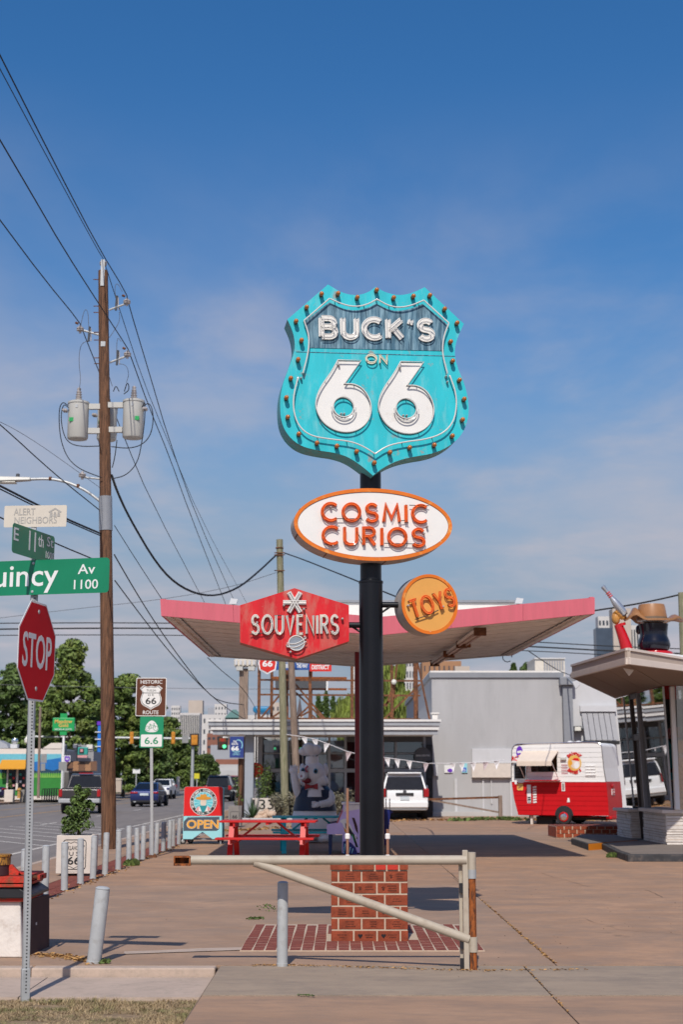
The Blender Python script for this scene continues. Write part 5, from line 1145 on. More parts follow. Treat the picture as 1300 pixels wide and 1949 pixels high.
MB().lathe(V((P(-14, 1640, pd_).x, pd_ + .12, P(0, 1647, pd_).z)), [(.128, 0), (.128, .07), (.135, .075), (.135, .09)], 20).build('column_cap', 'rusty_orange', pr)
MB().box(P(30, 1660, pd_).x, P(48, 1660, pd_).x, pd_ + .1, pd_ + .14, P(40, 1667, pd_).z, P(40, 1662, pd_).z).build('lug', 'rusty_red', pr)

# ================================================================ route signs on their post
HD = G(289, 1632).y; hs_ = T('route_sign', 'brown HISTORIC ROUTE shield sign on a thin grey post by the bollards', 'road sign', G(289, 1632))
MB().beam(G(289, 1632), P(287, 1300, HD), .06, .035).build('post', 'galvanised', hs_, bevel=.004)
MB().box(G(289, 1632).x - .06, G(289, 1632).x + .09, HD - .04, HD + .04, 0, .05).build('base_plate', 'rust_dark', hs_)
fr = Fr(P(287, 1326, HD - .03), (1, 0, 0)); hw = fr.px(316, 1326)[0]; zt_ = fr.px(287, 1290)[1]; zb = fr.px(287, 1363)[1]
fill([rrect(-hw, zb, hw, zt_, .03)], -.004, 0, fr).build('plate', 'sign_white', hs_, smooth=0)
fill([rrect(-hw + .014, zb + .014, hw - .014, zt_ - .014, .022)], .0008, .0016, fr).build('brown_face', 'brown_sign', hs_, smooth=0)
text('HISTORIC', fr, 0, zt_ - .085, hw * 1.42, .075, .002, .003, .012).build('lettering', 'sign_white', hs_, smooth=0)
text('ROUTE', fr, 0, zb + .075, hw * 1.02, .075, .002, .003, .012).build('lettering', 'sign_white', hs_, smooth=0)
sp = smooth_path([V((x * .88, y * .92 - .01)) for x, y in [(0, -.27), (-.08, -.22), (-.2, -.17), (-.25, -.05), (-.20, .08)]], 2) ; 
half = [(q.x, q.y) for q in sp] + [(-.175, .10), (-.225, .165), (-.155, .225), (-.08, .195), (0, .215)]
shl = half + [(-x, y) for x, y in half[-2:0:-1]]
fill([[(x * 1.02, y * 1.02) for x, y in shl]], .002, .0026, fr).build('shield_border', 'sign_white', hs_, smooth=0)
fill([[(x * .95, y * .95) for x, y in shl]], .003, .0036, fr).build('shield_line', 'ink_black', hs_, smooth=0)
fill([[(x * .90, y * .90) for x, y in shl]], .004, .0046, fr).build('shield_face', 'sign_white', hs_, smooth=0)
q = MB(); ribbon(q, [(-.19, .075), (.19, .075)], .012, fr, .005, .0055); text('TULSA', fr, 0, .125, .2, .042, .005, .006, .004, q); text('O K', fr, 0, .035, .13, .045, .005, .006, .004, q); text('66', fr, 0, -.085, .22, .135, .005, .006, .016, q); q.build('shield_lettering', 'ink_black', hs_, smooth=0)
bs = T('bike_route_sign', 'green bicycle route sign numbered 66 under the brown historic sign', 'road sign', P(288, 1392, HD - .03))
fr = Fr(P(288, 1393, HD - .03), (1, 0, 0)); hw = fr.px(310.5, 1393)[0]; zt_ = fr.px(288, 1364)[1]; zb = fr.px(288, 1423)[1]
fill([rrect(-hw, zb, hw, zt_, .02)], -.004, 0, fr).build('plate', 'bike_green', bs, smooth=0)
zm = fr.px(288, 1398)[1]; fill([rrect(-hw + .025, zb + .02, hw - .025, zm, .02)], .001, .002, fr).build('number_panel', 'sign_white', bs, smooth=0)
text('6.6', fr, 0, (zm + zb) / 2 + .01, hw * 1.15, .14, .003, .004, .012).build('lettering', 'bike_green', bs, smooth=0)
za_ = (zt_ + zm) / 2
tri = smooth_path([V((0, za_ + .16)), V((-.19, za_ - .12)), V((.19, za_ - .12))], 3, True)
fill([[(p.x * 1.05, (p.y - za_) * 1.12 + za_) for p in tri]], .001, .002, fr).build('emblem_panel', 'sign_white', bs, smooth=0)
q = MB()
for s in (-.08, .08): ribbon(q, arc(s, za_ - .055, .045, .045, 0, 360, 18), .008, fr, .003, .004)
for p in ([(-.08, za_ - .055), (-.03, za_ + .01), (.05, za_ + .01), (0, za_ - .055), (-.08, za_ - .055)], [(-.035, za_ + .03), (0, za_ - .055)], [(.04, za_ + .04), (.08, za_ - .055)], [(-.055, za_ + .03), (-.015, za_ + .03)], [(.03, za_ + .045), (.065, za_ + .045)]): ribbon(q, p, .008, fr, .003, .004)
q.build('bicycle_emblem', 'bike_green', bs, smooth=0)
# ================================================================ glass fronted office behind the canopy
OD, ED = 59.0, 55.2
of = T('office_building', 'low glass fronted office with a flat grey roof edge behind the picnic tables', 'building', (2, OD, 0))
def px_box(x0, y0, x1, y1, D, dp, name, m, parent, bevel=0, back=True):
    a, b, z0, z1 = rect(x0, y0, x1, y1, D); return MB().box(a, b, D, D + dp, z0, z1).build(name, m, parent, bevel=bevel, smooth=0)
ex0, ex1, ez0, ez1 = rect(396, 1372, 838, 1381, ED)
MB().box(ex0, ex1, ED, OD + 14, ez1 - .02, ez1 + .04).build('roof_deck', 'roof_white', of, smooth=0)
MB().box(ex0 - .04, ex1 + .04, ED - .05, ED + .10, ez1 - .03, ez1 + .055).build('roof_edge', 'eave_white', of, smooth=0)
MB().box(ex0, ex1, ED, ED + .12, ez0, ez1 - .035).build('fascia_board', 'eave_grey', of, smooth=0)
a, b, z0, z1 = rect(400, 1382, 836, 1389, ED); MB().box(a, b, ED + .06, ED + .2, z0, ez0 - .01).build('fascia_board', 'eave_white', of, smooth=0)
a, b, z2, z3 = rect(404, 1390, 834, 1398, ED); MB().box(a, b, ED + .14, ED + .3, z2, z0 - .005).build('fascia_board', 'eave_grey', of, smooth=0)
MB().box(ex0, ex0 + .15, ED + .13, OD + 14, z0, ez1 - .035).build('side_fascia', 'eave_white', of, smooth=0)
n = 10
for i in range(n):
    xa = a + .05 + (b - a - .1) * i / n; MB().box(xa + .01, xa + (b - a - .1) / n - .01, ED + .31, OD + .3, z2 + .03, z2 + .07).build('soffit_board', 'eave_white', of, smooth=0)
cw = P(474, 1450, ED + .8); cr = rect(466, 1400, 483, 1410, ED + .8)
MB().box(cr[0], cr[1], ED + .8, ED + 1.15, 0, z2 + .03).build('column', 'frame_grey', of, bevel=.02)
zt_ = z2 + .03
gx = lambda px: P(px, 1470, OD).x
gzf = lambda py: P(640, py, OD).z
# frames: uprights and rails
for p0, p1 in ((490, 499), (624, 629), (655, 660), (752, 756), (806, 811)): MB().box(gx(p0), gx(p1), OD - .06, OD + .08, 0, zt_).build('mullion', 'frame_grey', of, smooth=0)
for p0, p1 in ((550, 552), (604, 606), (575, 577), (700, 702)): MB().box(gx(p0), gx(p1), OD - .04, OD + .05, gzf(1463) , zt_ - .12).build('mullion', 'frame_grey', of, smooth=0)
for y0, y1 in ((1400, 1404), (1463, 1470), (1546, 1556)): MB().box(gx(499), gx(806), OD - .05, OD + .07, max(0, gzf(y1)), gzf(y0)).build('rail', 'frame_grey', of, smooth=0)
for y0, y1 in ((1433, 1435),): MB().box(gx(499), gx(806), OD - .03, OD + .04, gzf(y1), gzf(y0)).build('rail', 'frame_grey', of, smooth=0)
for y0, y1 in ((1515, 1518),): MB().box(gx(499), gx(624), OD - .03, OD + .04, gzf(y1), gzf(y0)).build('rail', 'frame_grey', of, smooth=0)
MB().box(gx(660), gx(806), OD - .09, OD + .09, zt_ - .22, zt_).build('header', 'trim_dark', of, smooth=0)
ups = [499, 550, 604, 624, 655, 700, 752, 806]; rows = [(1404, 1433), (1435, 1463), (1470, 1546)]
for i in range(len(ups) - 1):
    for y0, y1 in rows: MB().box(gx(ups[i]) + .03, gx(ups[i + 1]) - .03, OD, OD + .012, gzf(y1) + .02, gzf(y0) - .02).build('window_pane', 'window_glass', of, smooth=0)
MB().box(gx(811), gx(823), OD, OD + .2, 0, zt_).build('end_wall', 'trim_dark', of, smooth=0)
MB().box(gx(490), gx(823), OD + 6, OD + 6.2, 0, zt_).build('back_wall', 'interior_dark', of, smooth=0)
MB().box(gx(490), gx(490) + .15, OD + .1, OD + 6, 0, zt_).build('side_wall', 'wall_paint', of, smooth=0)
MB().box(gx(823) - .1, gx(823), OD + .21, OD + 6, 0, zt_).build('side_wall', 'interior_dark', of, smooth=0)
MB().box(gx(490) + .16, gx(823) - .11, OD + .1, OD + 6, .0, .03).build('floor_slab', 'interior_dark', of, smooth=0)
# things inside, seen through the panes
def inside(name, lab, cat, x0, y0, x1, y1, m, dp=.3, off=1.2, grp=None):
    a, b, c_, d = rect(x0, y0, x1, y1, OD + off); o = MB().box(a, b, OD + off, OD + off + dp, c_, d).build(name, m, origin=((a + b) / 2, OD + off, c_), bevel=.01); tag(o, lab, cat, grp); return o
inside('notice_board', 'pale green board standing behind the office glass beside the pig', 'board', 606, 1421, 661, 1461, 'box_green', .05, .8)
inside('poster', 'red poster hanging inside the lower office window', 'poster', 512, 1472, 520, 1484, 'billboard_red', .02, .6)
q = MB(); c_ = P(487, 1466, OD - .6); q.lathe(c_, [(.3, 0), (.3, .03)], 24, (0, -1, 0)); o = q.build('round_sign', 'billboard_red', origin=c_); tag(o, 'orange red round sign at the left end of the office glass', 'sign')
MB().box(c_.x - .03, c_.x + .03, OD - .58, OD - .52, c_.z, zt_).build('hanger', 'trim_dark', o)
for k, (px, py, m) in enumerate(((520, 1448, 'interior_mid'), (575, 1452, 'cloth_blue'), (590, 1450, 'box_green'), (690, 1500, 'interior_mid'), (720, 1498, 'wood_inside'), (780, 1500, 'interior_mid'))):
    a, b, z0, z1 = rect(px - 12, py, px + 12, py + 12, OD + 2.5); t = T('display_table', ('small desk behind the office glass, %s' % ('left of the green pole', 'between the two wooden poles', 'behind the chef hat', 'right of the pig', 'just left of the black pole', 'right of the white car')[k]), 'desk', ((a + b) / 2, OD + 2.5, 0))
    MB().box(a, b, OD + 2.5, OD + 3.1, .72, .76).build('top', 'wood_inside', t); 
    for s in (a + .05, b - .05): MB().box(s - .03, s + .03, OD + 2.6, OD + 3.0, 0, .72).build('leg', 'trim_dark', t)
    MB().box(a + .1, b - .2, OD + 2.7, OD + 2.9, .76, 1.15).build('monitor', m, t)
# ball of blue and white paper by the pig's hat
o = MB().ball(P(573, 1449, OD + .5), (.28, .28, .34), 12, 8).build('paper_lantern', 'cloth_blue', origin=P(573, 1449, OD + .5)); tag(o, 'blue round paper lantern in the office window beside the chef hat', 'lantern')
MB().cyl(P(573, 1442, OD + .5), V((P(573, 1442, OD + .5).x, OD + .5, zt_)), .01, n=6).build('cord', 'cable_black', o)
# traffic lights reflected in the glass, added as solid objects behind it
for px, lb in ((523, 'reflection of an amber traffic light built behind the upper office glass left of the green pole'), (572, 'reflection of an amber traffic light built behind the upper office glass between the wooden poles')):
    a, b, z0, z1 = rect(px - 5, 1408, px + 5, 1428, OD + .35); t = T('reflected_signal', lb, 'traffic light', ((a + b) / 2, OD + .35, z0))
    MB().box(a, b, OD + .35, OD + .5, z0, z1).build('housing', 'signal_amber', t, bevel=.02)
    for k, m in enumerate(('lens_green', 'lens_dark', 'lens_red')): MB().lathe(((a + b) / 2, OD + .35, z0 + (k + .5) * (z1 - z0) / 3), [(.055, 0), (.05, .012)], 12, (0, -1, 0)).build('lens', m, t)
    MB().cyl(((a + b) / 2, OD + .42, z1), ((a + b) / 2, OD + .42, zt_), .015, n=6).build('hanger', 'trim_dark', t)
# number panel, planting bed
nw = T('number_wall', 'low white wall panel with large thin numerals 133 at the foot of the grey column', 'wall', P(500, 1548, 54.3))
a, b, z0, z1 = rect(478, 1519, 524, 1549, 54.3); MB().box(a, b, 54.3, 54.42, 0, z1).build('panel', 'planter_white', nw, bevel=.01)
fr = Fr(((a + b) / 2, 54.3, (z0 + z1) / 2), (1, 0, 0)); text('133', fr, .0, .06, .78, .36, .002, .012, .0).build('numerals', 'ink_black', nw, smooth=0)
structure('bed_kerb', MB().box(P(455, 1560, 51.5).x, P(640, 1560, 51.5).x, 51.6, 51.85, 0, .17), 'concrete_wall', bevel=.02)
structure('bed_soil', MB().box(P(455, 1560, 51.5).x, P(640, 1560, 51.5).x, 51.86, 57, 0, .12), 'soil')
rg = random.Random(4)
ag = T('agave', 'spiky green agave at the left end of the planting bed', 'plant', P(481, 1557, 53)); q = MB()
for i in range(46):
    a_ = rg.random() * 6.28; el_ = rg.uniform(.15, 1.45); l = rg.uniform(.55, .85); d = V((math.cos(a_) * math.cos(el_), math.sin(a_) * math.cos(el_), math.sin(el_))); s = d.cross(V((0, 0, 1))).normalized() * .035
    b0 = V((P(481, 1557, 53).x, 53, .12)); m_ = b0 + d * l * .45; q.add([b0 - s, b0 + s, m_ + s * .9, b0 + d * l, m_ - s * .9, m_ - V((0, 0, .02))], [(0, 1, 2, 5), (0, 5, 4), (5, 2, 3), (4, 5, 3)])
q.build('leaves', 'leaf_agave', ag, smooth=0)
MB().lathe(V((P(481, 1557, 53).x, 53, .0)), [(.1, 0), (.06, .2)], 8).build('stem', 'bark', ag)
rk = [(493, 1554, .42), (502, 1552, .5), (512, 1553, .52), (520, 1556, .40), (498, 1545, .36), (508, 1543, .42), (516, 1546, .38), (488, 1558, .25), (526, 1560, .28)]
for i, (px, py, s) in enumerate(rk):
    c_ = P(px, py, 52.6 + .1 * (i % 3)); q = MB().ball((0, 0, 0), (s * .44, s * .40, s * .30), 10, 7)
    q.v = [V((0, 0, -.07)) + p * (1 + .22 * math.sin(p.x * 19 + i * 3) * math.cos(p.z * 15 + i) + .12 * math.sin(p.y * 31 + p.z * 13 + i)) + c_ for p in q.v]
    o = q.build('rock', 'rock', smooth=20, origin=c_); tag(o, 'tan rock %s of the pile under the numerals' % ('at the lower left', 'in the front row left of the middle', 'in the front row right of the middle', 'at the front right', 'on the left of the top row', 'at the peak', 'on the right of the top row', 'smallest at the left edge', 'smallest at the right edge')[i], 'rock', 'rocks piled in the planting bed')
def shrub(px, py, D, h, w, m, lab, seed, n=700, s=.06, cat='shrub'):
    c_ = P(px, py, D); c_.z = .1; r = random.Random(seed); t = T('shrub', lab, cat, c_); q = MB()
    cl = [(c_ + V((r.gauss(0, w * .3), r.gauss(0, w * .25), h * r.uniform(.25, .8))), (w * .35, w * .3, h * .25)) for _ in range(7)]
    leafball(q, cl, n, r, s, .35).build('foliage', m, t, smooth=0); st = MB()
    for _ in range(5): st.tube([c_, c_ + V((r.gauss(0, w * .25), r.gauss(0, w * .2), h * .7))], [.02, .006], 5)
    st.build('stem', 'bark', t, kind='stuff'); return t
shrub(531, 1556, 53.5, 1.0, .8, 'leaf_scrub', 'dry grey green shrub behind the green pole by the rocks', 21)
shrub(546, 1552, 54.5, 1.1, .7, 'leaf_scrub', 'dry shrub between the two wooden poles', 22)
shrub(640, 1560, 53.5, 1.1, 1.1, 'leaf_scrub', 'dry olive shrub between the pig and the piano', 23)
shrub(500, 1548, 56.5, 2.2, .6, 'leaf_dark', 'tall dark shrub against the left end of the office glass', 24, 900)
# rusty steel sign scaffold on the office roof
sc_ = T('roof_scaffold', 'rusty open steel sign frame standing on the office roof', 'scaffold', V((0, 60, ez1)))
SDp = 58.5; rz = ez1 + .03
def sx(px, py=1320, D=SDp): return P(px, py, D)
ztop = P(560, 1235, SDp).z
def bar(a, b, w_=.09, D=SDp, D2=None, nm='strut', m='rust_dark'): MB().beam(P(a[0], a[1], D), P(b[0], b[1], D2 or D), w_, w_).build(nm, m, sc_, smooth=0)
for px, D in ((493, SDp), (517, SDp + 2.5), (546, SDp + 1), (590, SDp), (592, SDp + 2.5), (670, SDp), (727, SDp), (746, SDp), (790, SDp), (793, SDp + 2.5)):
    p = P(px, 1300, D); MB().box(p.x - .06, p.x + .06, D - .06, D + .06, rz, ztop).build('upright', 'rust_dark', sc_, smooth=0)
    MB().box(p.x - .13, p.x + .13, D - .13, D + .13, rz, rz + .05).build('foot_plate', 'faded_sign', sc_)
for y_ in (1294, 1322, 1367): bar((493, y_), (800, y_ + 2), .07, nm='rail')
bar((517, 1290), (660, 1291), .10, SDp + 2.4, nm='rail', m='rust'); bar((520, 1311), (660, 1312), .09, SDp + 2.4, nm='rail', m='rust')
for a, b in (((497, 1366), (533, 1322)), ((517, 1366), (548, 1345)), ((565, 1366), (590, 1342)), ((562, 1302), (618, 1368)), ((563, 1318), (612, 1366)), ((571, 1364), (592, 1352)), ((728, 1372), (800, 1302)), ((795, 1260), (818, 1370)), ((793, 1258), (788, 1330)), ((744, 1366), (756, 1262)), ((750, 1300), (735, 1345)), ((600, 1366), (590, 1358)), ((727, 1345), (760, 1322))): bar(a, b, .075)
a, b, z0, z1 = rect(524, 1296, 622, 1310, SDp + 2.3); MB().box(a, b, SDp + 2.25, SDp + 2.32, z0, z1).build('sign_back', 'trim_dark', sc_, smooth=0)
MB().box(b - .02, b + .05, SDp + 2.2, SDp + 2.24, z0 - .1, z1).build('sign_edge', 'sign_white', sc_, smooth=0)
o = MB().ball(P(750, 1298, SDp - .2), .11, 10, 8).build('lamp_globe', 'lamp_glass', sc_)
# billboard on the scaffold
bb = T('roof_billboard', 'blue and red billboard reading 66 and DISTRICT seen under the canopy', 'billboard', P(560, 1265, SDp - .3))
fr = Fr(P(560, 1256, SDp - .3), (1, 0, 0)); f = lambda px, py: fr.px(px, py)
zb = f(560, 1275)[1]; zt_ = f(560, 1225)[1]
fill([[(f(496, 0 + 1260)[0], zb), (f(590, 1260)[0], zb), (f(590, 1260)[0], zt_), (f(496, 1260)[0], zt_)]], -.08, 0, fr).build('blue_panel', 'billboard_blue', bb, smooth=0)
fill([[(f(589.5, 1260)[0], zb - .06), (f(631, 1260)[0], zb - .06), (f(631, 1260)[0], zt_), (f(589.5, 1260)[0], zt_)]], -.05, .03, fr).build('red_panel', 'billboard_red', bb, smooth=0)
ctr = f(509, 1262)
shl2 = [(x * 1.1, y * 1.1) for x, y in [(0, -.34), (.12, -.27), (.24, -.22), (.28, 0), (.24, .25), (-.24, .25), (-.28, 0), (-.24, -.22), (-.12, -.27)]]
fill([[(ctr[0] + x * 1.25, ctr[1] + y * 1.22) for x, y in shl2]], .002, .006, fr).build('shield_border', 'sign_white', bb, smooth=0)
fill([[(ctr[0] + x * 1.08, ctr[1] + y * 1.06) for x, y in shl2]], .008, .012, fr).build('shield_face', 'billboard_red', bb, smooth=0)
text('66', fr, ctr[0], ctr[1] - .02, .42, .26, .014, .02, .03).build('lettering', 'sign_white', bb, smooth=0)
text('THE\nMIL', fr, f(545, 1262)[0], f(545, 1263)[1], .30, .36, .004, .01, .03).build('lettering', 'sign_white', bb, smooth=0)
text('THOUSAND\nTHE WAY', fr, f(575, 1262)[0], f(575, 1263)[1], .55, .36, .004, .01, .03).build('lettering', 'sign_white', bb, smooth=0)
text('DISTRICT', fr, f(610, 1268)[0], f(610, 1270)[1], .72, .18, .034, .04, .03).build('lettering', 'sign_white', bb, smooth=0)
# grey sign post behind the office, two wooden poles in front
gp = T('lamp_post', 'square grey post with a boxy light head behind the office roof', 'post', V((P(462, 1400, 62).x, 62, 0)))
p = P(463, 1320, 62); MB().box(p.x - .19, p.x + .19, 62, 62.3, 0, P(463, 1272, 62).z).build('post', 'wood_grey', gp, smooth=0)
a, b, z0, z1 = rect(446, 1255, 488, 1273, 62)
MB().box(a, b, 61.8, 62.6, z0 + .1, z1).build('light_box', 'faded_sign', gp, bevel=.03)
for k in range(5): MB().box(a + .05 + k * (b - a) / 5, a + (k + 1) * (b - a) / 5 - .05, 61.72, 61.79, z0 + .16, z1 - .06).build('light_panel', 'wall_paint', gp)
for k in (a + .1, b - .35): MB().box(k, k + .28, 61.75, 62.3, z0 - .08, z0 + .09).build('light_bracket', 'transformer_grey', gp)
for px0, py0, px1, py1, D, m, lab in ((543, 1566, 532, 1027, 53.6, 'wood_grey_green', 'weathered greenish wooden pole taking the thick service cable'), (568, 1566, 553, 1235, 54.6, 'wood_grey', 'weathered brown wooden pole close beside the greenish one')):
    a = P(px0, py0, D); a.z = -.1; b = P(px1, py1, D); t = T('wooden_pole', lab, 'pole', a); MB().tube([a.lerp(b, i / 8) for i in range(9)], [.15 - .003 * i for i in range(9)], 14).build('trunk', m, t)
    MB().lathe(b - V((0, 0, .35)), [(.155, 0), (.155, .04)], 14).build('band', 'rust_dark', t)
    if m == 'wood_grey_green':
        for py in (1052, 1056, 1086): q = P(532, py, D - .15); MB().beam(q - V((.2, 0, 0)), q + V((.2, 0, 0)), .035).build('cable_clamp', 'rust_dark', t)
# street banner on the brown post by the eave
bn = T('street_banner', 'blue banner with a large 66 hanging from a post under the office eave', 'banner', P(450, 1422, 52)); fr = Fr(P(450, 1422, 52), (1, 0, 0)); f = fr.px
x0, x1, zt_, zb = f(437, 1422)[0], f(463.5, 1422)[0], f(450, 1402)[1], f(450, 1442)[1]
fill([[(x0, zb), (x1, zb), (x1, zt_), (x0, zt_)]], -.012, 0, fr).build('cloth', 'banner_blue', bn, smooth=0)
text('THE\nROUTE', fr, x0 + .18, zt_ - .22, .22, .16, .001, .004, .03).build('lettering', 'sign_white', bn, smooth=0)
text('66', fr, x0 + .19, zt_ - .42, .28, .17, .001, .004, .05).build('lettering', 'sign_white', bn, smooth=0)
text('MEADOW\nGOLD\nDISTRICT', fr, 0, zb + .17, .30, .16, .001, .004, .01).build('lettering', 'sky_blue_paint', bn, smooth=0)
q = MB(); ribbon(q, arc(x1 - .2, zt_ - .3, .15, .18, -40, 110, 10), .03, fr, .001, .003); q.build('road_print', 'sky_blue_paint', bn, smooth=0)
p = P(457, 1500, 52.3); t = T('wooden_pole', 'thin brown wooden post holding the blue banner beside the grey column', 'pole', V((p.x, 52.3, 0))); MB().tube([V((p.x, 52.3, -.1)), V((p.x + .02, 52.3, P(460, 1398, 52.3).z))], [.1, .085], 12).build('trunk', 'wood_pole', t)
for z in (zt_ + .02, zb - .02): MB().beam(fr.pt(x0 - .02, z, -.006), fr.pt(x1 + .02, z, -.006), .025).build('banner_rod', 'trim_grey', bn)
# small concrete planter with a spindly plant beside the sandwich board
t, xa, xb, z1, dp = planterbox(434, 459, 1534, 1563, 47, 'small grey planter with a 66 emblem right of the sandwich board', 'planter_grey')
fr = Fr(((xa + xb) / 2, 47, z1 / 2), (1, 0, 0)); q = MB(); bx_ = rrect(-.14, -.16, .14, .16, .03); ribbon(q, bx_ + bx_[:1], .012, fr, .001, .004); text('66', fr, 0, 0, .16, .12, .001, .004, .02, q); q.build('emblem', 'ink_black', t, smooth=0)
c_ = V(((xa + xb) / 2, 47.2, z1 - .06)); bu = T('potted_plant', 'spindly dark plant in the small grey planter', 'plant', c_); q = MB(); rg = random.Random(8)
MB().tube([c_, c_ + V((.02, 0, .5)), c_ + V((-.03, 0, 1.0))], [.015, .012, .005], 6).build('stem', 'bark', bu)
leafball(q, [(c_ + V((rg.gauss(0, .09), 0, .15 + k * .11)), (.09, .08, .07)) for k in range(8)], 140, rg, .045, .4).build('leaves', 'leaf_dark', bu, smooth=0)

# ================================================================ big pale painted brick building
WD = 61.0
wb = T('brick_building', 'pale grey painted brick building filling the right of the lot', 'building', (9, WD, 0))
wx0 = P(823, 1400, WD).x; wz = P(900, 1290, WD).z; wx1 = P(1072, 1400, WD).x
MB().box(wx0, wx1, WD, WD + 24, 0, wz).build('wall', 'painted_brick', wb, smooth=0)
MB().box(wx0 - .1, wx1 + .1, WD - .08, WD + 24, wz + .003, wz + .22).build('parapet_cap', 'trim_grey', wb, smooth=0)
MB().box(wx0 - .06, wx1 + .1, WD - .04, WD + 24, wz + .22, wz + .30).build('parapet_flashing', 'roof_white', wb, smooth=0)
wx2 = P(1300, 1400, WD).x + 8
MB().box(wx1 + .46, wx2, WD + .12, WD + 24, 0, wz - .05).build('wall', 'wall_paint', wb, smooth=0)
MB().box(wx1 + .01, wx1 + .42, WD - .30, WD + .1, 0, wz - .35).build('downpipe', 'trim_grey', wb, bevel=.02)
MB().box(wx1 - .12, wx1 + .55, WD - .45, WD + .1, wz - .34, wz + .02).build('rain_hopper', 'trim_grey', wb, bevel=.03)
MB().box(wx1 + .46, wx2, WD + .05, WD + .6, wz - .04, wz + .14).build('parapet_cap', 'trim_grey', wb, smooth=0)
def onwall(name, x0, y0, x1, y1, m, th=.08, parent=wb, D=WD, bevel=.01): a, b, z0, z1 = rect(x0, y0, x1, y1, D - th); return MB().box(a, b, D - th, D - .003, max(0, z0), z1).build(name, m, parent, bevel=bevel, smooth=0)
for x0, y0, x1, y1 in ((866, 1482, 871, 1556), (919, 1483, 922, 1556), (935, 1483, 937, 1530), (972, 1483, 975, 1556)): onwall('conduit', x0, y0, x1, y1, 'wall_paint', .07)
onwall('meter_box', 826, 1456, 834, 1477, 'wall_paint', .16); onwall('skirting_block', 824, 1545, 945, 1555, 'concrete_wall', .35)
# wall signs: things of their own
def wallsign(name, lab, cat, x0, y0, x1, y1, m, th=.06): o = onwall(name, x0, y0, x1, y1, m, th, None); return tag(o, lab, cat)
wallsign('blank_sign_board', 'blank cream sign board on the painted brick wall left of the trailer', 'sign board', 898.5, 1453, 975, 1480, 'planter_white', .22)
wallsign('blank_sign_board', 'blank pale grey upper board directly above the cream board on the brick wall', 'sign board', 899, 1425, 975, 1452.5, 'wall_paint', .10)
o = wallsign('parking_sign', 'white wall sign with a purple oval left of the wheelchair sign', 'sign', 846, 1457, 862, 1471, 'sign_white'); a, b, z0, z1 = rect(852, 1463, 862, 1470, WD - .07)
fr = Fr(((a + b) / 2, WD - .062, (z0 + z1) / 2), (1, 0, 0)); fill([arc(0, 0, (b - a) / 2, (z1 - z0) / 2, 0, 345, 24)], .001, .006, fr).build('purple_oval', 'purple_print', o, smooth=0)
o = wallsign('wheelchair_sign', 'small blue and white wheelchair parking sign on the brick wall', 'sign', 879, 1452, 890, 1471, 'sky_blue_paint'); a, b, z0, z1 = rect(880.5, 1461, 888, 1469, WD - .07); MB().box(a, b, WD - .066, WD - .061, z0, z1).build('blue_panel', 'handicap_blue', o, smooth=0)
fr = Fr(((a + b) / 2, WD - .067, (z0 + z1) / 2), (1, 0, 0)); q = MB(); ribbon(q, arc(-.005, -.025, .04, .04, 100, 400, 12), .014, fr, .001, .003); ribbon(q, [(-.01, .055), (-.01, .0), (.04, 0), (.055, -.05)], .014, fr, .001, .003); q.build('wheelchair_emblem', 'sign_white', o, smooth=0)
aw = T('metal_awning', 'grey standing seam metal awning on the brick wall above the trailer', 'awning', P(1140, 1380, WD)); a, b, z0, z1 = rect(1108, 1353, 1172, 1410, WD)
zt_ = z1
for k in range(6):
    xa = a + (b - a) / 6 * k + .012; xb = a + (b - a) / 6 * (k + 1) - .012
    MB().loft([V((xa, WD + .1, zt_)), V((xb, WD + .1, zt_)), V((xb, WD - .75, z0)), V((xa, WD - .75, z0))], [V((xa, WD + .1, zt_ + .03)), V((xb, WD + .1, zt_ + .03)), V((xb, WD - .75, z0 + .03)), V((xa, WD - .75, z0 + .03))]).build('awning_pan', 'stucco_grey', aw, smooth=0)
MB().box(a - .05, b + .05, WD - .06, WD + .11, zt_ - .03, zt_ + .22).build('awning_head', 'wall_paint', aw); MB().box(a - .02, b + .02, WD - .74, WD + .1, z0 - .16, z0 - .02).build('awning_frame', 'ink_black', aw)
fl = T('floodlight', 'small dark floodlight box on the brick wall left of the metal awning', 'light', P(1098, 1387, WD)); a, b, z0, z1 = rect(1091, 1382, 1106, 1393, WD)
MB().box(a, b, WD - .28, WD - .05, z0, z1).build('housing', 'trim_dark', fl, bevel=.03); MB().box(a + .04, b - .04, WD - .30, WD - .281, z0 + .04, z1 - .04).build('lens', 'lamp_glass', fl); MB().box(b, b + .12, WD - .12, WD + .1, (z0 + z1) / 2 - .03, (z0 + z1) / 2 + .03).build('arm', 'trim_dark', fl)
fl = T('floodlight', 'large white floodlight on top of the grey downpipe beside the shop roof', 'light', P(1097, 1303, 58)); c_ = P(1097, 1302, 58); MB().loft([c_ + V((x, 0, z)) for x, z in ((-.16, .1), (.10, .16), (.16, -.05), (-.02, -.22))], [c_ + V((x * .6 + .1, .35, z * .6)) for x, z in ((-.16, .1), (.10, .16), (.16, -.05), (-.02, -.22))]).build('housing', 'wall_paint', fl, bevel=.02)
MB().beam(c_ + V((-.05, .3, 0)), V((wx1 + .2, WD - .2, wz)), .05).build('bracket', 'trim_grey', fl)
# roof plant on the pale building
rv = T('roof_vent', 'white square roof vent on the corner of the pale brick building', 'vent', P(826, 1372, 57)); a, b, z0, z1 = rect(823, 1368, 834, 1376, 57.3); MB().box(a, b, 57.3, 57.7, ez1 + .04, ez1 + .36).build('box', 'roof_white', rv, bevel=.02); MB().box(a - .05, b + .05, 57.25, 57.75, ez1 + .36, ez1 + .41).build('hood', 'roof_white', rv)
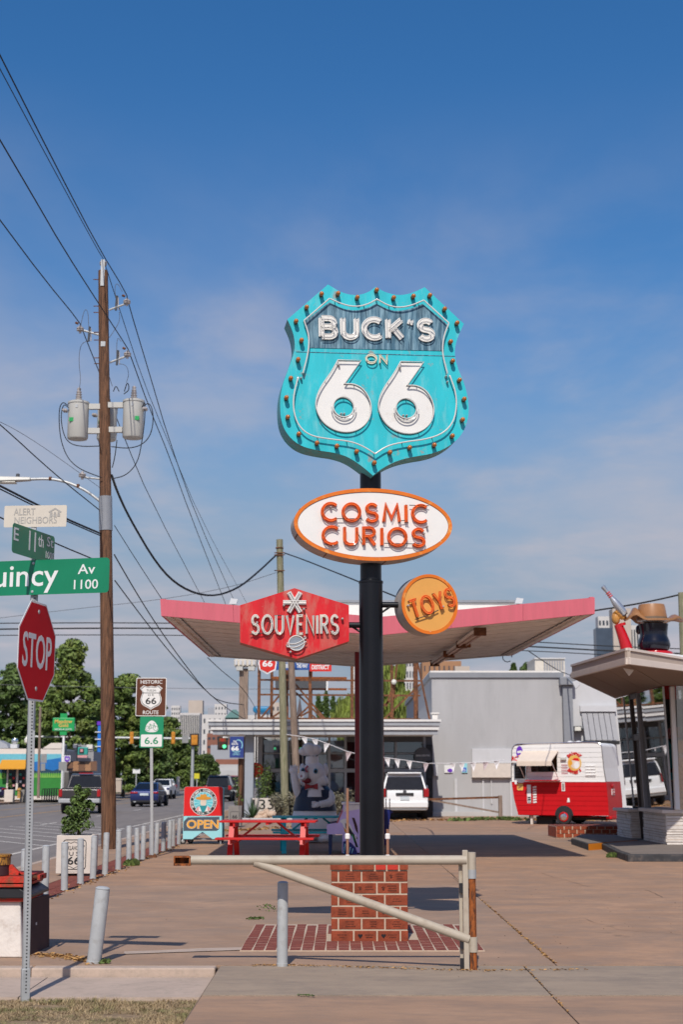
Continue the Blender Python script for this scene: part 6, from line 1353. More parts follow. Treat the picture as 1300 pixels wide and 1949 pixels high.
# black round sign on the iron gate
rs = T('round_top_sign', 'black round topped shop sign with small white words by the iron gate', 'sign', P(805, 1440, OD - .4)); fr = Fr(P(805, 1440, OD - .4), (1, 0, 0)); f = fr.px
w_ = f(821, 1440)[0]; zb = f(805, 1448)[1]; zt_ = f(805, 1422)[1]
fill([[(-w_, zb), (w_, zb), (w_, zb + .2)] + arc(0, zb + .2, w_, zt_ - zb - .2, 0, 180, 14) + [(-w_, zb + .2)]], -.06, 0, fr).build('board', 'trim_dark', rs, bevel=.01)
text('SPARK CREATIVE', fr, 0, f(805, 1438)[1], w_ * 1.6, .07, .001, .004, .01).build('lettering', 'sign_white', rs, smooth=0)
MB().box(fr.o.x - .03, fr.o.x + .03, OD - .36, OD + .1, P(805, 1418, OD).z, P(805, 1415, OD).z).build('bracket', 'trim_dark', rs)
ig = T('iron_gate', 'black iron bar gate between the office and the pale brick building', 'gate', P(816, 1550, OD - .15))
for k in range(6): x = gx(811) + (gx(823) - gx(811)) * (k + .5) / 6; MB().box(x - .012, x + .012, OD - .16, OD - .136, .05, P(816, 1418, OD).z).build('bar', 'iron_black', ig, smooth=0)
for z in (.15, 1.5, P(816, 1420, OD).z): MB().box(gx(811), gx(823), OD - .175, OD - .165, z, z + .05).build('rail', 'iron_black', ig, smooth=0)
# bunting
bu = T('bunting', 'string of white pennants across the office front and brick wall', 'bunting', P(860, 1445, 50)); pth = [(545, 1398), (575, 1402), (600, 1407), (625, 1416), (660, 1430), (700, 1440), (735, 1442), (780, 1448), (815, 1453), (850, 1453), (890, 1452), (930, 1450), (960, 1446)]
pts3 = [P(x, y, 50.5 + (x - 545) / 415 * 2) for x, y in pth]; MB().tube(pts3, .012, 5).build('cord', 'pennant', bu); rg = random.Random(2)
for k, px in enumerate((579, 599, 622, 664, 737, 756, 779, 811, 862, 879, 901, 925, 946)):
    for i in range(len(pth) - 1):
        if pth[i][0] <= px <= pth[i + 1][0]: t_ = (px - pth[i][0]) / (pth[i + 1][0] - pth[i][0]); c_ = pts3[i].lerp(pts3[i + 1], t_); break
    s = rg.uniform(-.06, .06); MB().add([c_ + V((-.11, 0, 0)), c_ + V((.11, 0, 0)), c_ + V((s, .06, -.17)), c_ + V((s * 1.5, .02, -.33))], [(0, 1, 2), (0, 2, 3), (2, 1, 3)]).build('pennant', 'pennant_pink' if k % 4 == 3 else 'pennant', bu, smooth=0)
# far pipe gate
fg = T('barrier_gate', 'weathered wooden rail barrier with a square post in front of the pale brick wall', 'gate', P(953, 1558, 56)); D = 56.5
a, b, z0, z1 = rect(950, 1514, 957, 1560, D); MB().box(a, b, D, D + .2, 0, z1).build('post', 'wood_grey', fg, bevel=.01)
MB().beam(P(950, 1517.5, D + .1), P(728, 1524, D + .1), .07, .08).build('top_rail', 'rust_dark', fg); MB().beam(P(822, 1523, D + .1), P(950, 1546, D + .1), .06, .07).build('brace', 'wood_grey', fg); MB().beam(P(737, 1524, D + .1), P(737, 1542, D + .1), .05).build('hanger', 'rust_dark', fg)
a, b, z0, z1 = rect(731, 1514, 737, 1558, D); MB().box(a, b, D + .2, D + .35, 0, z1).build('latch_post', 'wood_grey', fg)

# ================================================================ vehicles
def wedge(mb, prof):   # prof: (y, z, half width) round the side view
    L_ = [V((-w_, y, z)) for y, z, w_ in prof]; R_ = [V((w_, y, z)) for y, z, w_ in prof]; return mb.loft(L_, R_)
def panel(a, b, c_, d, off, ins=.06, tall=.1):
    a, b, c_, d = V(a), V(b), V(c_), V(d); n = (b - a).cross(d - a).normalized(); ctr = (a + b + c_ + d) / 4
    def sh(p, q, r_): return p + (q - p) * ins + (r_ - p) * tall
    return [sh(a, b, d) + n * off, sh(b, a, c_) + n * off, sh(c_, d, b) + n * off, sh(d, c_, a) + n * off]
def wheel(t, x, y, r, w_, hub='galvanised'):
    s = 1 if x > 0 else -1
    tr = MB().lathe((x - s * w_ / 2, y, r), [(r * .62, 0), (r * .93, 0), (r, w_ * .2), (r, w_ * .8), (r * .93, w_), (r * .62, w_)], 24, (s, 0, 0)).build('tyre', 'rubber', t)
    MB().lathe((x + s * w_ * .35, y, r), [(r * .62, 0), (r * .6, .02), (r * .25, .015), (r * .2, .04)], 20, (s, 0, 0)).build('rim', hub, tr)
def car(name, label, cat, body, L_, W, Hh, kind, group=None):
    t = T(name, label, cat, (0, 0, 0), group); w_ = W / 2; r = {'sedan': .33, 'suv': .38, 'truck': .42}[kind]; g = {'sedan': .24, 'suv': .36, 'truck': .48}[kind]
    belt = {'sedan': .96, 'suv': 1.12, 'truck': 1.22}[kind]
    if kind == 'truck': lower = [(.12, g, w_ * .95), (.03, .62, w_ * .98), (.05, belt - .12, w_ * .97), (.10, belt, w_ * .93), (3.9, belt, w_ * .95), (5.2, belt - .06, w_ * .90), (L_ - .05, belt - .16, w_ * .85), (L_, .8, w_ * .88), (L_ - .05, g, w_ * .9)]
    elif kind == 'suv': lower = [(.10, g, w_ * .94), (0, .55, w_ * .97), (.02, .95, w_), (.06, belt, w_ * .95), (3.5, belt, w_ * .96), (L_ - .25, belt - .12, w_ * .85), (L_, .75, w_ * .85), (L_ - .1, g, w_ * .88)]
    else: lower = [(.10, g, w_ * .90), (.0, .48, w_ * .95), (.03, .78, w_ * .97), (.10, .98, w_ * .88), (.62, 1.03, w_ * .84), (3.4, belt, w_ * .92), (4.3, .82, w_ * .85), (L_, .55, w_ * .80), (L_ - .1, g, w_ * .85)]
    wedge(MB(), lower).build('body', body, t, bevel=.06)
    if kind == 'truck': gh = [(1.95, belt - .02, w_ * .92), (2.15, Hh - .06, w_ * .74), (2.5, Hh, w_ * .72), (3.2, Hh, w_ * .72), (4.15, belt - .02, w_ * .90)]
    elif kind == 'suv': gh = [(.07, belt - .02, w_ * .94), (.26, Hh - .12, w_ * .77), (.50, Hh, w_ * .70), (2.7, Hh, w_ * .70), (3.55, belt - .02, w_ * .90)]
    else: gh = [(.50, 1.01, w_ * .84), (1.45, Hh - .03, w_ * .66), (1.9, Hh, w_ * .64), (2.6, Hh - .02, w_ * .64), (3.6, belt - .02, w_ * .86)]
    ca = wedge(MB(), gh).build('cabin', body, t, bevel=.04)
    a, b = gh[0], gh[1]; q = panel((-a[2], a[0], a[1]), (a[2], a[0], a[1]), (b[2], b[0], b[1]), (-b[2], b[0], b[1]), .012, .05, .1 if kind != 'suv' else .06); MB().quad(*q).build('rear_window', 'car_glass', ca, smooth=0)
    a, b = gh[-2], gh[-1]; q = panel((-a[2], a[0], a[1]), (a[2], a[0], a[1]), (b[2], b[0], b[1]), (-b[2], b[0], b[1]), .012, .06, .06); MB().quad(*q).build('windscreen', 'car_glass', ca, smooth=0)
    for s in (-1, 1):
        pol = [V((s * (p[2] + .012), p[0], p[1])) for p in gh]; ce = sum(pol, V((0, 0, 0))) / len(pol); pol = [ce + (p - ce) * .84 + V((s * .012, 0, 0)) for p in pol]
        MB().quad(*(pol if s > 0 else pol[::-1])).build('side_window', 'car_glass', ca, smooth=0)
        wheel(t, s * (w_ - .13), .95 if kind != 'truck' else 1.25, r, .24); wheel(t, s * (w_ - .13), L_ - .95, r, .24)
        MB().box(s * w_ * .98 if s > 0 else -w_ * .98 - .17, s * w_ * .98 + .17 if s > 0 else -w_ * .98, gh[-1][0] - .35, gh[-1][0] - .25, belt + .02, belt + .17).build('mirror', body if kind != 'truck' else 'car_black', t, bevel=.03)
    if kind == 'sedan':
        for s in (-1, 1): MB().box(s * .40 if s > 0 else -.86, .86 if s > 0 else -.40, -.012, .12, .80, .90).build('tail_light', 'tail_red', t, bevel=.02)
        MB().box(-.26, .26, -.02, .03, .68, .82).build('plate', 'plate', t); MB().box(-w_ * .86, w_ * .86, -.03, .08, .26, .40).build('lower_bumper', 'rubber', t, bevel=.03)
        for s in (-.55, .55): MB().box(s - .07, s + .07, -.045, .05, .28, .34).build('exhaust', 'galvanised', t)
    if kind == 'suv':
        for s in (-1, 1): MB().box(s * w_ * .76 if s > 0 else -w_ * 1.0, w_ * 1.0 if s > 0 else -w_ * .76, -.03, .18, .86, 1.18).build('tail_light', 'tail_red', t, bevel=.03)
        MB().box(-w_ * .96, w_ * .96, -.10, .10, .46, .70).build('bumper', body, t, bevel=.04); MB().box(-w_ * .90, w_ * .90, -.06, .10, .36, .47).build('bumper_skirt', 'bumper_grey', t, bevel=.03)
        MB().box(-.34, .34, -.045, .02, .93, 1.02).build('tailgate_trim', 'ink_black', t, bevel=.02); MB().box(-.17, .17, -.03, .01, .76, .88).build('plate', 'plate', t)
        MB().box(-w_ * .70, w_ * .70, .10, .40, Hh - .03, Hh + .03).build('spoiler', body, t, bevel=.02)
        for s in (-1, 1): MB().cyl((s * w_ * .66, .5, Hh + .05), (s * w_ * .66, 2.5, Hh + .05), .025, n=8).build('roof_rail', 'ink_black', t)
        MB().box(-w_ * .97, w_ * .97, -.02, .3, .60, .66).build('bumper_step', 'bumper_grey', t, bevel=.01); MB().beam((.05, .10, 1.14), (.42, .19, 1.32), .03).build('rear_wiper', 'ink_black', t)
        for s in (-1, 1): MB().box(s * w_ * .74 if s > 0 else -w_ * .79, w_ * .79 if s > 0 else -w_ * .74, -.035, .1, .88, 1.16).build('lamp_surround', 'ink_black', t)
        MB().lathe((0, -.03, 1.06), [(.07, 0), (.05, .02)], 16, (0, -1, 0)).build('badge', 'trim_dark', t)
    if kind == 'truck':
        for s in (-1, 1): MB().box(s * w_ * .82 if s > 0 else -w_ * .985, w_ * .985 if s > 0 else -w_ * .82, -.012, .10, .82, 1.18).build('tail_light', 'tail_red', t, bevel=.02)
        MB().box(-w_ * .98, w_ * .98, -.14, .06, .52, .74).build('bumper', 'galvanised', t, bevel=.04); MB().box(-w_ * .78, w_ * .78, -.004, .05, .80, 1.14).build('tailgate', body, t, bevel=.02); MB().box(-.18, .18, -.155, -.141, .56, .68).build('plate', 'trim_dark', t)
        MB().box(-.35, .35, 2.0, 2.2, Hh - .02, Hh + .03).build('brake_light', 'tail_red', t); MB().box(-w_ * .86, w_ * .86, .13, 1.9, belt + .003, belt + .02).build('bed_cover', 'car_black', t)
    MB().box(-w_ * .7, w_ * .7, .4, L_ - .4, g - .1, g + .1).build('underbody', 'rubber', t)
    return t
def park(t, px, D, rz=0, z=-.14): t.location = (P(px, 1500, D).x, D, z); t.rotation_euler = (0, 0, R(rz))
car4 = car('parked_car', 'white off road wagon parked tail out beside the black pole', 'car', 'car_white', 4.6, 1.84, 1.76, 'suv'); park(car4, 770.5, 54.9, 0, 0)
c_ = car('pickup_truck', 'dark grey pickup truck driving away behind the clipped bush', 'pickup', 'car_grey', 5.8, 2.06, 1.95, 'truck'); park(c_, 151, 70.5, 2)
c_ = car('moving_car', 'dark blue saloon car driving away behind the thin sign post', 'car', 'car_blue', 4.85, 1.85, 1.46, 'sedan'); park(c_, 274, 88, -1)
c_ = car('moving_car', 'white car coming towards the viewer beyond the dark blue saloon', 'car', 'car_white', 4.6, 1.85, 1.62, 'suv'); park(c_, 316, 125, 180); 
c_ = car('moving_car', 'black wagon driving away above the sandwich board', 'car', 'car_black', 5.0, 2.0, 1.9, 'suv'); park(c_, 414, 108, 0)
c_ = car('moving_car', 'white saloon between the two dark vehicles above the sandwich board', 'car', 'car_white', 4.6, 1.8, 1.45, 'sedan'); park(c_, 433, 128, 0)
c_ = car('moving_car', 'dark pickup farthest along the lane above the sandwich board', 'pickup', 'car_black', 5.6, 2.0, 1.9, 'truck'); park(c_, 444, 118, 0)
c_ = car('parked_car', 'dark purple car parked nose in at the mural shop on the left edge', 'car', 'car_purple', 4.6, 1.8, 1.45, 'sedan'); park(c_, -4, 99, 60, 0)

# ================================================================ red and white food trailer
tr = T('food_trailer', 'small red and white vintage food trailer with its serving hatch open', 'trailer', (0, 0, 0))
TL_, TW = 3.42, 1.95
outl = [(.22, .31), (.08, .85), (0, 1.45), (.01, 1.9), (.03, 2.3)] + arc(.28, 2.48, .24, .26, 175, 92, 6) + [(1.6, 2.76), (2.6, 2.78), (3.0, 2.77)] + arc(3.08, 2.62, .17, .14, 88, 5, 5) + [(3.30, 1.9), (3.36, 1.45), (3.40, .9), (3.42, .25), (1.9, .27), (1.0, .29)]
# local axes: x along the side, y into the trailer, z up
def out_at(z):
    xs_ = []
    n = len(outl)
    for i in range(n):
        (x0, z0), (x1, z1) = outl[i], outl[(i + 1) % n]
        if (z0 - z) * (z1 - z) <= 0 and abs(z1 - z0) > 1e-6: xs_.append(x0 + (x1 - x0) * (z - z0) / (z1 - z0))
    return min(xs_), max(xs_)
frs = Fr((0, 0, 0), (1, 0, 0))
def clip(z0, z1, n=3):
    l, r_ = [], []
    for i in range(n + 1): z = z0 + (z1 - z0) * i / n; a, b = out_at(z); l.append((a, z)); r_.append((b, z))
    return l, r_
top = [p for p in outl if p[1] >= 1.45]; hx0, hx1, hz0, hz1 = .72, 1.66, 1.78, 2.40
def hull(z0, z1, m, nm):
    l, r_ = clip(z0, z1, 10); pr_ = [V((x, 0.02, z)) for x, z in r_] + [V((x, .02, z)) for x, z in l[::-1]]; return pr_
# shell: ends, roof and back as strips round the outline (front side left for the panels)
q = MB(); qr = MB()
for i in range(len(outl)):
    a, b = outl[i], outl[(i + 1) % len(outl)]; tgt = q if (a[1] + b[1]) / 2 > 1.45 else qr
    tgt.add([V((a[0], 0, a[1])), V((b[0], 0, b[1])), V((b[0], TW, b[1])), V((a[0], TW, a[1]))], [(0, 1, 2, 3)])
q.build('upper_shell', 'trailer_white', tr, smooth=25); qr.build('lower_shell', 'trailer_red', tr, smooth=25)
l, r_ = clip(1.45, 2.755, 14); MB().quad(*[V((x, TW, z)) for x, z in l + r_[::-1]]).build('back_wall', 'trailer_white', tr, smooth=0)
l, r_ = clip(.31, 1.45, 6); MB().quad(*[V((x, TW, z)) for x, z in l + r_[::-1]]).build('back_wall', 'trailer_red', tr, smooth=0)
def siding(z0, z1, m, cut=None):
    z0 += .004; z1 -= .004; l, r_ = clip(z0, z1, 2)
    pieces = [(l, r_)]
    if cut and z1 > cut[2] and z0 < cut[3]: pieces = [(l, [(cut[0], z) for _, z in r_]), ([(cut[1], z) for _, z in l], r_)]
    for a, b in pieces: fill([[p for p in a[::-1]] + b], -.012, random.uniform(0, .002), frs).build('siding_panel', m, tr, smooth=0)
zz = 1.45
for k in range(8): siding(zz + k * .163, zz + (k + 1) * .163, 'trailer_white', (hx0, hx1, hz0, hz1) if hz0 < zz + (k + .5) * .163 < hz1 else None)
for k in range(7): siding(.312 + k * .1625, .312 + (k + 1) * .1625, 'trailer_red')
MB().box(-.02, 3.37, -.016, .004, 1.44, 1.462).build('belt_trim', 'trailer_white', tr)
w3 = [V((x, -.012, z)) for x, z in outl if z > 1.4]; MB().tube(w3, .018, 6).build('edge_trim', 'chrome', tr)
# hatch opening: box inside, counter, flap
q = MB(); q.box(hx0, hx1, 1.2, 1.22, 1.5, 2.6); q.build('galley_wall', 'wood_inside', tr, smooth=0); MB().box(.3, 2.2, .02, 1.2, 1.48, 1.5).build('galley_floor', 'interior_mid', tr); MB().box(hx0 - .02, hx1 + .02, .02, .5, hz0 - .05, hz0).build('inner_shelf', 'planter_white', tr); MB().box(hx0 + .1, hx1 - .5, .55, .8, hz0 + .02, hz0 + .35).build('galley_box', 'interior_dark', tr)
MB().box(hx0 - .1, hx1 + .1, -.42, 0, 1.47, 1.50).build('counter', 'trailer_red', tr, bevel=.006)
MB().loft([V((hx0 - .30, -.03, 2.47)), V((hx1 + .06, -.03, 2.47)), V((hx1 + .0, -.66, 2.13)), V((hx0 - .30, -.66, 2.13))], [V((hx0 - .30, -.02, 2.50)), V((hx1 + .06, -.02, 2.50)), V((hx1, -.65, 2.16)), V((hx0 - .30, -.65, 2.16))]).build('hatch_flap', 'awning_cream', tr, smooth=0)
MB().box(hx0 - .30, hx1, -.665, -.645, 1.98, 2.13).build('flap_valance', 'awning_cream', tr)
for x in (hx1 - .02, hx0 - .28): MB().cyl((x, -.64, 2.14), (x + .05, -.01, 1.55), .014, n=8).build('flap_stay', 'trailer_white', tr)
lw_ = [MB().box(.10, .55, -.03, -.012, 1.52, 2.08).build('louvre_frame', 'chrome', tr)]
MB().box(.13, .52, -.036, -.031, 1.55, 2.05).build('louvre_back', 'ink_black', tr, smooth=0)
for k in range(5): z = 1.57 + k * .097; MB().loft([V((.14, -.045, z)), V((.51, -.045, z)), V((.51, -.07, z + .075)), V((.14, -.07, z + .075))], [V((.14, -.04, z)), V((.51, -.04, z)), V((.51, -.064, z + .075)), V((.14, -.064, z + .075))]).build('louvre_slat', 'car_glass', tr, smooth=0)
MB().box(.04, .60, -.10, -.012, 2.10, 2.14).build('window_hood', 'trailer_white', tr)
vt = MB().box(2.66, 3.0, -.03, -.012, 1.62, 2.02).build('vent_panel', 'trailer_white', tr)
for k in range(4): MB().box(2.66, 3.01, -.055, -.03, 1.66 + k * .1, 1.685 + k * .1).build('vent_slat', 'trailer_white', tr)
MB().box(1.80, 2.0, -.09, -.012, 2.17, 2.27).build('porch_light', 'transformer_grey', tr, bevel=.02)
frd = Fr((0, -.014, 0), (1, 0, 0))
def decal(nm, m, pts, c0=.001): fill([pts], c0, c0 + .0015, frd).build(nm, m, tr, smooth=0)
decal('round_sticker', 'purple_print', arc(.32, 2.46, .12, .21, 0, 345, 24)); decal('round_sticker', 'meadow_gold', arc(.34, 2.36, .08, .09, 180, 360, 12) , .003); decal('round_sticker', 'sign_white', [(.24, 2.42), (.40, 2.44), (.40, 2.52), (.24, 2.50)], .003)
text('RC', frd, .14, 2.24, .20, .16, .001, .003, .03).build('lettering', 'sign_red_gloss', tr, smooth=0)
decal('arrow_sticker', 'billboard_red', [(.42, 2.20), (.42, 2.32), (.68, 2.38), (.60, 2.30), (.46, 2.28), (.45, 2.18)])
lx, lz = 2.28, 2.08
decal('badge_print', 'meadow_gold', arc(lx, lz, .24, .27, 0, 345, 24)); decal('badge_print', 'awning_cream', arc(lx + .03, lz - .03, .17, .17, 0, 345, 20), .003); decal('badge_print', 'sign_red_gloss', [(lx - .08, lz + .10), (lx + .0, lz + .17), (lx + .14, lz + .16), (lx + .17, lz + .06), (lx + .03, lz + .08)], .005); decal('badge_print', 'orange_letter', arc(lx - .14, lz - .0, .07, .09, 0, 340, 14), .005)
decal('badge_print', 'trailer_white', arc(lx + .07, lz - .07, .09, .12, 0, 340, 14), .005)
q = MB(); q2 = MB()
for s_, arr in (('Baloney', 1), ("Barnaby's", -1)):
    n = len(s_)
    for i, ch in enumerate(s_):
        a0 = R(132 - i * 84 / (n - 1)) if arr > 0 else R(230 + i * 80 / (n - 1)); rr_ = .31; rot = a0 - math.pi / 2 if arr > 0 else a0 + math.pi / 2
        if ch == "'": continue
        text(ch, frd, lx + rr_ * .95 * math.cos(a0), lz + rr_ * math.sin(a0) * 1.04, None, .10 if ch not in 'BlbdyS' else .13, .004, .006, .05, q, rot, res=1)
q.build('badge_lettering', 'billboard_red', tr, smooth=0)
q = MB()
for k in range(4):
    for j in range(5): x = 1.82 + j * .045; z = 1.98 - k * .09; q.add([frd.pt(x, z, .002), frd.pt(x + .03, z, .002), frd.pt(x + .03, z + .05, .002), frd.pt(x, z + .05, .002)], [(0, 1, 2, 3)])
q.build('menu_print', 'pig_pink', tr, smooth=0)
decal('yellow_sticker', 'meadow_gold', rrect(.20, 1.15, .42, 1.38, .04)); decal('yellow_sticker', 'awning_brown', [(.24, 1.20), (.38, 1.26), (.38, 1.32), (.24, 1.27)], .003)
decal('white_sticker', 'sign_white', [(.12, 1.36), (.20, 1.36), (.20, 1.44), (.12, 1.44)]); decal('white_sticker', 'sign_white', [(.24, 1.41), (.44, 1.41), (.44, 1.435), (.24, 1.435)])
decal('strip_sticker', 'sign_white', [(.56, .72), (.70, .72), (.70, 1.34), (.56, 1.34)])
for z0, z1 in ((.74, .77), (.88, .93), (.80, .86)): decal('strip_mark', 'ink_black', [(.575, z0), (.69, z0), (.69, z1), (.575, z1)], .003)
for k in range(7): decal('strip_letter', 'sign_white', [(.77, .72 + k * .085), (.90, .735 + k * .085), (.90, .785 + k * .085), (.77, .775 + k * .085)])
decal('menu_card', 'sign_white', [(1.80, 1.13), (1.92, 1.13), (1.92, 1.42), (1.80, 1.42)]); decal('menu_card', 'interior_mid', [(1.82, 1.16), (1.90, 1.16), (1.90, 1.39), (1.82, 1.39)], .003); decal('outlet_cover', 'trailer_white', [(1.98, .76), (2.08, .76), (2.06, .90), (2.0, .90)])
# wheel arch and wheel
fill([arc(1.86, .312, .33, .33, 0, 180, 14)], .003, .006, frs).build('wheel_arch', 'ink_black', tr, smooth=0)
tr_w = MB().lathe((1.86, .10, .27), [(.16, 0), (.245, 0), (.27, .04), (.27, .13), (.245, .17), (.16, .17)], 24, (0, -1, 0)).build('tyre', 'rubber', tr); MB().lathe((1.86, -.07, .27), [(.165, 0), (.155, .02), (.12, .03)], 24, (0, -1, 0)).build('rim', 'trailer_red', tr_w); MB().lathe((1.86, -.10, .27), [(.125, 0), (.09, .04), (.02, .05)], 20, (0, -1, 0)).build('hub_cap', 'chrome', tr_w)
MB().lathe((1.86, TW - .05, .33), [(.2, 0), (.335, .02), (.335, .16), (.2, .18)], 20, (0, -1, 0)).build('tyre', 'rubber', tr)
MB().box(.9, 3.3, .25, TW - .25, .16, .26).build('chassis', 'rubber', tr); MB().box(.55, .60, .2, .25, 0, .48).build('jack_stand', 'rubber', tr); MB().box(.62, .70, .1, .2, 0, .47).build('jack_stand', 'planter_white', tr)
MB().box(.75, 1.35, .35, .75, 0, .27).build('under_crate', 'ink_black', tr, bevel=.02)
# plate, lamp and bumper on the end wall, roof vents
MB().box(3.395, 3.42, .52, .92, 1.00, 1.20).build('plate', 'sign_white', tr, bevel=.004); fre = Fr((3.424, .72, 1.10), (0, 1, 0)); MB().box(3.42, 3.424, .54, .90, 1.02, 1.18).build('plate_face', 'trailer_red', tr, smooth=0); text('OL 7014', fre, 0, 0, .30, .09, .001, .003, .01).build('lettering', 'sign_white', tr, smooth=0)
MB().lathe((3.38, .72, 1.30), [(.09, 0), (.07, .05), (.02, .07)], 14, (1, 0, 0)).build('tail_lamp', 'tail_red', tr); MB().box(3.30, 3.50, .05, TW - .05, .20, .30).build('bumper', 'trailer_red', tr, bevel=.02)
for x in (2.0, 2.3): MB().lathe((x, .5, 2.76), [(.10, 0), (.10, .05), (.05, .08)], 14).build('roof_vent', 'trailer_white', tr)
ta = 25; nose = P(977, 1555, 50.2); tr.location = (nose.x, 50.4, 0); tr.rotation_euler = (0, 0, R(-ta))
# low brick platform by the trailer
bp = T('brick_platform', 'low red brick platform with white joints in front of the food trailer', 'platform', P(1058, 1595, 38.6)); bx0, bx1, z0, zt_ = rect(1060, 1575, 1240, 1594, 38.6); zt_ = .30
MB().box(bx0, bx1, 38.615, 40.2, 0, zt_ + .0).build('core', 'mortar', bp, smooth=0)
for k in range(3):
    hh = (.02, .125, .23)[k]; x = bx0 + (.0 if k != 1 else -.1)
    while x < bx1:
        a, b = max(x, bx0), min(x + .20, bx1)
        if b - a > .04: MB().box(a + .006, b - .006, 38.6, 38.7, hh, min(hh + .092, zt_ - .0)).build('brick', 'brick_red', bp, smooth=0)
        x += .218
for k in range(3):
    MB().box(bx0 - .012, bx0 + .05, 38.62 + k * .5, 39.08 + k * .5, .02, .28).build('brick', 'brick_red', bp, smooth=0)
for i in range(11):
    for j in range(4): MB().box(bx0 + .01 + i * .235, bx0 + .225 + i * .235, 38.72 + j * .36, 39.06 + j * .36, zt_, zt_ + .012).build('paver', 'paver_red', bp, smooth=0)
# ================================================================ corner shop on the right
SA = V((7.10, 31.70, 0)); SBy = 36.6
shp_ = T('corner_shop', 'corner shop with tilted glass, white stone base and deep brown eaves', 'building', (8.5, 33, 0))
sill = .86
def stones(o, d, n_out, length, h, seed, z0=0.0):
    r = random.Random(seed); z = z0; o = V(o); d = V(d); n_ = V(n_out)
    while z < h - .02:
        hh = min(r.choice((.055, .07, .085)), h - z); x = -.0
        while x < length - .01:
            l = min(r.uniform(.35, .95), length - x); p = r.uniform(.006, .03)
            a, b = o + d * (x + .004), o + d * (x + l - .004)
            MB().loft([a + V((0, 0, z + .005)), b + V((0, 0, z + .005)), b + V((0, 0, z + hh - .004)), a + V((0, 0, z + hh - .004))], [q + n_ * r.uniform(p - .006, p + .006) for q in (a + V((0, 0, z + .009)), b + V((0, 0, z + .009)), b + V((0, 0, z + hh - .009)), a + V((0, 0, z + hh - .009)))]).build('stone', 'stone_white', shp_, smooth=0); x += l
        z += hh
kz = .13
MB().box(7.12, 7.45, 31.72, 34.12, kz, sill - .06).build('base_core', 'mortar', shp_, smooth=0); MB().box(7.46, 16, 31.72, 32.1, kz, sill - .06).build('base_core', 'mortar', shp_, smooth=0)
stones((7.12, 34.12, 0), (0, -1, 0), (-1, 0, 0), 2.40, sill - .06, 31, kz); stones((7.10, 31.72, 0), (1, 0, 0), (0, -1, 0), 6.0, sill - .06, 32, kz)
MB().box(7.0, 7.5, 31.62, 34.15, sill - .06, sill + .02).build('sill_cap', 'cream_trim', shp_, bevel=.01); MB().box(7.505, 16, 31.62, 32.15, sill - .06, sill + .018).build('sill_cap', 'cream_trim', shp_, bevel=.01)
MB().box(6.98, 7.22, 34.86, 36.6, .1, sill - .1).build('base_core', 'mortar', shp_, smooth=0)
stones((6.97, 36.6, 0), (0, -1, 0), (-1, 0, 0), 1.74, sill - .1, 33, .1); stones((6.96, 34.86, 0), (1, 0, 0), (0, -1, 0), .26, sill - .1, 34, .1)
MB().box(6.88, 7.3, 34.78, 36.7, sill - .1, sill - .03).build('sill_cap', 'cream_trim', shp_, bevel=.01)
gzt = 3.56
b1, b2, t1, t2 = V((7.26, 31.78, sill + .03)), V((7.20, SBy, sill + .02)), V((7.13, 31.58, gzt)), V((7.04, SBy + .1, gzt))
def lerp2(u, v): return b1.lerp(b2, u).lerp(t1.lerp(t2, u), v)
cuts = [.01, .40, .50, .63, .99]
for i, (u0, u1) in enumerate(((.012, .475), (.64, .80), (.81, .985))):
    MB().loft([lerp2(u0, 0), lerp2(u1, 0), lerp2(u1, 1), lerp2(u0, 1)], [p + V((.012, 0, 0)) for p in (lerp2(u0, 0), lerp2(u1, 0), lerp2(u1, 1), lerp2(u0, 1))]).build('window_pane', 'shop_glass', shp_, smooth=0)
a0, a1 = lerp2(.44, 0), lerp2(.56, 1)
MB().loft([V((7.24, 34.2, .0)), V((7.24, 34.78, .0)), V((7.13, 34.75, 2.55)), V((7.13, 34.1, 2.55))], [V((7.34, 34.2, 0)), V((7.34, 34.78, 0)), V((7.26, 34.75, 2.55)), V((7.26, 34.1, 2.55))]).build('door_panel', 'dark_frame', shp_, smooth=0)
MB().beam((7.24, 34.16, .0), (7.08, 34.08, gzt), .09, .07).build('door_post', 'trim_grey', shp_, smooth=0); MB().beam((7.24, 34.80, .0), (7.06, 34.83, gzt), .09, .07).build('door_post', 'dark_frame', shp_, smooth=0)
MB().box(7.08, 7.2, 34.1, 34.8, 2.45, 2.6).build('transom_rail', 'dark_frame', shp_); MB().box(7.03, 7.14, 34.1, 34.8, gzt - .12, gzt).build('transom_rail', 'dark_frame', shp_)
MB().quad(*[V((7.12, 34.12, 2.6)), V((7.12, 34.76, 2.6)), V((7.07, 34.76, gzt - .12)), V((7.07, 34.12, gzt - .12))]).build('transom_pane', 'shop_glass', shp_, smooth=0)
xp = P(1286, 1440, 31.62).x; MB().box(xp - .055, xp + .055, 31.58, 31.70, sill + .02, gzt).build('corner_post', 'white_plain', shp_, bevel=.015)
MB().loft([V((xp + .06, 31.66, sill + .02)), V((16, 31.66, sill + .02)), V((16, 31.50, gzt)), V((xp + .06, 31.50, gzt))], [V((xp + .06, 31.672, sill + .02)), V((16, 31.672, sill + .02)), V((16, 31.512, gzt)), V((xp + .06, 31.512, gzt))]).build('window_pane', 'shop_glass', shp_, smooth=0)
for u in (.0, .805): MB().beam(lerp2(u, 0), lerp2(u, 1), .035, .05).build('glazing_bar', 'galvanised', shp_, smooth=0)
MB().box(11.2, 11.4, 32.2, 36.9, 0, gzt).build('back_wall', 'interior_mid', shp_, smooth=0); MB().box(7.42, 11.2, 36.8, 36.9, 0, gzt).build('back_wall', 'interior_dark', shp_, smooth=0); MB().box(7.4, 11.2, 32.2, 36.8, .1, .13).build('floor_slab', 'interior_mid', shp_, smooth=0)
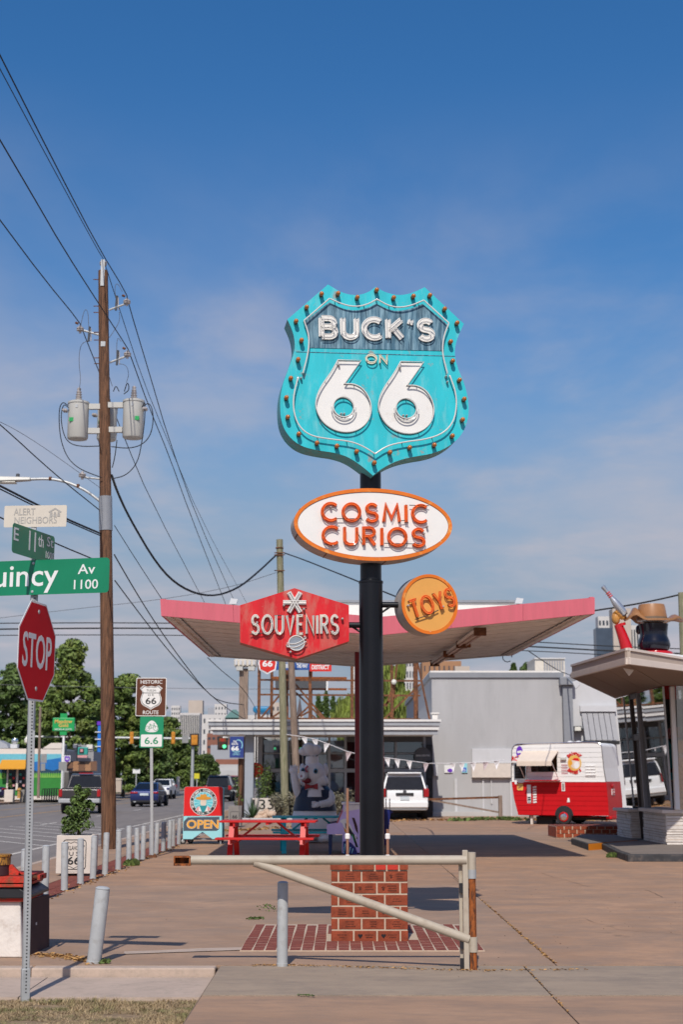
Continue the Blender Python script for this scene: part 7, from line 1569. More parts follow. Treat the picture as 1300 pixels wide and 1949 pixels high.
# eaves: edge points measured from the photograph
K, Lf = 27.5, 33.2
kt, kb, lt, lb = P(1195, 1233, K), P(1195, 1264, K), P(1089, 1265, Lf), P(1089, 1291, Lf)
rt, rb = P(1300, 1251, 28.6), P(1300, 1277, 28.6); ex = (rb - kb) * 5; rt2, rb2 = kt + (rt - kt) * 6, kb + (rb - kb) * 6
bt = V((16, 44, kt.z)); blk = V((lt.x + 1.2, 44, lt.z))
for i, (v0, v1, m, off) in enumerate(((0, .16, 'cream_trim', .03), (.17, .56, 'beige_fascia', 0), (.57, .63, 'cream_trim', .015), (.64, 1, 'cream_trim', .03))):
    for a_t, a_b, c_t, c_b in ((lt, lb, kt, kb), (kt, kb, rt2, rb2)):
        p = [a_t.lerp(a_b, v0), c_t.lerp(c_b, v0), c_t.lerp(c_b, v1), a_t.lerp(a_b, v1)]; d = (c_t - a_t); n_ = V((d.y, -d.x, 0)).normalized() if a_t is kt else V((d.y, -d.x, 0)).normalized()
        if n_.y > 0: n_ = -n_
        MB().loft([q + n_ * off for q in p], [q - n_ * .06 for q in p]).build('fascia_board', m, shp_, smooth=0)
ic, il, ir = t1 + V((0, 0, .01)), t2 + V((0, 0, .01)), V((16, 31.5, gzt + .01))
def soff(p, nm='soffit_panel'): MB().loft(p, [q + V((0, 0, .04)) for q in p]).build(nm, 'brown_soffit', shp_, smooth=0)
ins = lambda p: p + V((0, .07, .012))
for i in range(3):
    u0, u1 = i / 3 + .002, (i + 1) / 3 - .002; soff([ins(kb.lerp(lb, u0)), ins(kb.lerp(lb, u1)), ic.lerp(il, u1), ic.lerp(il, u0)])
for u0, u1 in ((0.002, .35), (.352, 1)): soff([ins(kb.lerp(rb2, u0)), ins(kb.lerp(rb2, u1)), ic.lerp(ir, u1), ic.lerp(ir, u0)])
top_ = [lt + V((.05, .05, -.03)), kt + V((0, .08, -.03)), rt2 + V((0, .08, -.03)), V((20, 42, kt.z - .05)), V((9.2, 42, lt.z - .05)), V((7.2, 37.2, lt.z - .03))]
MB().loft(top_, [p + V((0, 0, .02)) for p in top_]).build('roof_deck', 'roof_white', shp_, smooth=0)
c_ = P(1196, 1276, 28.6); lf_ = MB().loft([c_ + V((x, 0, z)) for x, z in ((-.13, .09), (.10, .10), (.12, .0), (.02, -.12))], [c_ + V((x * .7 + .03, .22, z * .7 + .02)) for x, z in ((-.13, .09), (.10, .10), (.12, .0), (.02, -.12))]).build('eave_lamp', 'white_plain', shp_, bevel=.015)
# goods inside the shop
rg = random.Random(12)
def shelf(x, y, w_, d, h, lab, seed):
    r = random.Random(seed); t = T('display_shelf', lab, 'shelf', (x, y, .13)); 
    for k in range(5): MB().box(x, x + w_, y, y + d, .13 + .05 + k * h / 4.6, .13 + .08 + k * h / 4.6).build('board', 'wood_inside', t)
    for sx in (x, x + w_ - .04): MB().box(sx, sx + .04, y, y + d, .13, .13 + h).build('side', 'wood_inside', t)
    return t
for i, (x, y, w_, d, h) in enumerate(((9.2, 33.2, .4, 2.2, 1.7), (8.9, 35.4, .4, 1.2, 1.9), (8.0, 36.3, .8, .4, 2.0), (8.1, 32.5, 1.5, .4, 1.2))):
    t = shelf(x, y, w_, d, h, 'wooden souvenir shelf %s behind the tilted shop glass' % ('deep inside', 'past the leaning door post', 'farthest back', 'lowest, right at the corner post')[i], i)
    for k in range(4):
        n_ = 3
        for j in range(n_):
            px_ = x + .06 + (w_ - .2) * (j / n_ if w_ > d else .3); py_ = y + .06 + (d - .2) * (j / n_ if d > w_ else .3); z = .211 + k * h / 4.6; s = rg.uniform(.08, .15)
            cn_, m = [('red', 'billboard_red'), ('blue', 'cloth_blue'), ('gold', 'meadow_gold'), ('white', 'sign_white'), ('teal', 'table_teal'), ('black', 'cloth_black'), ('pink', 'pink_paint'), ('orange', 'orange_letter')][(i * 5 + k * 3 + j) % 8]; mb_ = MB()
            if j % 3 == 0: mb_.lathe((px_ + .06, py_ + .06, z), [(s * .4, 0), (s * .45, s), (s * .2, s * 1.3), (s * .2, s * 1.6)], 10)
            elif j % 3 == 1: mb_.box(px_, px_ + s, py_, py_ + s * .7, z, z + s * 1.5)
            else: mb_.ball((px_ + .06, py_ + .06, z + s * .6), (s * .5, s * .5, s * .6), 8, 6)
            o = mb_.build('souvenir', m, origin=(px_, py_, z)); tag(o, '%s %s on the %s board of the shop shelf %s' % (cn_, ('mug', 'gift box', 'round trinket')[j], ('lowest', 'second', 'third', 'top')[k], ('deep inside', 'past the door post', 'farthest back', 'at the corner post')[i]), 'souvenir', 'souvenirs on the shop shelves')
def shirt(x, y, z, m, lab, rz=0):
    o = MB().prism([V((x + a, y, z + b)) for a, b in ((-.22, -.7), (.22, -.7), (.23, -.15), (.36, -.28), (.42, -.14), (.2, .05), (.08, .07), (0, .03), (-.08, .07), (-.2, .05), (-.42, -.14), (-.36, -.28), (-.23, -.15))], (0, .10, 0)).build('t_shirt', m, origin=(x, y, z), bevel=.02); tag(o, lab, 't-shirt', 't-shirts hanging in the shop')
    MB().tube([V((x, y + .05, z + .06)), V((x, y + .05, gzt))], .008, 5).build('hanger_wire', 'cable_black', o); return o
shirt(7.95, 32.2, 2.1, 'cloth_blue', 'bright blue t-shirt hanging right of the white corner post'); shirt(8.0, 33.2, 2.6, 'cloth_black', 'black t-shirt hanging behind the main pane'); shirt(8.2, 36.0, 2.5, 'table_teal', 'teal t-shirt hanging behind the far pane')
o = MB().box(7.5, 7.55, 31.95, 33.6, 2.45, 2.68).build('window_strip', 'billboard_red', origin=(7.5, 32.8, 2.5)); tag(o, 'plain red strip inside the main tilted pane for lettering that reads reversed', 'banner'); MB().box(7.49, 7.499, 31.96, 32.35, 2.46, 2.67).build('orange_panel', 'awning_orange', o)  # plain strip added where red lettering reads reversed in the pane
for y_ in (32.0, 33.5): MB().cyl((7.52, y_, 2.68), (7.52, y_, gzt), .006, n=5).build('hanging_wire', 'cable_black', o)
# person seen in the glass, built as a figure behind it
def person(x, y, z, rz, label):
    t = T('person', label, 'person', (0, 0, 0))
    J = {'pel': (0, 0, .93), 'wai': (0, 0, 1.08), 'che': (0, -.01, 1.32), 'nec': (0, 0, 1.46), 'hd0': (0, -.02, 1.56), 'hd1': (0, -.03, 1.68), 'hdt': (0, -.01, 1.76)}
    R_ = {'pel': .145, 'wai': .125, 'che': .15, 'nec': .055, 'hd0': .085, 'hd1': .095, 'hdt': .06}; E = [('pel', 'wai'), ('wai', 'che'), ('che', 'nec'), ('nec', 'hd0'), ('hd0', 'hd1'), ('hd1', 'hdt')]
    for s, n_ in ((-1, 'l'), (1, 'r')):
        for k, p, r in (('hip', (s * .10, 0, .86), .10), ('kne', (s * .12, -.03 * s - .02, .48), .062), ('ank', (s * .13, .02 - .03 * s, .09), .042), ('toe', (s * .14, -.13 - .03 * s, .035), .036), ('sho', (s * .19, 0, 1.38), .062), ('elb', (s * .26, -.02, 1.11), .045), ('wri', (s * .17, -.22, 1.05), .030), ('han', (s * .13, -.29, 1.06), .034)): J[k + n_] = p; R_[k + n_] = r
        E += [('pel', 'hip' + n_), ('hip' + n_, 'kne' + n_), ('kne' + n_, 'ank' + n_), ('ank' + n_, 'toe' + n_), ('che', 'sho' + n_), ('sho' + n_, 'elb' + n_), ('elb' + n_, 'wri' + n_), ('wri' + n_, 'han' + n_)]
        for f_ in range(4):
            kf = 'f%d%s' % (f_, n_); J[kf] = (s * (.10 + .0 * f_) - s * .012 * f_, -.335 - .008 * (1.5 - abs(f_ - 1.5)), 1.075 - .018 * f_); R_[kf] = .0095; E.append(('han' + n_, kf))
            kg = 'g%d%s' % (f_, n_); J[kg] = (s * .075 - s * .012 * f_, -.355, 1.07 - .018 * f_); R_[kg] = .008; E.append((kf, kg))
        J['th' + n_] = (s * .10, -.28, 1.10); R_['th' + n_] = .010; E.append(('han' + n_, 'th' + n_))
    ks = list(J); me = bpy.data.meshes.new('body'); me.from_pydata([J[k] for k in ks], [(ks.index(a), ks.index(b)) for a, b in E], [])
    o = bpy.data.objects.new('tmpbody', me); COL.objects.link(o); sk = o.modifiers.new('s', 'SKIN')
    for i, k in enumerate(ks): me.skin_vertices[0].data[i].radius = (R_[k], R_[k]); me.skin_vertices[0].data[i].use_root = (k == 'pel')
    sb = o.modifiers.new('b', 'SUBSURF'); sb.levels = sb.render_levels = 2
    dg = bpy.context.evaluated_depsgraph_get(); dg.update(); m2 = bpy.data.meshes.new_from_object(o.evaluated_get(dg)); bpy.data.objects.remove(o)
    b = bpy.data.objects.new('body', m2); COL.objects.link(b); b.parent = t; m2.materials.clear()
    for m in ('skin', 'cloth_black', 'khaki', 'rubber'): m2.materials.append(MATS[m])
    for p in m2.polygons:
        c_ = p.center; p.use_smooth = True
        arm = abs(c_.x) > .15 and c_.y < -.0 and c_.z < 1.2 and c_.z > .95 or c_.y < -.17 and c_.z > .9 and c_.z < 1.3
        p.material_index = 3 if c_.z < .085 else 2 if c_.z < .96 and not arm else 0 if (c_.z > 1.455 or arm) else 1
    MB().lathe((0, .012, 1.655), [(.100, -.03), (.106, .03), (.095, .09), (.05, .125), (.005, .13)], 16).build('hair', 'hair', t)
    for s in (-1, 1): MB().ball((s * .034, -.118, 1.665), (.012, .008, .008), 8, 6).build('eye', 'sign_white', t); MB().ball((s * .098, 0, 1.65), (.014, .025, .035), 8, 6).build('ear', 'skin', t)
    MB().loft([V((-.012, -.115, 1.655)), V((.012, -.115, 1.655)), V((.018, -.108, 1.61)), V((-.018, -.108, 1.61))], [V((-.005, -.128, 1.65)), V((.005, -.128, 1.65)), V((.014, -.138, 1.615)), V((-.014, -.138, 1.615))]).build('nose', 'skin', t, bevel=.003)
    MB().ball((0, -.105, 1.585), (.026, .012, .007), 8, 6).build('mouth', 'pig_mouth', t)
    t.location = (x, y, z); t.rotation_euler = (0, 0, R(rz)); return t
person(7.85, 33.0, .13, -55, 'person in a dark top and tan trousers seen in the tilted shop glass')
# kerbs in front of the shop
def island(name, lab, pts, h, top='kerb_top', m='kerb_black'):
    t = T(name, lab, 'kerb', pts[0]); MB().prism([V((p.x, p.y, -.01)) for p in pts], (0, 0, h)).build('kerb_body', m, t, bevel=.015, smooth=0)
    c_ = sum(pts, V((0, 0, 0))) / len(pts); MB().prism([V((c_.x + (p.x - c_.x) * .965, c_.y + (p.y - c_.y) * .94, h - .008)) for p in pts], (0, 0, .003)).build('kerb_top', top, t, smooth=0); return t
y_c = G(1193, 1640).y
island('kerb_island', 'low black edged kerb island under the corner shop', [G(1145, 1616), G(1176, 1633), G(1196, 1640), V((14, y_c + .1, 0)), V((14, 34.6, 0)), V((6.75, 34.6, 0))], .14)
t = island('kerb_block', 'dark kerb block with an orange painted side between the trailer and the shop', [G(1088, 1607), G(1121, 1618.5), G(1216, 1611), V((8, 36.8, 0)), V((6.2, 37.6, 0))], .15)
a, b = G(1121, 1618.7), G(1214, 1611.2); d = (b - a).normalized(); MB().loft([a + V((0, -.012, .0)), b + V((0, -.012, 0)), b + V((0, -.012, .142)), a + V((0, -.012, .142))], [p + V((0, .01, 0)) for p in (a, b, b + V((0, 0, .142)), a + V((0, 0, .142)))]).build('orange_face', 'orange_kerb', t, smooth=0)
# ================================================================ giant roof figure seen from behind, wooden pole at the edge
FD = 39.0
gf = T('giant_figure', 'giant glossy figure in a tan cowboy hat seen from behind over the shop roof', 'statue', V((P(1235, 1240, FD).x, FD, 0)))
m1 = 1 / (P(1001, 1200, FD).x - P(1000, 1200, FD).x); u1 = 1 / m1
def FP(x, y, dy=0): return P(x, y, FD) + V((0, dy, 0))
hc = FP(1245, 1212)
MB().lathe(hc + V((0, .0, -30 * u1)), [(20 * u1, 0), (28 * u1, 5 * u1), (31 * u1, 13 * u1), (29.5 * u1, 22 * u1), (26 * u1, 31 * u1), (26.5 * u1, 40 * u1), (28.5 * u1, 54 * u1)], 28).build('hair', 'gloss_navy', gf)
MB().ball(FP(1217, 1198, .1), (5 * u1, 7 * u1, 9 * u1), 10, 8).build('ear', 'gloss_navy', gf)
q = MB(); n = 48; prof = []
hcx = FP(1246, 1180)
for k, (rs, dz) in enumerate(((.48, 0), (.60, 0), (.72, 0), (.86, 0), (1, 0), (1, .035), (.86, .035), (.72, .035), (.60, .035), (.48, .035))):
    for i in range(n):
        a = 2 * math.pi * i / n; x = math.cos(a); y = math.sin(a); e_ = abs(x) * rs; lift = (.30 if x < 0 else .14) * math.exp(-((e_ - .66) / .20) ** 2) * max(0, 1 - 1.15 * (rs * y) ** 2) - .05
        q.v.append(hcx + V((x * 56 * u1 * rs, y * 42 * u1 * rs, (lift + dz) * 1.25)))
for k in range(9): q.f += [(k * n + i, k * n + (i + 1) % n, (k + 1) * n + (i + 1) % n, (k + 1) * n + i) for i in range(n)]
q.f += [(9 * n + i, 9 * n + (i + 1) % n, (i + 1) % n, i) for i in range(n)]
hat = q.build('hat_brim', 'hat_tan', gf, smooth=60)
q = MB(); q.lathe(FP(1242, 1180), [(28.5 * u1, -2 * u1), (28 * u1, 8 * u1), (25.5 * u1, 24 * u1), (24 * u1, 29 * u1), (18 * u1, 29.5 * u1), (8 * u1, 24 * u1), (1 * u1, 23 * u1)], 28); q.build('hat_crown', 'hat_tan', hat, smooth=40)
MB().lathe(FP(1242, 1180), [(29 * u1, -1 * u1), (28.8 * u1, 4.5 * u1)], 28).build('hat_band', 'hat_band', hat)
MB().tube([V(p) for p in smooth_path([FP(1196, 1246), FP(1190, 1222), FP(1183, 1203), FP(1177, 1188)], 1)], [12.5 * u1, 12 * u1, 10.5 * u1, 9.5 * u1, 8.5 * u1, 8 * u1][:len(smooth_path([FP(0, 0)] * 4, 1))], 18).build('raised_sleeve', 'gloss_red', gf)
MB().tube([FP(1184, 1192), FP(1182, 1187)], 9.3 * u1, 16).build('cuff', 'gloss_red', gf)
MB().ball(FP(1173, 1176, .0), (8.5 * u1, 9 * u1, 13 * u1), 14, 10).build('fist', 'glove_tan', gf)
for k in range(4): MB().tube([FP(1170 + k * 4.2, 1168 + k * 3.2, -.12), FP(1177 + k * 4, 1163 + k * 3.4, -.02), FP(1180 + k * 4, 1168 + k * 3.6, .08)], [.055, .06, .05], 8).build('finger', 'glove_tan', gf)
rk_ = T('toy_rocket', 'silver rocket with dark red bands held up by the giant roof figure', 'rocket', FP(1186, 1168))
A_, B_ = FP(1189, 1171, -.10), FP(1146, 1116, -.10); ax = (B_ - A_); ln = ax.length
MB().lathe(A_, [(5.5 * u1, 0), (7 * u1, .03 * ln), (7.5 * u1, .10 * ln), (8 * u1, .2 * ln), (7.6 * u1, .36 * ln), (6 * u1, .50 * ln), (3.6 * u1, .62 * ln), (3.2 * u1, .80 * ln), (4.4 * u1, .92 * ln), (4.6 * u1, .97 * ln), (3 * u1, ln)], 20, ax).build('body', 'silver', rk_)
MB().lathe(A_, [(5.8 * u1, -.015 * ln), (6.4 * u1, .02 * ln)], 16, ax).build('nozzle', 'black_steel', rk_)
for t_ in (.62, .68, .74): MB().lathe(A_ + ax * t_, [(4.4 * u1, 0), (4.9 * u1, .012 * ln), (4.4 * u1, .028 * ln)], 16, ax).build('band', 'billboard_red', rk_)
MB().lathe(FP(1248, 1246), [(34 * u1, 0), (32 * u1, 5 * u1), (16 * u1, 9 * u1)], 24).build('neckerchief', 'gloss_red', gf)
MB().lathe(V((FP(1240, 1240).x, FD, 0)), [(.5, 0), (.75, 2.6), (.72, 3.6), (.6, FP(1246, 1243).z)], 20).build('torso', 'gloss_red', gf)
t = T('wooden_pole', 'grey wooden pole cut off by the right edge behind the roof figure', 'pole', P(1300, 1300, 46)); MB().tube([V((P(1302, 1300, 46).x, 46, 0)), P(1299, 1128, 46)], [.15, .13], 12).build('trunk', 'wood_grey_green', t)

# ================================================================ inflatable pig chef
ID = 36.0; pg = T('inflatable_pig', 'tall white inflatable pig chef in a navy waistcoat waving beside the teal table', 'inflatable', V((P(600, 1600, ID).x, ID, 0)))
um = P(601, 1500, ID).x - P(600, 1500, ID).x
def IP(x, y, dy=0): return P(x, y, ID) + V((0, dy, 0))
q = MB(); c0 = IP(599, 1548); q.lathe(V((c0.x, ID, .05)), [(.30, 0), (.50, .12), (.58, .35), (.56, .6), (.50, .85), (.46, 1.05), (.40, 1.22), (.25, 1.35), (.12, 1.42)], 28); q.build('body', 'inflatable', pg)
for px in (575, 616): MB().ball(V((IP(px, 1600).x, ID - .25, .11)), (.17, .26, .12), 14, 8).build('foot', 'inflatable', pg)
hc = IP(597, 1474); MB().ball(hc, (24 * um, 24 * um, 24 * um), 24, 16).build('head', 'inflatable', pg, smooth=80)
for x, y, r in ((584, 1488, 13), (610, 1486, 15)): MB().ball(IP(x, y, -.10), (r * um, r * um * .9, r * um * .85), 16, 10).build('cheek', 'inflatable', pg, smooth=80)
MB().lathe(IP(579, 1477, -.28), [(8.5 * um, 0), (9 * um, .06), (8 * um, .12), (7.5 * um, .14)], 18, (-.45, -.9, .1)).build('snout', 'inflatable', pg)
for dx in (-3, 3): MB().ball(IP(577 + dx, 1477, -.42), (.018, .012, .03), 8, 6).build('nostril', 'pig_pink', pg)
MB().ball(IP(585, 1486, -.30), (8 * um, .08, 5.5 * um), 14, 8).build('mouth', 'pig_mouth', pg)
for x, y in ((602, 1467), (578, 1466)):
    e_ = MB().ball(IP(x, y, -.27), (6 * um, .06, 7 * um), 14, 10).build('eye', 'sign_white', pg); MB().ball(IP(x - .8, y + .6, -.32), (4 * um, .035, 5 * um), 12, 8).build('iris', 'eye_blue', e_); MB().ball(IP(x - 1, y + .8, -.35), (2.4 * um, .02, 3.2 * um), 10, 6).build('pupil', 'ink_black', e_)
for x, s in ((619, 1), (575, -1)): MB().ball(IP(x, 1466, .03), (5.5 * um, .12, 13 * um), 12, 10).build('ear', 'inflatable', pg)
for x, y in ((584, 1464), (577, 1482)): MB().tube([IP(x + 2, y - 6, -.29), IP(x - 2, y, -.32), IP(x + 1, y + 6, -.31)], .03, 8).build('face_stripe', 'pig_pink', pg)
MB().lathe(IP(594, 1454), [(13 * um, 0), (12.5 * um, 8 * um), (12 * um, 14 * um)], 20).build('hat_band', 'inflatable', pg)
q = MB(); hq = IP(590, 1428)
for x, y, r in ((0, 0, 14), (-12, 2, 10), (10, -1, 12), (-3, -4, 12), (4, 3, 12)): q.ball(hq + V((x * um, 0, -y * um)), (r * um, r * um, r * um * .85), 16, 10)
q.build('hat_puff', 'inflatable', pg, smooth=80)
def arm(pts, rs, nm): MB().tube([V(p) for p in smooth_path([IP(*p) for p in pts], 1)], rs, 14).build(nm, 'inflatable', pg, smooth=80)
arm([(574, 1518, -.1), (566, 1505, -.15), (562, 1486, -.2), (560, 1472, -.2)], [.10, .115, .11, .10, .09, .085], 'raised_arm'); MB().ball(IP(559, 1467, -.2), (.11, .07, .10), 12, 8).build('hand', 'inflatable', pg)
for k in range(4): MB().ball(IP(554 + k * 4, 1461 - (k % 3), -.2), (.028, .03, .055), 8, 6).build('finger', 'inflatable', pg)
arm([(616, 1504, -.05), (628, 1516, -.15), (628, 1528, -.3), (608, 1531, -.48)], [.12, .14, .14, .12, .10, .09], 'bent_arm'); MB().ball(IP(603, 1531, -.50), (.09, .06, .075), 12, 8).build('hand', 'inflatable', pg)
for k in range(4): MB().ball(IP(598, 1526 + k * 3, -.52), (.06, .03, .024), 8, 6).build('finger', 'inflatable', pg)
# waistcoat: front of the torso only
prof = [(.585, .62), (.555, .72), (.515, .87), (.475, 1.06), (.415, 1.23), (.30, 1.33)]; n = 40; q = MB()
for i in range(n):
    a0, a1 = math.pi + math.pi * i / n, math.pi + math.pi * (i + 1) / n; mid = (a0 + a1) / 2; fr_ = abs(math.cos(mid))
    for k in range(len(prof) - 1):
        (r0, z0), (r1, z1) = prof[k], prof[k + 1]; zc = (z0 + z1) / 2
        if zc > .95 + fr_ * .55 or zc < .76: continue
        q.add([V((c0.x + r * math.cos(a), ID + r * math.sin(a), z + .05)) for r, z, a in ((r0, z0, a0), (r0, z0, a1), (r1, z1, a1), (r1, z1, a0))], [(0, 1, 2, 3)])
q.build('waistcoat', 'inflatable_navy', pg, smooth=80)
bw = V((c0.x - .08, ID - .40, 1.36))
for s in (-1, 1): MB().loft([bw + V((s * .02, 0, -.03)), bw + V((s * .02, 0, .03)), bw + V((s * .16, -.02, .08)), bw + V((s * .16, -.02, -.08))], [p + V((0, .06, 0)) for p in (bw + V((s * .02, 0, -.03)), bw + V((s * .02, 0, .03)), bw + V((s * .16, -.02, .08)), bw + V((s * .16, -.02, -.08)))]).build('bow', 'bow_red', pg, bevel=.012)
MB().ball(bw + V((0, -.01, 0)), .04, 10, 8).build('bow_knot', 'bow_red', pg)

# ================================================================ far side of the road
def wallpx(name, x0, y0, x1, y1, D, dp, m, parent, **k): a, b, z0, z1 = rect(x0, y0, x1, y1, D); return MB().box(a, b, D, D + dp, max(-.01, z0), z1).build(name, m, parent, smooth=0, **k)
MD = 104.0; ms = T('mural_shop', 'low shop with a cyan and green mural and orange awning across the road', 'building', P(50, 1510, MD))
wallpx('wall', -60, 1425, 116, 1522, MD, 12, 'stucco_pale', ms); a, b, z0, z1 = rect(78, 1414, 117, 1426, MD); MB().loft([V((a, MD, z0)), V((b, MD, z0)), V((b, MD, z1)), V((a + 2.0 * .35, MD, z1))], [V((a, MD + .4, z0)), V((b, MD + .4, z0)), V((b, MD + .4, z1)), V((a + .7, MD + .4, z1))]).build('gable', 'stucco_pale', ms, smooth=0)
def mur(nm, m, pts, off=.02): 
    p = [P(x, y, MD) for x, y in pts]; MB().prism([V((q.x, MD - off, q.z)) for q in p], (0, off - .004, 0)).build(nm, m, ms, smooth=0)
mur('mural_sky', 'mural_cyan', [(-60, 1435), (116, 1435), (116, 1470), (-60, 1470)], .02); mur('mural_lake', 'mural_blue', [(-60, 1455), (30, 1452), (66, 1450), (116, 1442), (116, 1470), (-60, 1470)], .03); mur('mural_hills', 'mural_navy', [(-60, 1470), (-60, 1464), (60, 1464), (70, 1468), (85, 1463), (100, 1467), (112, 1463), (116, 1466), (116, 1474), (-60, 1474)], .04)
mur('mural_grass', 'mural_green', [(-60, 1472), (116, 1472), (116, 1514), (-60, 1514)], .05)
for k in range(14): x = 62 + k * 4.2 if k < 13 else 3; mur('mural_tree', 'mural_lime', [(x, 1480), (x + 2.1, 1469), (x + 4.2, 1480)], .06)
for k in range(3): x = -2 + k * 4; mur('mural_tree', 'mural_lime', [(x, 1482), (x + 2.1, 1469), (x + 4.2, 1482)], .06)
p0, p1 = P(3, 1446, MD), P(53, 1463, MD); MB().loft([V((p0.x, MD - .06, p0.z)), V((p1.x, MD - .06, p0.z)), V((p1.x, MD - 1.1, p1.z)), V((p0.x, MD - 1.1, p1.z))], [V((p0.x, MD - .06, p1.z)), V((p1.x, MD - .06, p1.z)), V((p1.x, MD - 1.1, p1.z - .05)), V((p0.x, MD - 1.1, p1.z - .05))]).build('awning', 'awning_orange', ms, smooth=0)
for x0, x1 in ((15, 29), (34, 47)):
    wallpx('window_pane', x0, 1466, x1, 1502, MD - .12, .05, 'car_glass', ms)
    for k in range(4): wallpx('window_sticker', x0 + 2 + (k % 2) * 6, 1472 + k * 7, x0 + 6 + (k % 2) * 6, 1476 + k * 7, MD - .14, .015, ('tv_teal', 'billboard_red', 'sign_white', 'tv_pink')[k], ms)
for x0, x1 in ((11.5, 14.5), (29.5, 33.5), (47.5, 51)): wallpx('window_post', x0, 1464, x1, 1504, MD - .13, .1, 'stucco_pale', ms)
for x0, y0, x1, y1, lab, m in ((-6, 1411, 16, 1424, 'grey slanted roof unit on the mural shop at the left edge', 'tower_grey'),):
    a, b, z0, z1 = rect(x0, y0, x1, y1, MD + 3); o = MB().loft([V((a, MD + 3, z0)), V((b, MD + 3, z0)), V((b - .2, MD + 3, z1 - .2)), V((a, MD + 3, z1 + .1))], [V((a, MD + 5, z0)), V((b, MD + 5, z0)), V((b - .2, MD + 5, z1 - .2)), V((a, MD + 5, z1 + .1))]).build('roof_unit', m, origin=(a, MD + 3, z0)); tag(o, lab, 'roof unit')
rv = T('roof_vent', 'silver turbine roof vent on the mural shop', 'vent', P(25, 1424, MD + 3)); a, b, z0, z1 = rect(19, 1404, 32, 1424, MD + 3); MB().box(a, b, MD + 3, MD + 3.6, z0, z0 + (z1 - z0) * .4).build('curb', 'wall_paint', rv); MB().lathe(((a + b) / 2, MD + 3.3, z0 + (z1 - z0) * .4), [(.12, 0), (.24, .1), (.26, .25), (.2, .4), (.02, .45)], 14).build('turbine', 'chrome', rv)
gs = T('grey_shop', 'grey shop with a stepped parapet and brown awning next to the mural shop', 'building', P(150, 1510, MD - 2)); wallpx('wall', 117, 1430, 176, 1518, MD - 2, 10, 'stucco_grey', gs)
for x0, x1, y in ((117, 124, 1416), (141, 147, 1416), (147, 176, 1418)): wallpx('parapet', x0, y, x1, 1431, MD - 2, .5, 'stucco_grey', gs)
for x0, x1, y in ((138, 146, 1416), (164, 175, 1417)): wallpx('coping', x0, y, x1, y + 8, MD - 2.1, .1, 'roof_white', gs)
for k in range(5):
    xa, xb = 127 + k * 11.5, 127 + (k + 1) * 11.5 - 1; p0, p1 = P(xa, 1449, MD - 2), P(xb, 1466, MD - 2); sh_ = .25
    MB().loft([V((p0.x, MD - 2.06, p0.z)), V((p1.x, MD - 2.06, p0.z)), V((p1.x + sh_, MD - 3.4, p1.z)), V((p0.x + sh_, MD - 3.4, p1.z))], [V((p0.x, MD - 2.06, p0.z - .06)), V((p1.x, MD - 2.06, p0.z - .06)), V((p1.x + sh_, MD - 3.4, p1.z - .06)), V((p0.x + sh_, MD - 3.4, p1.z - .06))]).build('awning_strip', 'awning_brown' if k % 2 else 'awning_rib', gs, smooth=0)
wallpx('shop_front', 121, 1470, 174, 1512, MD - 2.1, .05, 'interior_dark', gs); wallpx('door', 160, 1472, 170, 1514, MD - 2.2, .05, 'billboard_red', gs)
tv = T('television_sign', 'teal television shaped sign with rabbit ears on the grey shop', 'sign', P(156, 1432, MD - 3)); TV = MD - 3
wallpx('cabinet', 147, 1422, 166, 1437, TV, .3, 'tv_teal', tv, bevel=.05); wallpx('screen', 150, 1424.5, 159, 1434, TV - .03, .02, 'ink_black', tv); wallpx('screen_print', 152, 1426, 157, 1431, TV - .05, .015, 'tv_pink', tv); wallpx('pink_panel', 147, 1437.5, 165, 1442, TV, .2, 'tv_pink', tv)
for a in ((156, 1422, 152, 1415), (157, 1422, 161, 1415)): MB().cyl(P(a[0], a[1], TV + .1), P(a[2], a[3], TV + .1), .025, n=6).build('aerial', 'galvanised', tv)
wallpx('sign_pole', 145, 1417, 146.5, 1448, TV + .1, .08, 'iron_black', tv); wallpx('arm', 146, 1428, 147, 1430, TV + .1, 1.2, 'iron_black', tv)
s66 = T('route_flag', 'small white flag sign with a blue 66 shield beside the white sign pole', 'sign', P(127, 1444, 100)); wallpx('plate', 121, 1438, 133, 1450, 100, .04, 'sign_white', s66); fr = Fr(P(127, 1444, 99.99), (1, 0, 0)); fill([[(x * .62, y * .62) for x, y in shl2]], .003, .008, fr).build('shield', 'purple_print', s66, smooth=0); text('66', fr, 0, 0, .22, .16, .01, .014, .02).build('lettering', 'sign_white', s66, smooth=0); wallpx('bracket', 119, 1439, 121, 1440, 100, .04, 'galvanised', s66)
mg = T('pylon_sign', 'green and gold pylon sign reading Meadow Gold on a white pole', 'sign', P(119, 1515, 100)); p = P(118.5, 1450, 100); MB().box(p.x - .07, p.x + .07, 100.02, 100.16, -.01, P(119, 1399, 100).z).build('pole', 'white_plain', mg)
wallpx('panel', 99, 1366, 141, 1391.5, 99.9, .25, 'meadow_green', mg, bevel=.05); wallpx('panel_top', 114, 1358, 127, 1367, 99.95, .15, 'meadow_green', mg); wallpx('panel_foot', 113, 1392, 126, 1399, 99.95, .15, 'meadow_green', mg)
fr = Fr(P(120, 1379, 99.9), (1, 0, 0)); text('Meadow', fr, 0, fr.px(120, 1373)[1], 1.22, .26, .002, .01, .02).build('lettering', 'meadow_gold', mg, smooth=0); text('Gold', fr, 0, fr.px(120, 1380.5)[1], .66, .24, .002, .01, .02).build('lettering', 'meadow_gold', mg, smooth=0); text('SHOPS & LOFTS', fr, 0, fr.px(120, 1388)[1], 1.2, .12, .002, .01, .01).build('lettering', 'sign_white', mg, smooth=0)
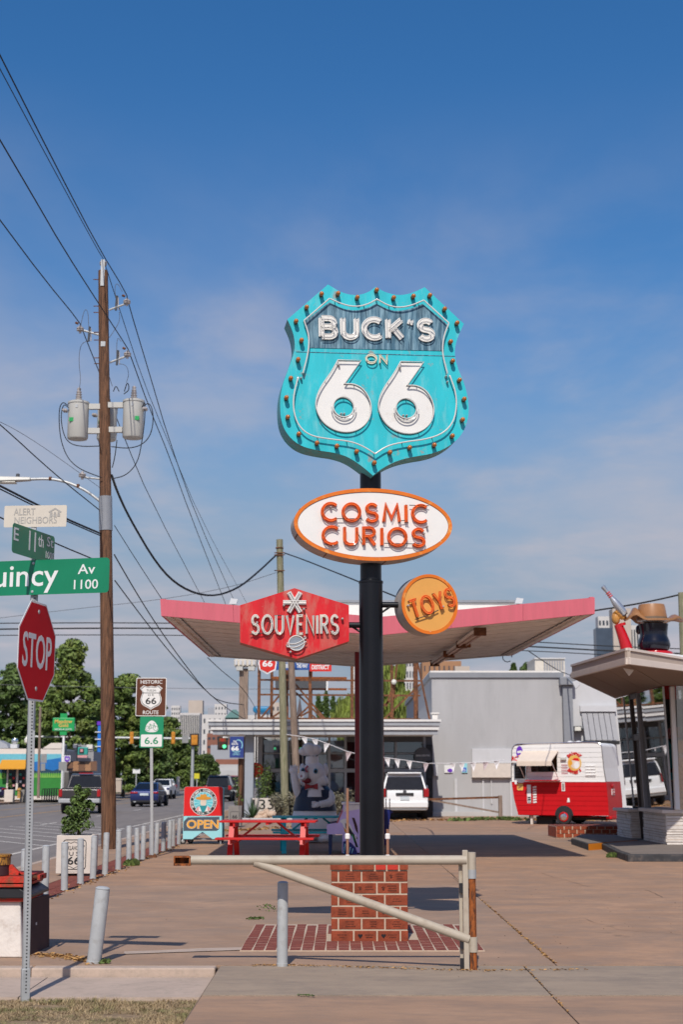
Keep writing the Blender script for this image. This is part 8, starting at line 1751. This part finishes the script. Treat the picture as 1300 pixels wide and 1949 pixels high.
nb_ = T('blue_tube_sign', 'tall narrow blue neon sign with white rungs beside the wooden utility pole', 'sign', P(188, 1510, 108)); wallpx('tube', 184.5, 1376, 191.5, 1450, 108, .3, 'neon_blue_sign', nb_, bevel=.05); wallpx('tube_cap', 184, 1373, 192, 1380, 107.95, .35, 'purple_print', nb_); wallpx('pole', 187, 1450, 190, 1518, 108.05, .1, 'white_plain', nb_)
for k in range(4): wallpx('rung', 180, 1392.5 + k * 13.7, 196, 1394 + k * 13.7, 107.9, .05, 'sign_white', nb_)
def streetlamp(px, y0, y1, D, lab): t = T('street_lamp', lab, 'street lamp', P(px, y1, D)); p = P(px, y1, D); zt2 = P(px, y0, D).z; MB().lathe((p.x, D, -.01), [(.16, 0), (.12, .4), (.06, .6), (.045, zt2 - .4)], 10).build('post', 'iron_black', t); MB().lathe((p.x, D, zt2 - .38), [(.08, 0), (.2, .1), (.22, .3), (.08, .5), (.02, .62)], 12).build('globe', 'lamp_glass', t); return t
streetlamp(47, 1405, 1518, 97.2, 'black street lamp with a pale globe in front of the mural shop')
def signpost(px, y0, y1, D, x0, x1, m, lab, pm='galvanised'): t = T('rear_facing_sign', lab, 'sign', P(px, 1510, D)); p = P(px, 1500, D); MB().box(p.x - .04, p.x + .04, D, D + .05, -.14, P(px, y1, D).z).build('post', pm, t); wallpx('plate', x0, y0, x1, y1, D - .04, .03, m, t); return t
t = T('wooden_post', 'slender tan wooden post leaning behind the stop sign post', 'post', P(72, 1517, 96)); MB().tube([P(72, 1519, 96), P(76, 1345, 96)], [.10, .08], 10).build('trunk', 'wood_grey', t); wallpx('sign_plate', 77, 1435, 88, 1452, 95.85, .04, 'sign_back', t); wallpx('sign_plate', 77, 1453, 85, 1467, 95.85, .04, 'sign_back', t)
signpost(118, 1450, 1466, 94, 111, 124, 'sign_back', 'grey sign back low on a post before the pylon sign'); signpost(237, 1466, 1478, 128, 232, 243.5, 'sign_back', 'grey square sign back on a post left of the blue saloon'); signpost(258, 1464, 1472, 124, 252, 266, 'sign_white', 'bright white sign on a post above the blue saloon')
t = signpost(374, 1472, 1482, 140, 369, 379, 'yellow_sign', 'yellow diamond pedestrian sign beyond the cars'); 
for i, (px0, py0, px1, py1, lab, m) in enumerate(((7, 1503, 24, 1519, 'pale planter with a small shrub before the mural shop', 'planter_white'), (37, 1503, 52, 1518, 'grey concrete box planter under the black street lamp', 'planter_grey'))):
    a, b, z0, z1 = rect(px0, py0, px1, py1, 97.5); o = T('planter', lab, 'planter', (a, 97.5, 0), 'square concrete planters with a route shield'); MB().box(a, b, 97.5, 98.1, -.01, z1).build('box', m, o, bevel=.03)
    if i == 0:
        q = MB(); leafball(q, [(V(((a + b) / 2, 97.8, z1 + .25 + k * .12)), (.2 - .03 * k, .2, .15)) for k in range(4)], 160, rg, .06); o2 = q.build('small_shrub', 'leaf_dark', smooth=0, origin=((a + b) / 2, 97.8, z1)); tag(o2, 'small dark shrub in the pale planter before the mural shop', 'shrub')
for k in range(7):
    p = P(82 + k * 4.4, 1512, 98 + k * .6); o = MB().tube([p + V((math.cos(t) * .0 - .09 + .18 * (t > 1.57), 0, 0)) for t in (0, 3)] if False else [V((p.x - .10, p.y, 0)), V((p.x - .10, p.y, .75)), V((p.x - .06, p.y, .86)), V((p.x + .06, p.y, .86)), V((p.x + .10, p.y, .75)), V((p.x + .10, p.y, 0))], .035, 7).build('bike_rack', 'iron_black', origin=(p.x, p.y, 0)); tag(o, '%s black hoop bike rack from the stop sign end, along the mural shop' % names[k], 'bike rack', 'hoop bike racks at the mural shop')
o = MB().lathe(P(35, 1519, 97.2), [(.12, 0), (.10, .5), (.17, .52), (.15, .62), (.04, .68)], 12).build('hydrant', 'yellow_paint', origin=P(35, 1519, 97.2)); tag(o, 'yellow hydrant between the two far planters', 'hydrant')
p = P(224, 1500, 125); t = T('gate_pillar', 'tan masonry pillar under the trees beside the utility pole', 'pillar', p); wallpx('shaft', 219, 1484, 230, 1508, 125, .6, 'tower_beige', t); wallpx('cap', 218, 1481, 231, 1484.5, 124.95, .7, 'planter_white', t)
p = P(338, 1500, 150); o = MB().cyl(V((p.x, 150, -.1)), V((p.x, 150, P(338, 1478, 150).z)), .18, n=10).build('stone_post', 'planter_white', origin=p); tag(o, 'short pale post at the road side beyond the white car', 'post')
# signal mast arm
SG = 122.0; ma = T('signal_mast', 'galvanised mast arm with traffic lights spanning the far junction', 'traffic signal', P(365, 1500, SG)); p = P(366, 1450, SG); MB().lathe((p.x, SG, -.1), [(.17, 0), (.11, P(366, 1398, SG).z + .1)], 12).build('pole', 'galvanised', ma); MB().cyl(P(60, 1402, SG), P(368, 1406, SG), .10, n=10).build('mast_arm', 'galvanised', ma)
def signal(x0, y0, x1, y1, D, parent, m='signal_amber', lenses=None, back=False):
    a, b, z0, z1 = rect(x0, y0, x1, y1, D); h_ = MB().box(a, b, D - .2, D + .1, z0, z1).build('signal_head', m, parent, bevel=.03)
    if back: MB().box(a - .12, b + .12, D + .0, D + .03, z0 - .12, z1 + .12).build('backplate', 'ink_black', h_)
    if lenses:
        for cx_, cz_, lm in lenses: MB().lathe((a + (b - a) * cx_, D - .2, z0 + (z1 - z0) * cz_), [(.13, 0), (.12, .03)], 14, (0, -1, 0)).build('lens', lm, h_)
    else:
        for k in range(3): MB().lathe(((a + b) / 2, D - .2, z0 + (k + .5) * (z1 - z0) / 3), [(.11, 0), (.11, .03)], 10, (0, -1, 0)).build('lens_cover', 'signal_amber', h_)
for x0, x1 in ((247, 254), (326, 333), (191, 196)): signal(x0, 1393, x1, 1416, SG, ma)
a, b, z0, z1 = rect(346, 1400, 358, 1414, SG - .2); MB().box(a, b, SG - .2, SG - .16, z0, z1).build('plate', 'sign_back', ma)
signal(364, 1399, 376, 1418, SG - .3, ma, lenses=[(.5, .8, 'signal_amber'), (.25, .25, 'signal_amber'), (.75, .25, 'signal_amber')], back=True)
sg2 = T('traffic_light', 'five lens traffic light glowing green left of the blue banner', 'traffic light', P(424, 1500, 98)); signal(417, 1405, 430, 1424, 98, sg2, 'rust', [(.5, .8, 'lens_red'), (.25, .5, 'lens_dark'), (.75, .5, 'lens_dark'), (.25, .17, 'lens_dark'), (.78, .17, 'lens_green')], True); MB().cyl(P(424, 1404, 98), P(470, 1400, 98), .08, n=8).build('mast_arm', 'galvanised', sg2); p = P(471, 1450, 98); MB().cyl(V((p.x, 98, -.1)), V((p.x, 98, P(471, 1398, 98).z)), .1, n=8).build('pole', 'galvanised', sg2)

# ================================================================ trees
def tree(name, lab, px, ytop, hw, D, ybot, m, seed, n=5200, leaf=.30, trunk=True, grp='street trees along the far side', drop=0.0, cat='tree', z00=-.02):
    r = random.Random(seed); base = P(px, 1500, D); base.z = z00; um_ = P(px + 1, 1400, D).x - P(px, 1400, D).x; zt2 = P(px, ytop, D).z; zb2 = max(.6, P(px, ybot, D).z); W_ = hw * um_; H_ = zt2 - zb2
    t = T(name, lab, cat, base, grp); cl = []
    for k in range(62):
        f = r.random() ** .9; z = zb2 + H_ * f; prof_ = math.sin(math.pi * min(1, (.30 + .70 * f) ** 1.25)) ** .6 if not drop else (.6 + .4 * math.sin(math.pi * f)); a = r.random() * 6.28; rad = W_ * prof_ * (r.random() ** .5) * .84; s = W_ * r.uniform(.15, .34)
        cl.append((V((base.x + rad * math.cos(a), D + rad * .8 * math.sin(a), z)), (s, s, s * (.62 if not drop else 1.5))))
    cl.append((V((base.x, D, zt2 - W_ * .18)), (W_ * .22, W_ * .22, W_ * .2)))
    q = MB()
    tw = .24 if D < 160 else .3
    if drop:
        for i in range(n):
            c_, rd = cl[r.randrange(len(cl))]; p = c_ + V((r.uniform(-1, 1) * rd[0], r.uniform(-1, 1) * rd[1], r.uniform(-1, 1) * rd[2] * .6)); l = leaf * r.uniform(1, 3.2); a = r.random() * 6.28; w_ = leaf * .16; d = V((math.cos(a) * w_, math.sin(a) * w_, 0)); lean = V((r.gauss(0, .08), r.gauss(0, .08), -1)) * l
            q.add([p - d, p + d, p + d * .5 + lean, p - d * .5 + lean], [(0, 1, 2, 3)])
    else:
        leafball(q, cl, int(n * 1.2), r, leaf * .68, .5); hull = []
        for k in range(150):
            g = r.random(); pr_ = math.sin(math.pi * min(1, (.30 + .70 * g) ** 1.25)) ** .6; a = r.random() * 6.28; rad = W_ * pr_ * (r.random() ** .5) * .80
            hull.append((V((base.x + rad * math.cos(a), D + rad * .7 * math.sin(a), zb2 + H_ * g * .93)), (W_ * .13, W_ * .13, W_ * .11)))
        leafball(q, hull, n, r, leaf * .68, .5)
    q.build('crown', m, t, smooth=0)
    if trunk:
        b_ = MB(); b_.tube([base, base + V((.1, 0, zb2 * .6)), V((base.x, D, zb2 + H_ * .35)), V((base.x, D, zb2 + H_ * .75))], [W_ * .075, W_ * .06, W_ * .04, W_ * .015], 9)
        b_.build('trunk', 'bark', t)
        for k in range(7): c_, _ = cl[k * 3]; MB().tube([V((base.x, D, zb2 + H_ * .1 + k * .05 * H_)), V((base.x, D, zb2 + H_ * .1 + k * .05 * H_)).lerp(c_, .5) + V((0, 0, .2)), c_], [W_ * .028, W_ * .018, W_ * .006], 6).build('limb', 'bark', t)
    return t
tree('broad_tree', 'broad green tree above the mural shop at the left edge', 12, 1268, 62, 128, 1500, 'leaf_tree_deep', 1, 11000)
tree('broad_tree', 'tallest leafy tree rising between the stop sign and the utility pole', 128, 1222, 74, 122, 1498, 'leaf_tree', 2, 15000)
tree('broad_tree', 'dark leafy tree behind the Meadow Gold pylon sign', 72, 1300, 58, 136, 1500, 'leaf_tree_deep', 3, 9000)
tree('broad_tree', 'leafy tree just right of the utility pole behind the brown route sign', 232, 1284, 56, 128, 1502, 'leaf_tree', 4, 12000)
tree('broad_tree', 'dark tree behind the bicycle route sign', 283, 1320, 50, 142, 1505, 'leaf_tree_deep', 5, 9500)
tree('broad_tree', 'lower leafy tree under the mast arm right of the bicycle sign', 322, 1372, 46, 152, 1505, 'leaf_tree', 6, 8000)
tree('broad_tree', 'small tree at the end of the row by the signal pole', 362, 1412, 34, 165, 1500, 'leaf_tree', 7, 4200)
tree('broad_tree', 'small dark tree farthest along the road above the sandwich board', 395, 1436, 26, 190, 1500, 'leaf_tree_deep', 8, 3000)
tree('broad_tree', 'dark tree hidden low behind the utility pole', 180, 1320, 50, 140, 1490, 'leaf_tree_deep', 9, 5000)
for k, (px, y) in enumerate(((606, 1322), (620, 1312), (634, 1326), (645, 1332))): tree('poplar', '%s slim dark poplar of the row behind the roof scaffold' % ('leftmost', 'tallest', 'third', 'rightmost')[k], px, y, 8.5, 150, 1400, 'leaf_tree_deep', 30 + k, 1300, .26, grp='poplars behind the office')
tree('willow', 'yellow green weeping willow between the scaffold and the black pole', 672, 1326, 38, 112, 1420, 'leaf_willow', 41, 6500, .34, drop=1, grp='willows behind the office'); tree('willow', 'taller yellow green willow right of the black pole behind the office roof', 742, 1262, 52, 108, 1410, 'leaf_willow', 42, 9500, .34, drop=1, grp='willows behind the office')
tree('broad_tree', 'small treetop above the pale building left of the roof plant box', 983, 1264, 8, 120, 1300, 'leaf_tree_deep', 51, 900, .26, grp='treetops above the pale building'); tree('broad_tree', 'wider treetop above the pale building next to the roof plant box', 1008, 1263, 13, 122, 1300, 'leaf_tree_deep', 52, 1300, .26, grp='treetops above the pale building')
q = MB(); r = random.Random(77)
for i in range(9000): x = r.uniform(-130, 60); D = r.uniform(255, 300); h_ = (3.2 + 2.0 * math.sin(x * .13) + 1.2 * math.sin(x * .41)) ; p = V((x, D, max(.2, h_ * r.random() ** .6))); n_ = V((r.uniform(-1, 1), -1, r.uniform(-.2, 1))).normalized(); a = n_.orthogonal().normalized() * r.uniform(.35, .8); b = n_.cross(a) * .6; q.add([p - a, p - b, p + a, p + b], [(0, 1, 2, 3)])
o = q.build('treeline', 'leaf_tree_deep', smooth=0, kind='stuff', origin=(0, 270, 0)); o['label'] = 'far low band of trees along the end of the road'
# hedge and lawn on the far side under the trees
structure('lawn', MB().box(-44, -24.2, 112, 250, -.012, .03), 'green_weed')
q = MB(); leafball(q, [(V((-26 - .4 * k, 124 + k * 9, .9)), (1.3, 4, 1.1)) for k in range(8)], 3500, random.Random(5), .22); o = q.build('hedge', 'leaf_tree_deep', smooth=0, origin=(-27, 150, 0), kind='stuff'); o['label'] = 'dark undergrowth below the roadside trees'

# ================================================================ downtown
def tower(lab, x0, y0, x1, D, m, wins=None, wm='tower_window', cat='building', depth=None, ybase=None, ribs=None, name='far_building'):
    a, b, z0, z1 = rect(x0, y0, x1, 1482, D); dp = depth or (b - a); t = T(name, lab, cat, ((a + b) / 2, D, 0)); MB().box(a, b, D, D + dp, -.2, z1).build('wall', m, t, smooth=0)
    if wins:
        nx, nz, zf, fx, fz = wins; q = MB(); zb2 = z1 - (z1) * zf
        for i in range(nx):
            for j in range(nz):
                cx_ = a + (b - a) * (i + .5) / nx; cz_ = zb2 + (z1 * .985 - zb2) * (j + .5) / nz; w_ = (b - a) / nx * fx / 2; h_ = (z1 - zb2) / nz * fz / 2; MB().box(cx_ - w_, cx_ + w_, D - .03, D - .005, cz_ - h_, cz_ + h_).build('window', wm, t, smooth=0)
    if ribs:
        for i in range(ribs): cx_ = a + (b - a) * (i + .5) / ribs; MB().box(cx_ - (b - a) / ribs * .22, cx_ + (b - a) / ribs * .22, D - .4, D - .01, 0, z1 * .97).build('rib', 'tower_window', t, smooth=0)
    return t
tower('pale ribbed office block left of the cream core tower far down the road', 341, 1357, 379, 620, 'tower_pale', ribs=11); tower('tan windowless core tower behind the ribbed office block', 357, 1333, 384, 640, 'tower_beige'); tower('slim pale tower just left of the ribbed office block', 324, 1343, 341, 760, 'tower_pale', (4, 8, .5, .5, .5))
tower('pale square windowed building right of the ribbed office block', 383, 1360, 432, 520, 'tower_pale', (5, 5, .8, .32, .42)); tower('white stepped penthouse block above the pale windowed building', 407, 1340, 430, 560, 'tower_pale', (4, 3, .25, .4, .4)); tower('low white block behind the pale windowed building', 394, 1347, 412, 570, 'tower_grey')
t = tower('round building with a green copper roof left of the grey sign post', 428, 1366, 462, 480, 'copper_green'); a, b, z0, z1 = rect(427, 1352, 462, 1366, 479); MB().loft([V((a, 479, z0)), V((b, 479, z0)), V((b, 486, z0)), V((a, 486, z0))], [V((a + (b - a) * .4, 482, z1 + .4)), V((a + (b - a) * .6, 482, z1 + .4)), V((a + (b - a) * .6, 483, z1 + .4)), V((a + (b - a) * .4, 483, z1 + .4))]).build('copper_roof', 'copper_green', t, smooth=0)
tower('dark red brick block under the blue banner', 393, 1396, 436, 300, 'brick_far', (5, 3, .5, .6, .3)); tower('pale long building right of the green copper roof', 462, 1361, 520, 500, 'tower_pale', (7, 2, .3, .4, .4)); tower('beige building behind the wooden poles under the scaffold', 516, 1337, 548, 460, 'tower_beige', (4, 3, .4, .35, .35))
t = tower('small church with a tall dark spire behind the scaffold', 562, 1362, 577, 420, 'tower_pale', name='church'); a, b, z0, z1 = rect(564, 1326, 576, 1363, 419); c_ = V(((a + b) / 2, 421, z0)); MB().lathe(c_, [((b - a) / 2, 0), (.05, z1 - z0)], 8).build('spire', 'spire_slate', t, smooth=0)
tower('tall white tower with dark windows just left of the black pole', 669, 1245, 684, 520, 'tower_pale', (3, 12, .8, .55, .6)); tower('white gridded tower just right of the black pole', 752, 1248, 790, 420, 'tower_pale', (7, 6, .55, .5, .55)); tower('orange brick block above the pale brick building', 805, 1258, 880, 330, 'tower_brick', (8, 3, .3, .25, .45)); tower('lower tan wing of the orange brick block', 868, 1268, 896, 325, 'tower_beige')
t = T('rooftop_plant', 'beige louvred plant box on the roof of the pale brick building', 'plant box', P(1045, 1290, 72)); wallpx('box', 1019, 1253, 1076, 1296, 76, 3.2, 'faded_sign', t)
for k in range(8): x0 = 1036 + k * 4.9; wallpx('louvre', x0, 1257, x0 + 3.2, 1284, 75.93, .06, 'stucco_grey', t)
wallpx('cap', 1018, 1252, 1077, 1254, 75.9, 3.4, 'tower_pale', t)
tower('dark glass tower behind the giant figure arm', 1140, 1195, 1171, 520, 'tower_glass', ribs=None); t = tower('white topped tower rising behind the dark glass tower', 1144, 1173, 1172, 560, 'tower_pale', (4, 2, .12, .55, .5)); tower('beige blank tower between the raised arm and the hat', 1172, 1158, 1207, 540, 'tower_beige'); tower('white ribbed tower behind the figure head', 1205, 1190, 1222, 545, 'tower_pale', ribs=3); 
# blue storage box and concrete bridge at the end of the road
o = wallpx('tarp_box', 481, 1344, 513, 1356, 66, 2, 'tarp_blue', None, bevel=.1); tag(o, 'blue tarpaulin covered roof box left of the scaffold', 'roof box'); 
for k in (485, 508): wallpx('box_leg', k, 1355, k + 2, 1372, 66.5, .1, 'rust_dark', o)
br_ = T('road_bridge', 'pale concrete bridge crossing the far end of the road', 'bridge', P(440, 1480, 210)); wallpx('parapet', 392, 1455, 480, 1466, 205, 8, 'concrete_wall', br_); wallpx('deck', 392, 1466, 480, 1476, 204.5, 9, 'concrete_wall', br_); wallpx('abutment', 392, 1476, 424, 1496, 205, 8, 'concrete_wall', br_); wallpx('abutment', 456, 1476, 480, 1500, 205, 8, 'concrete_wall', br_); tower('low pink brick building above the concrete bridge', 410, 1445, 470, 240, 'brick_far'); tower('pale grey blank building behind the blue banner', 400, 1418, 475, 260, 'tower_grey')
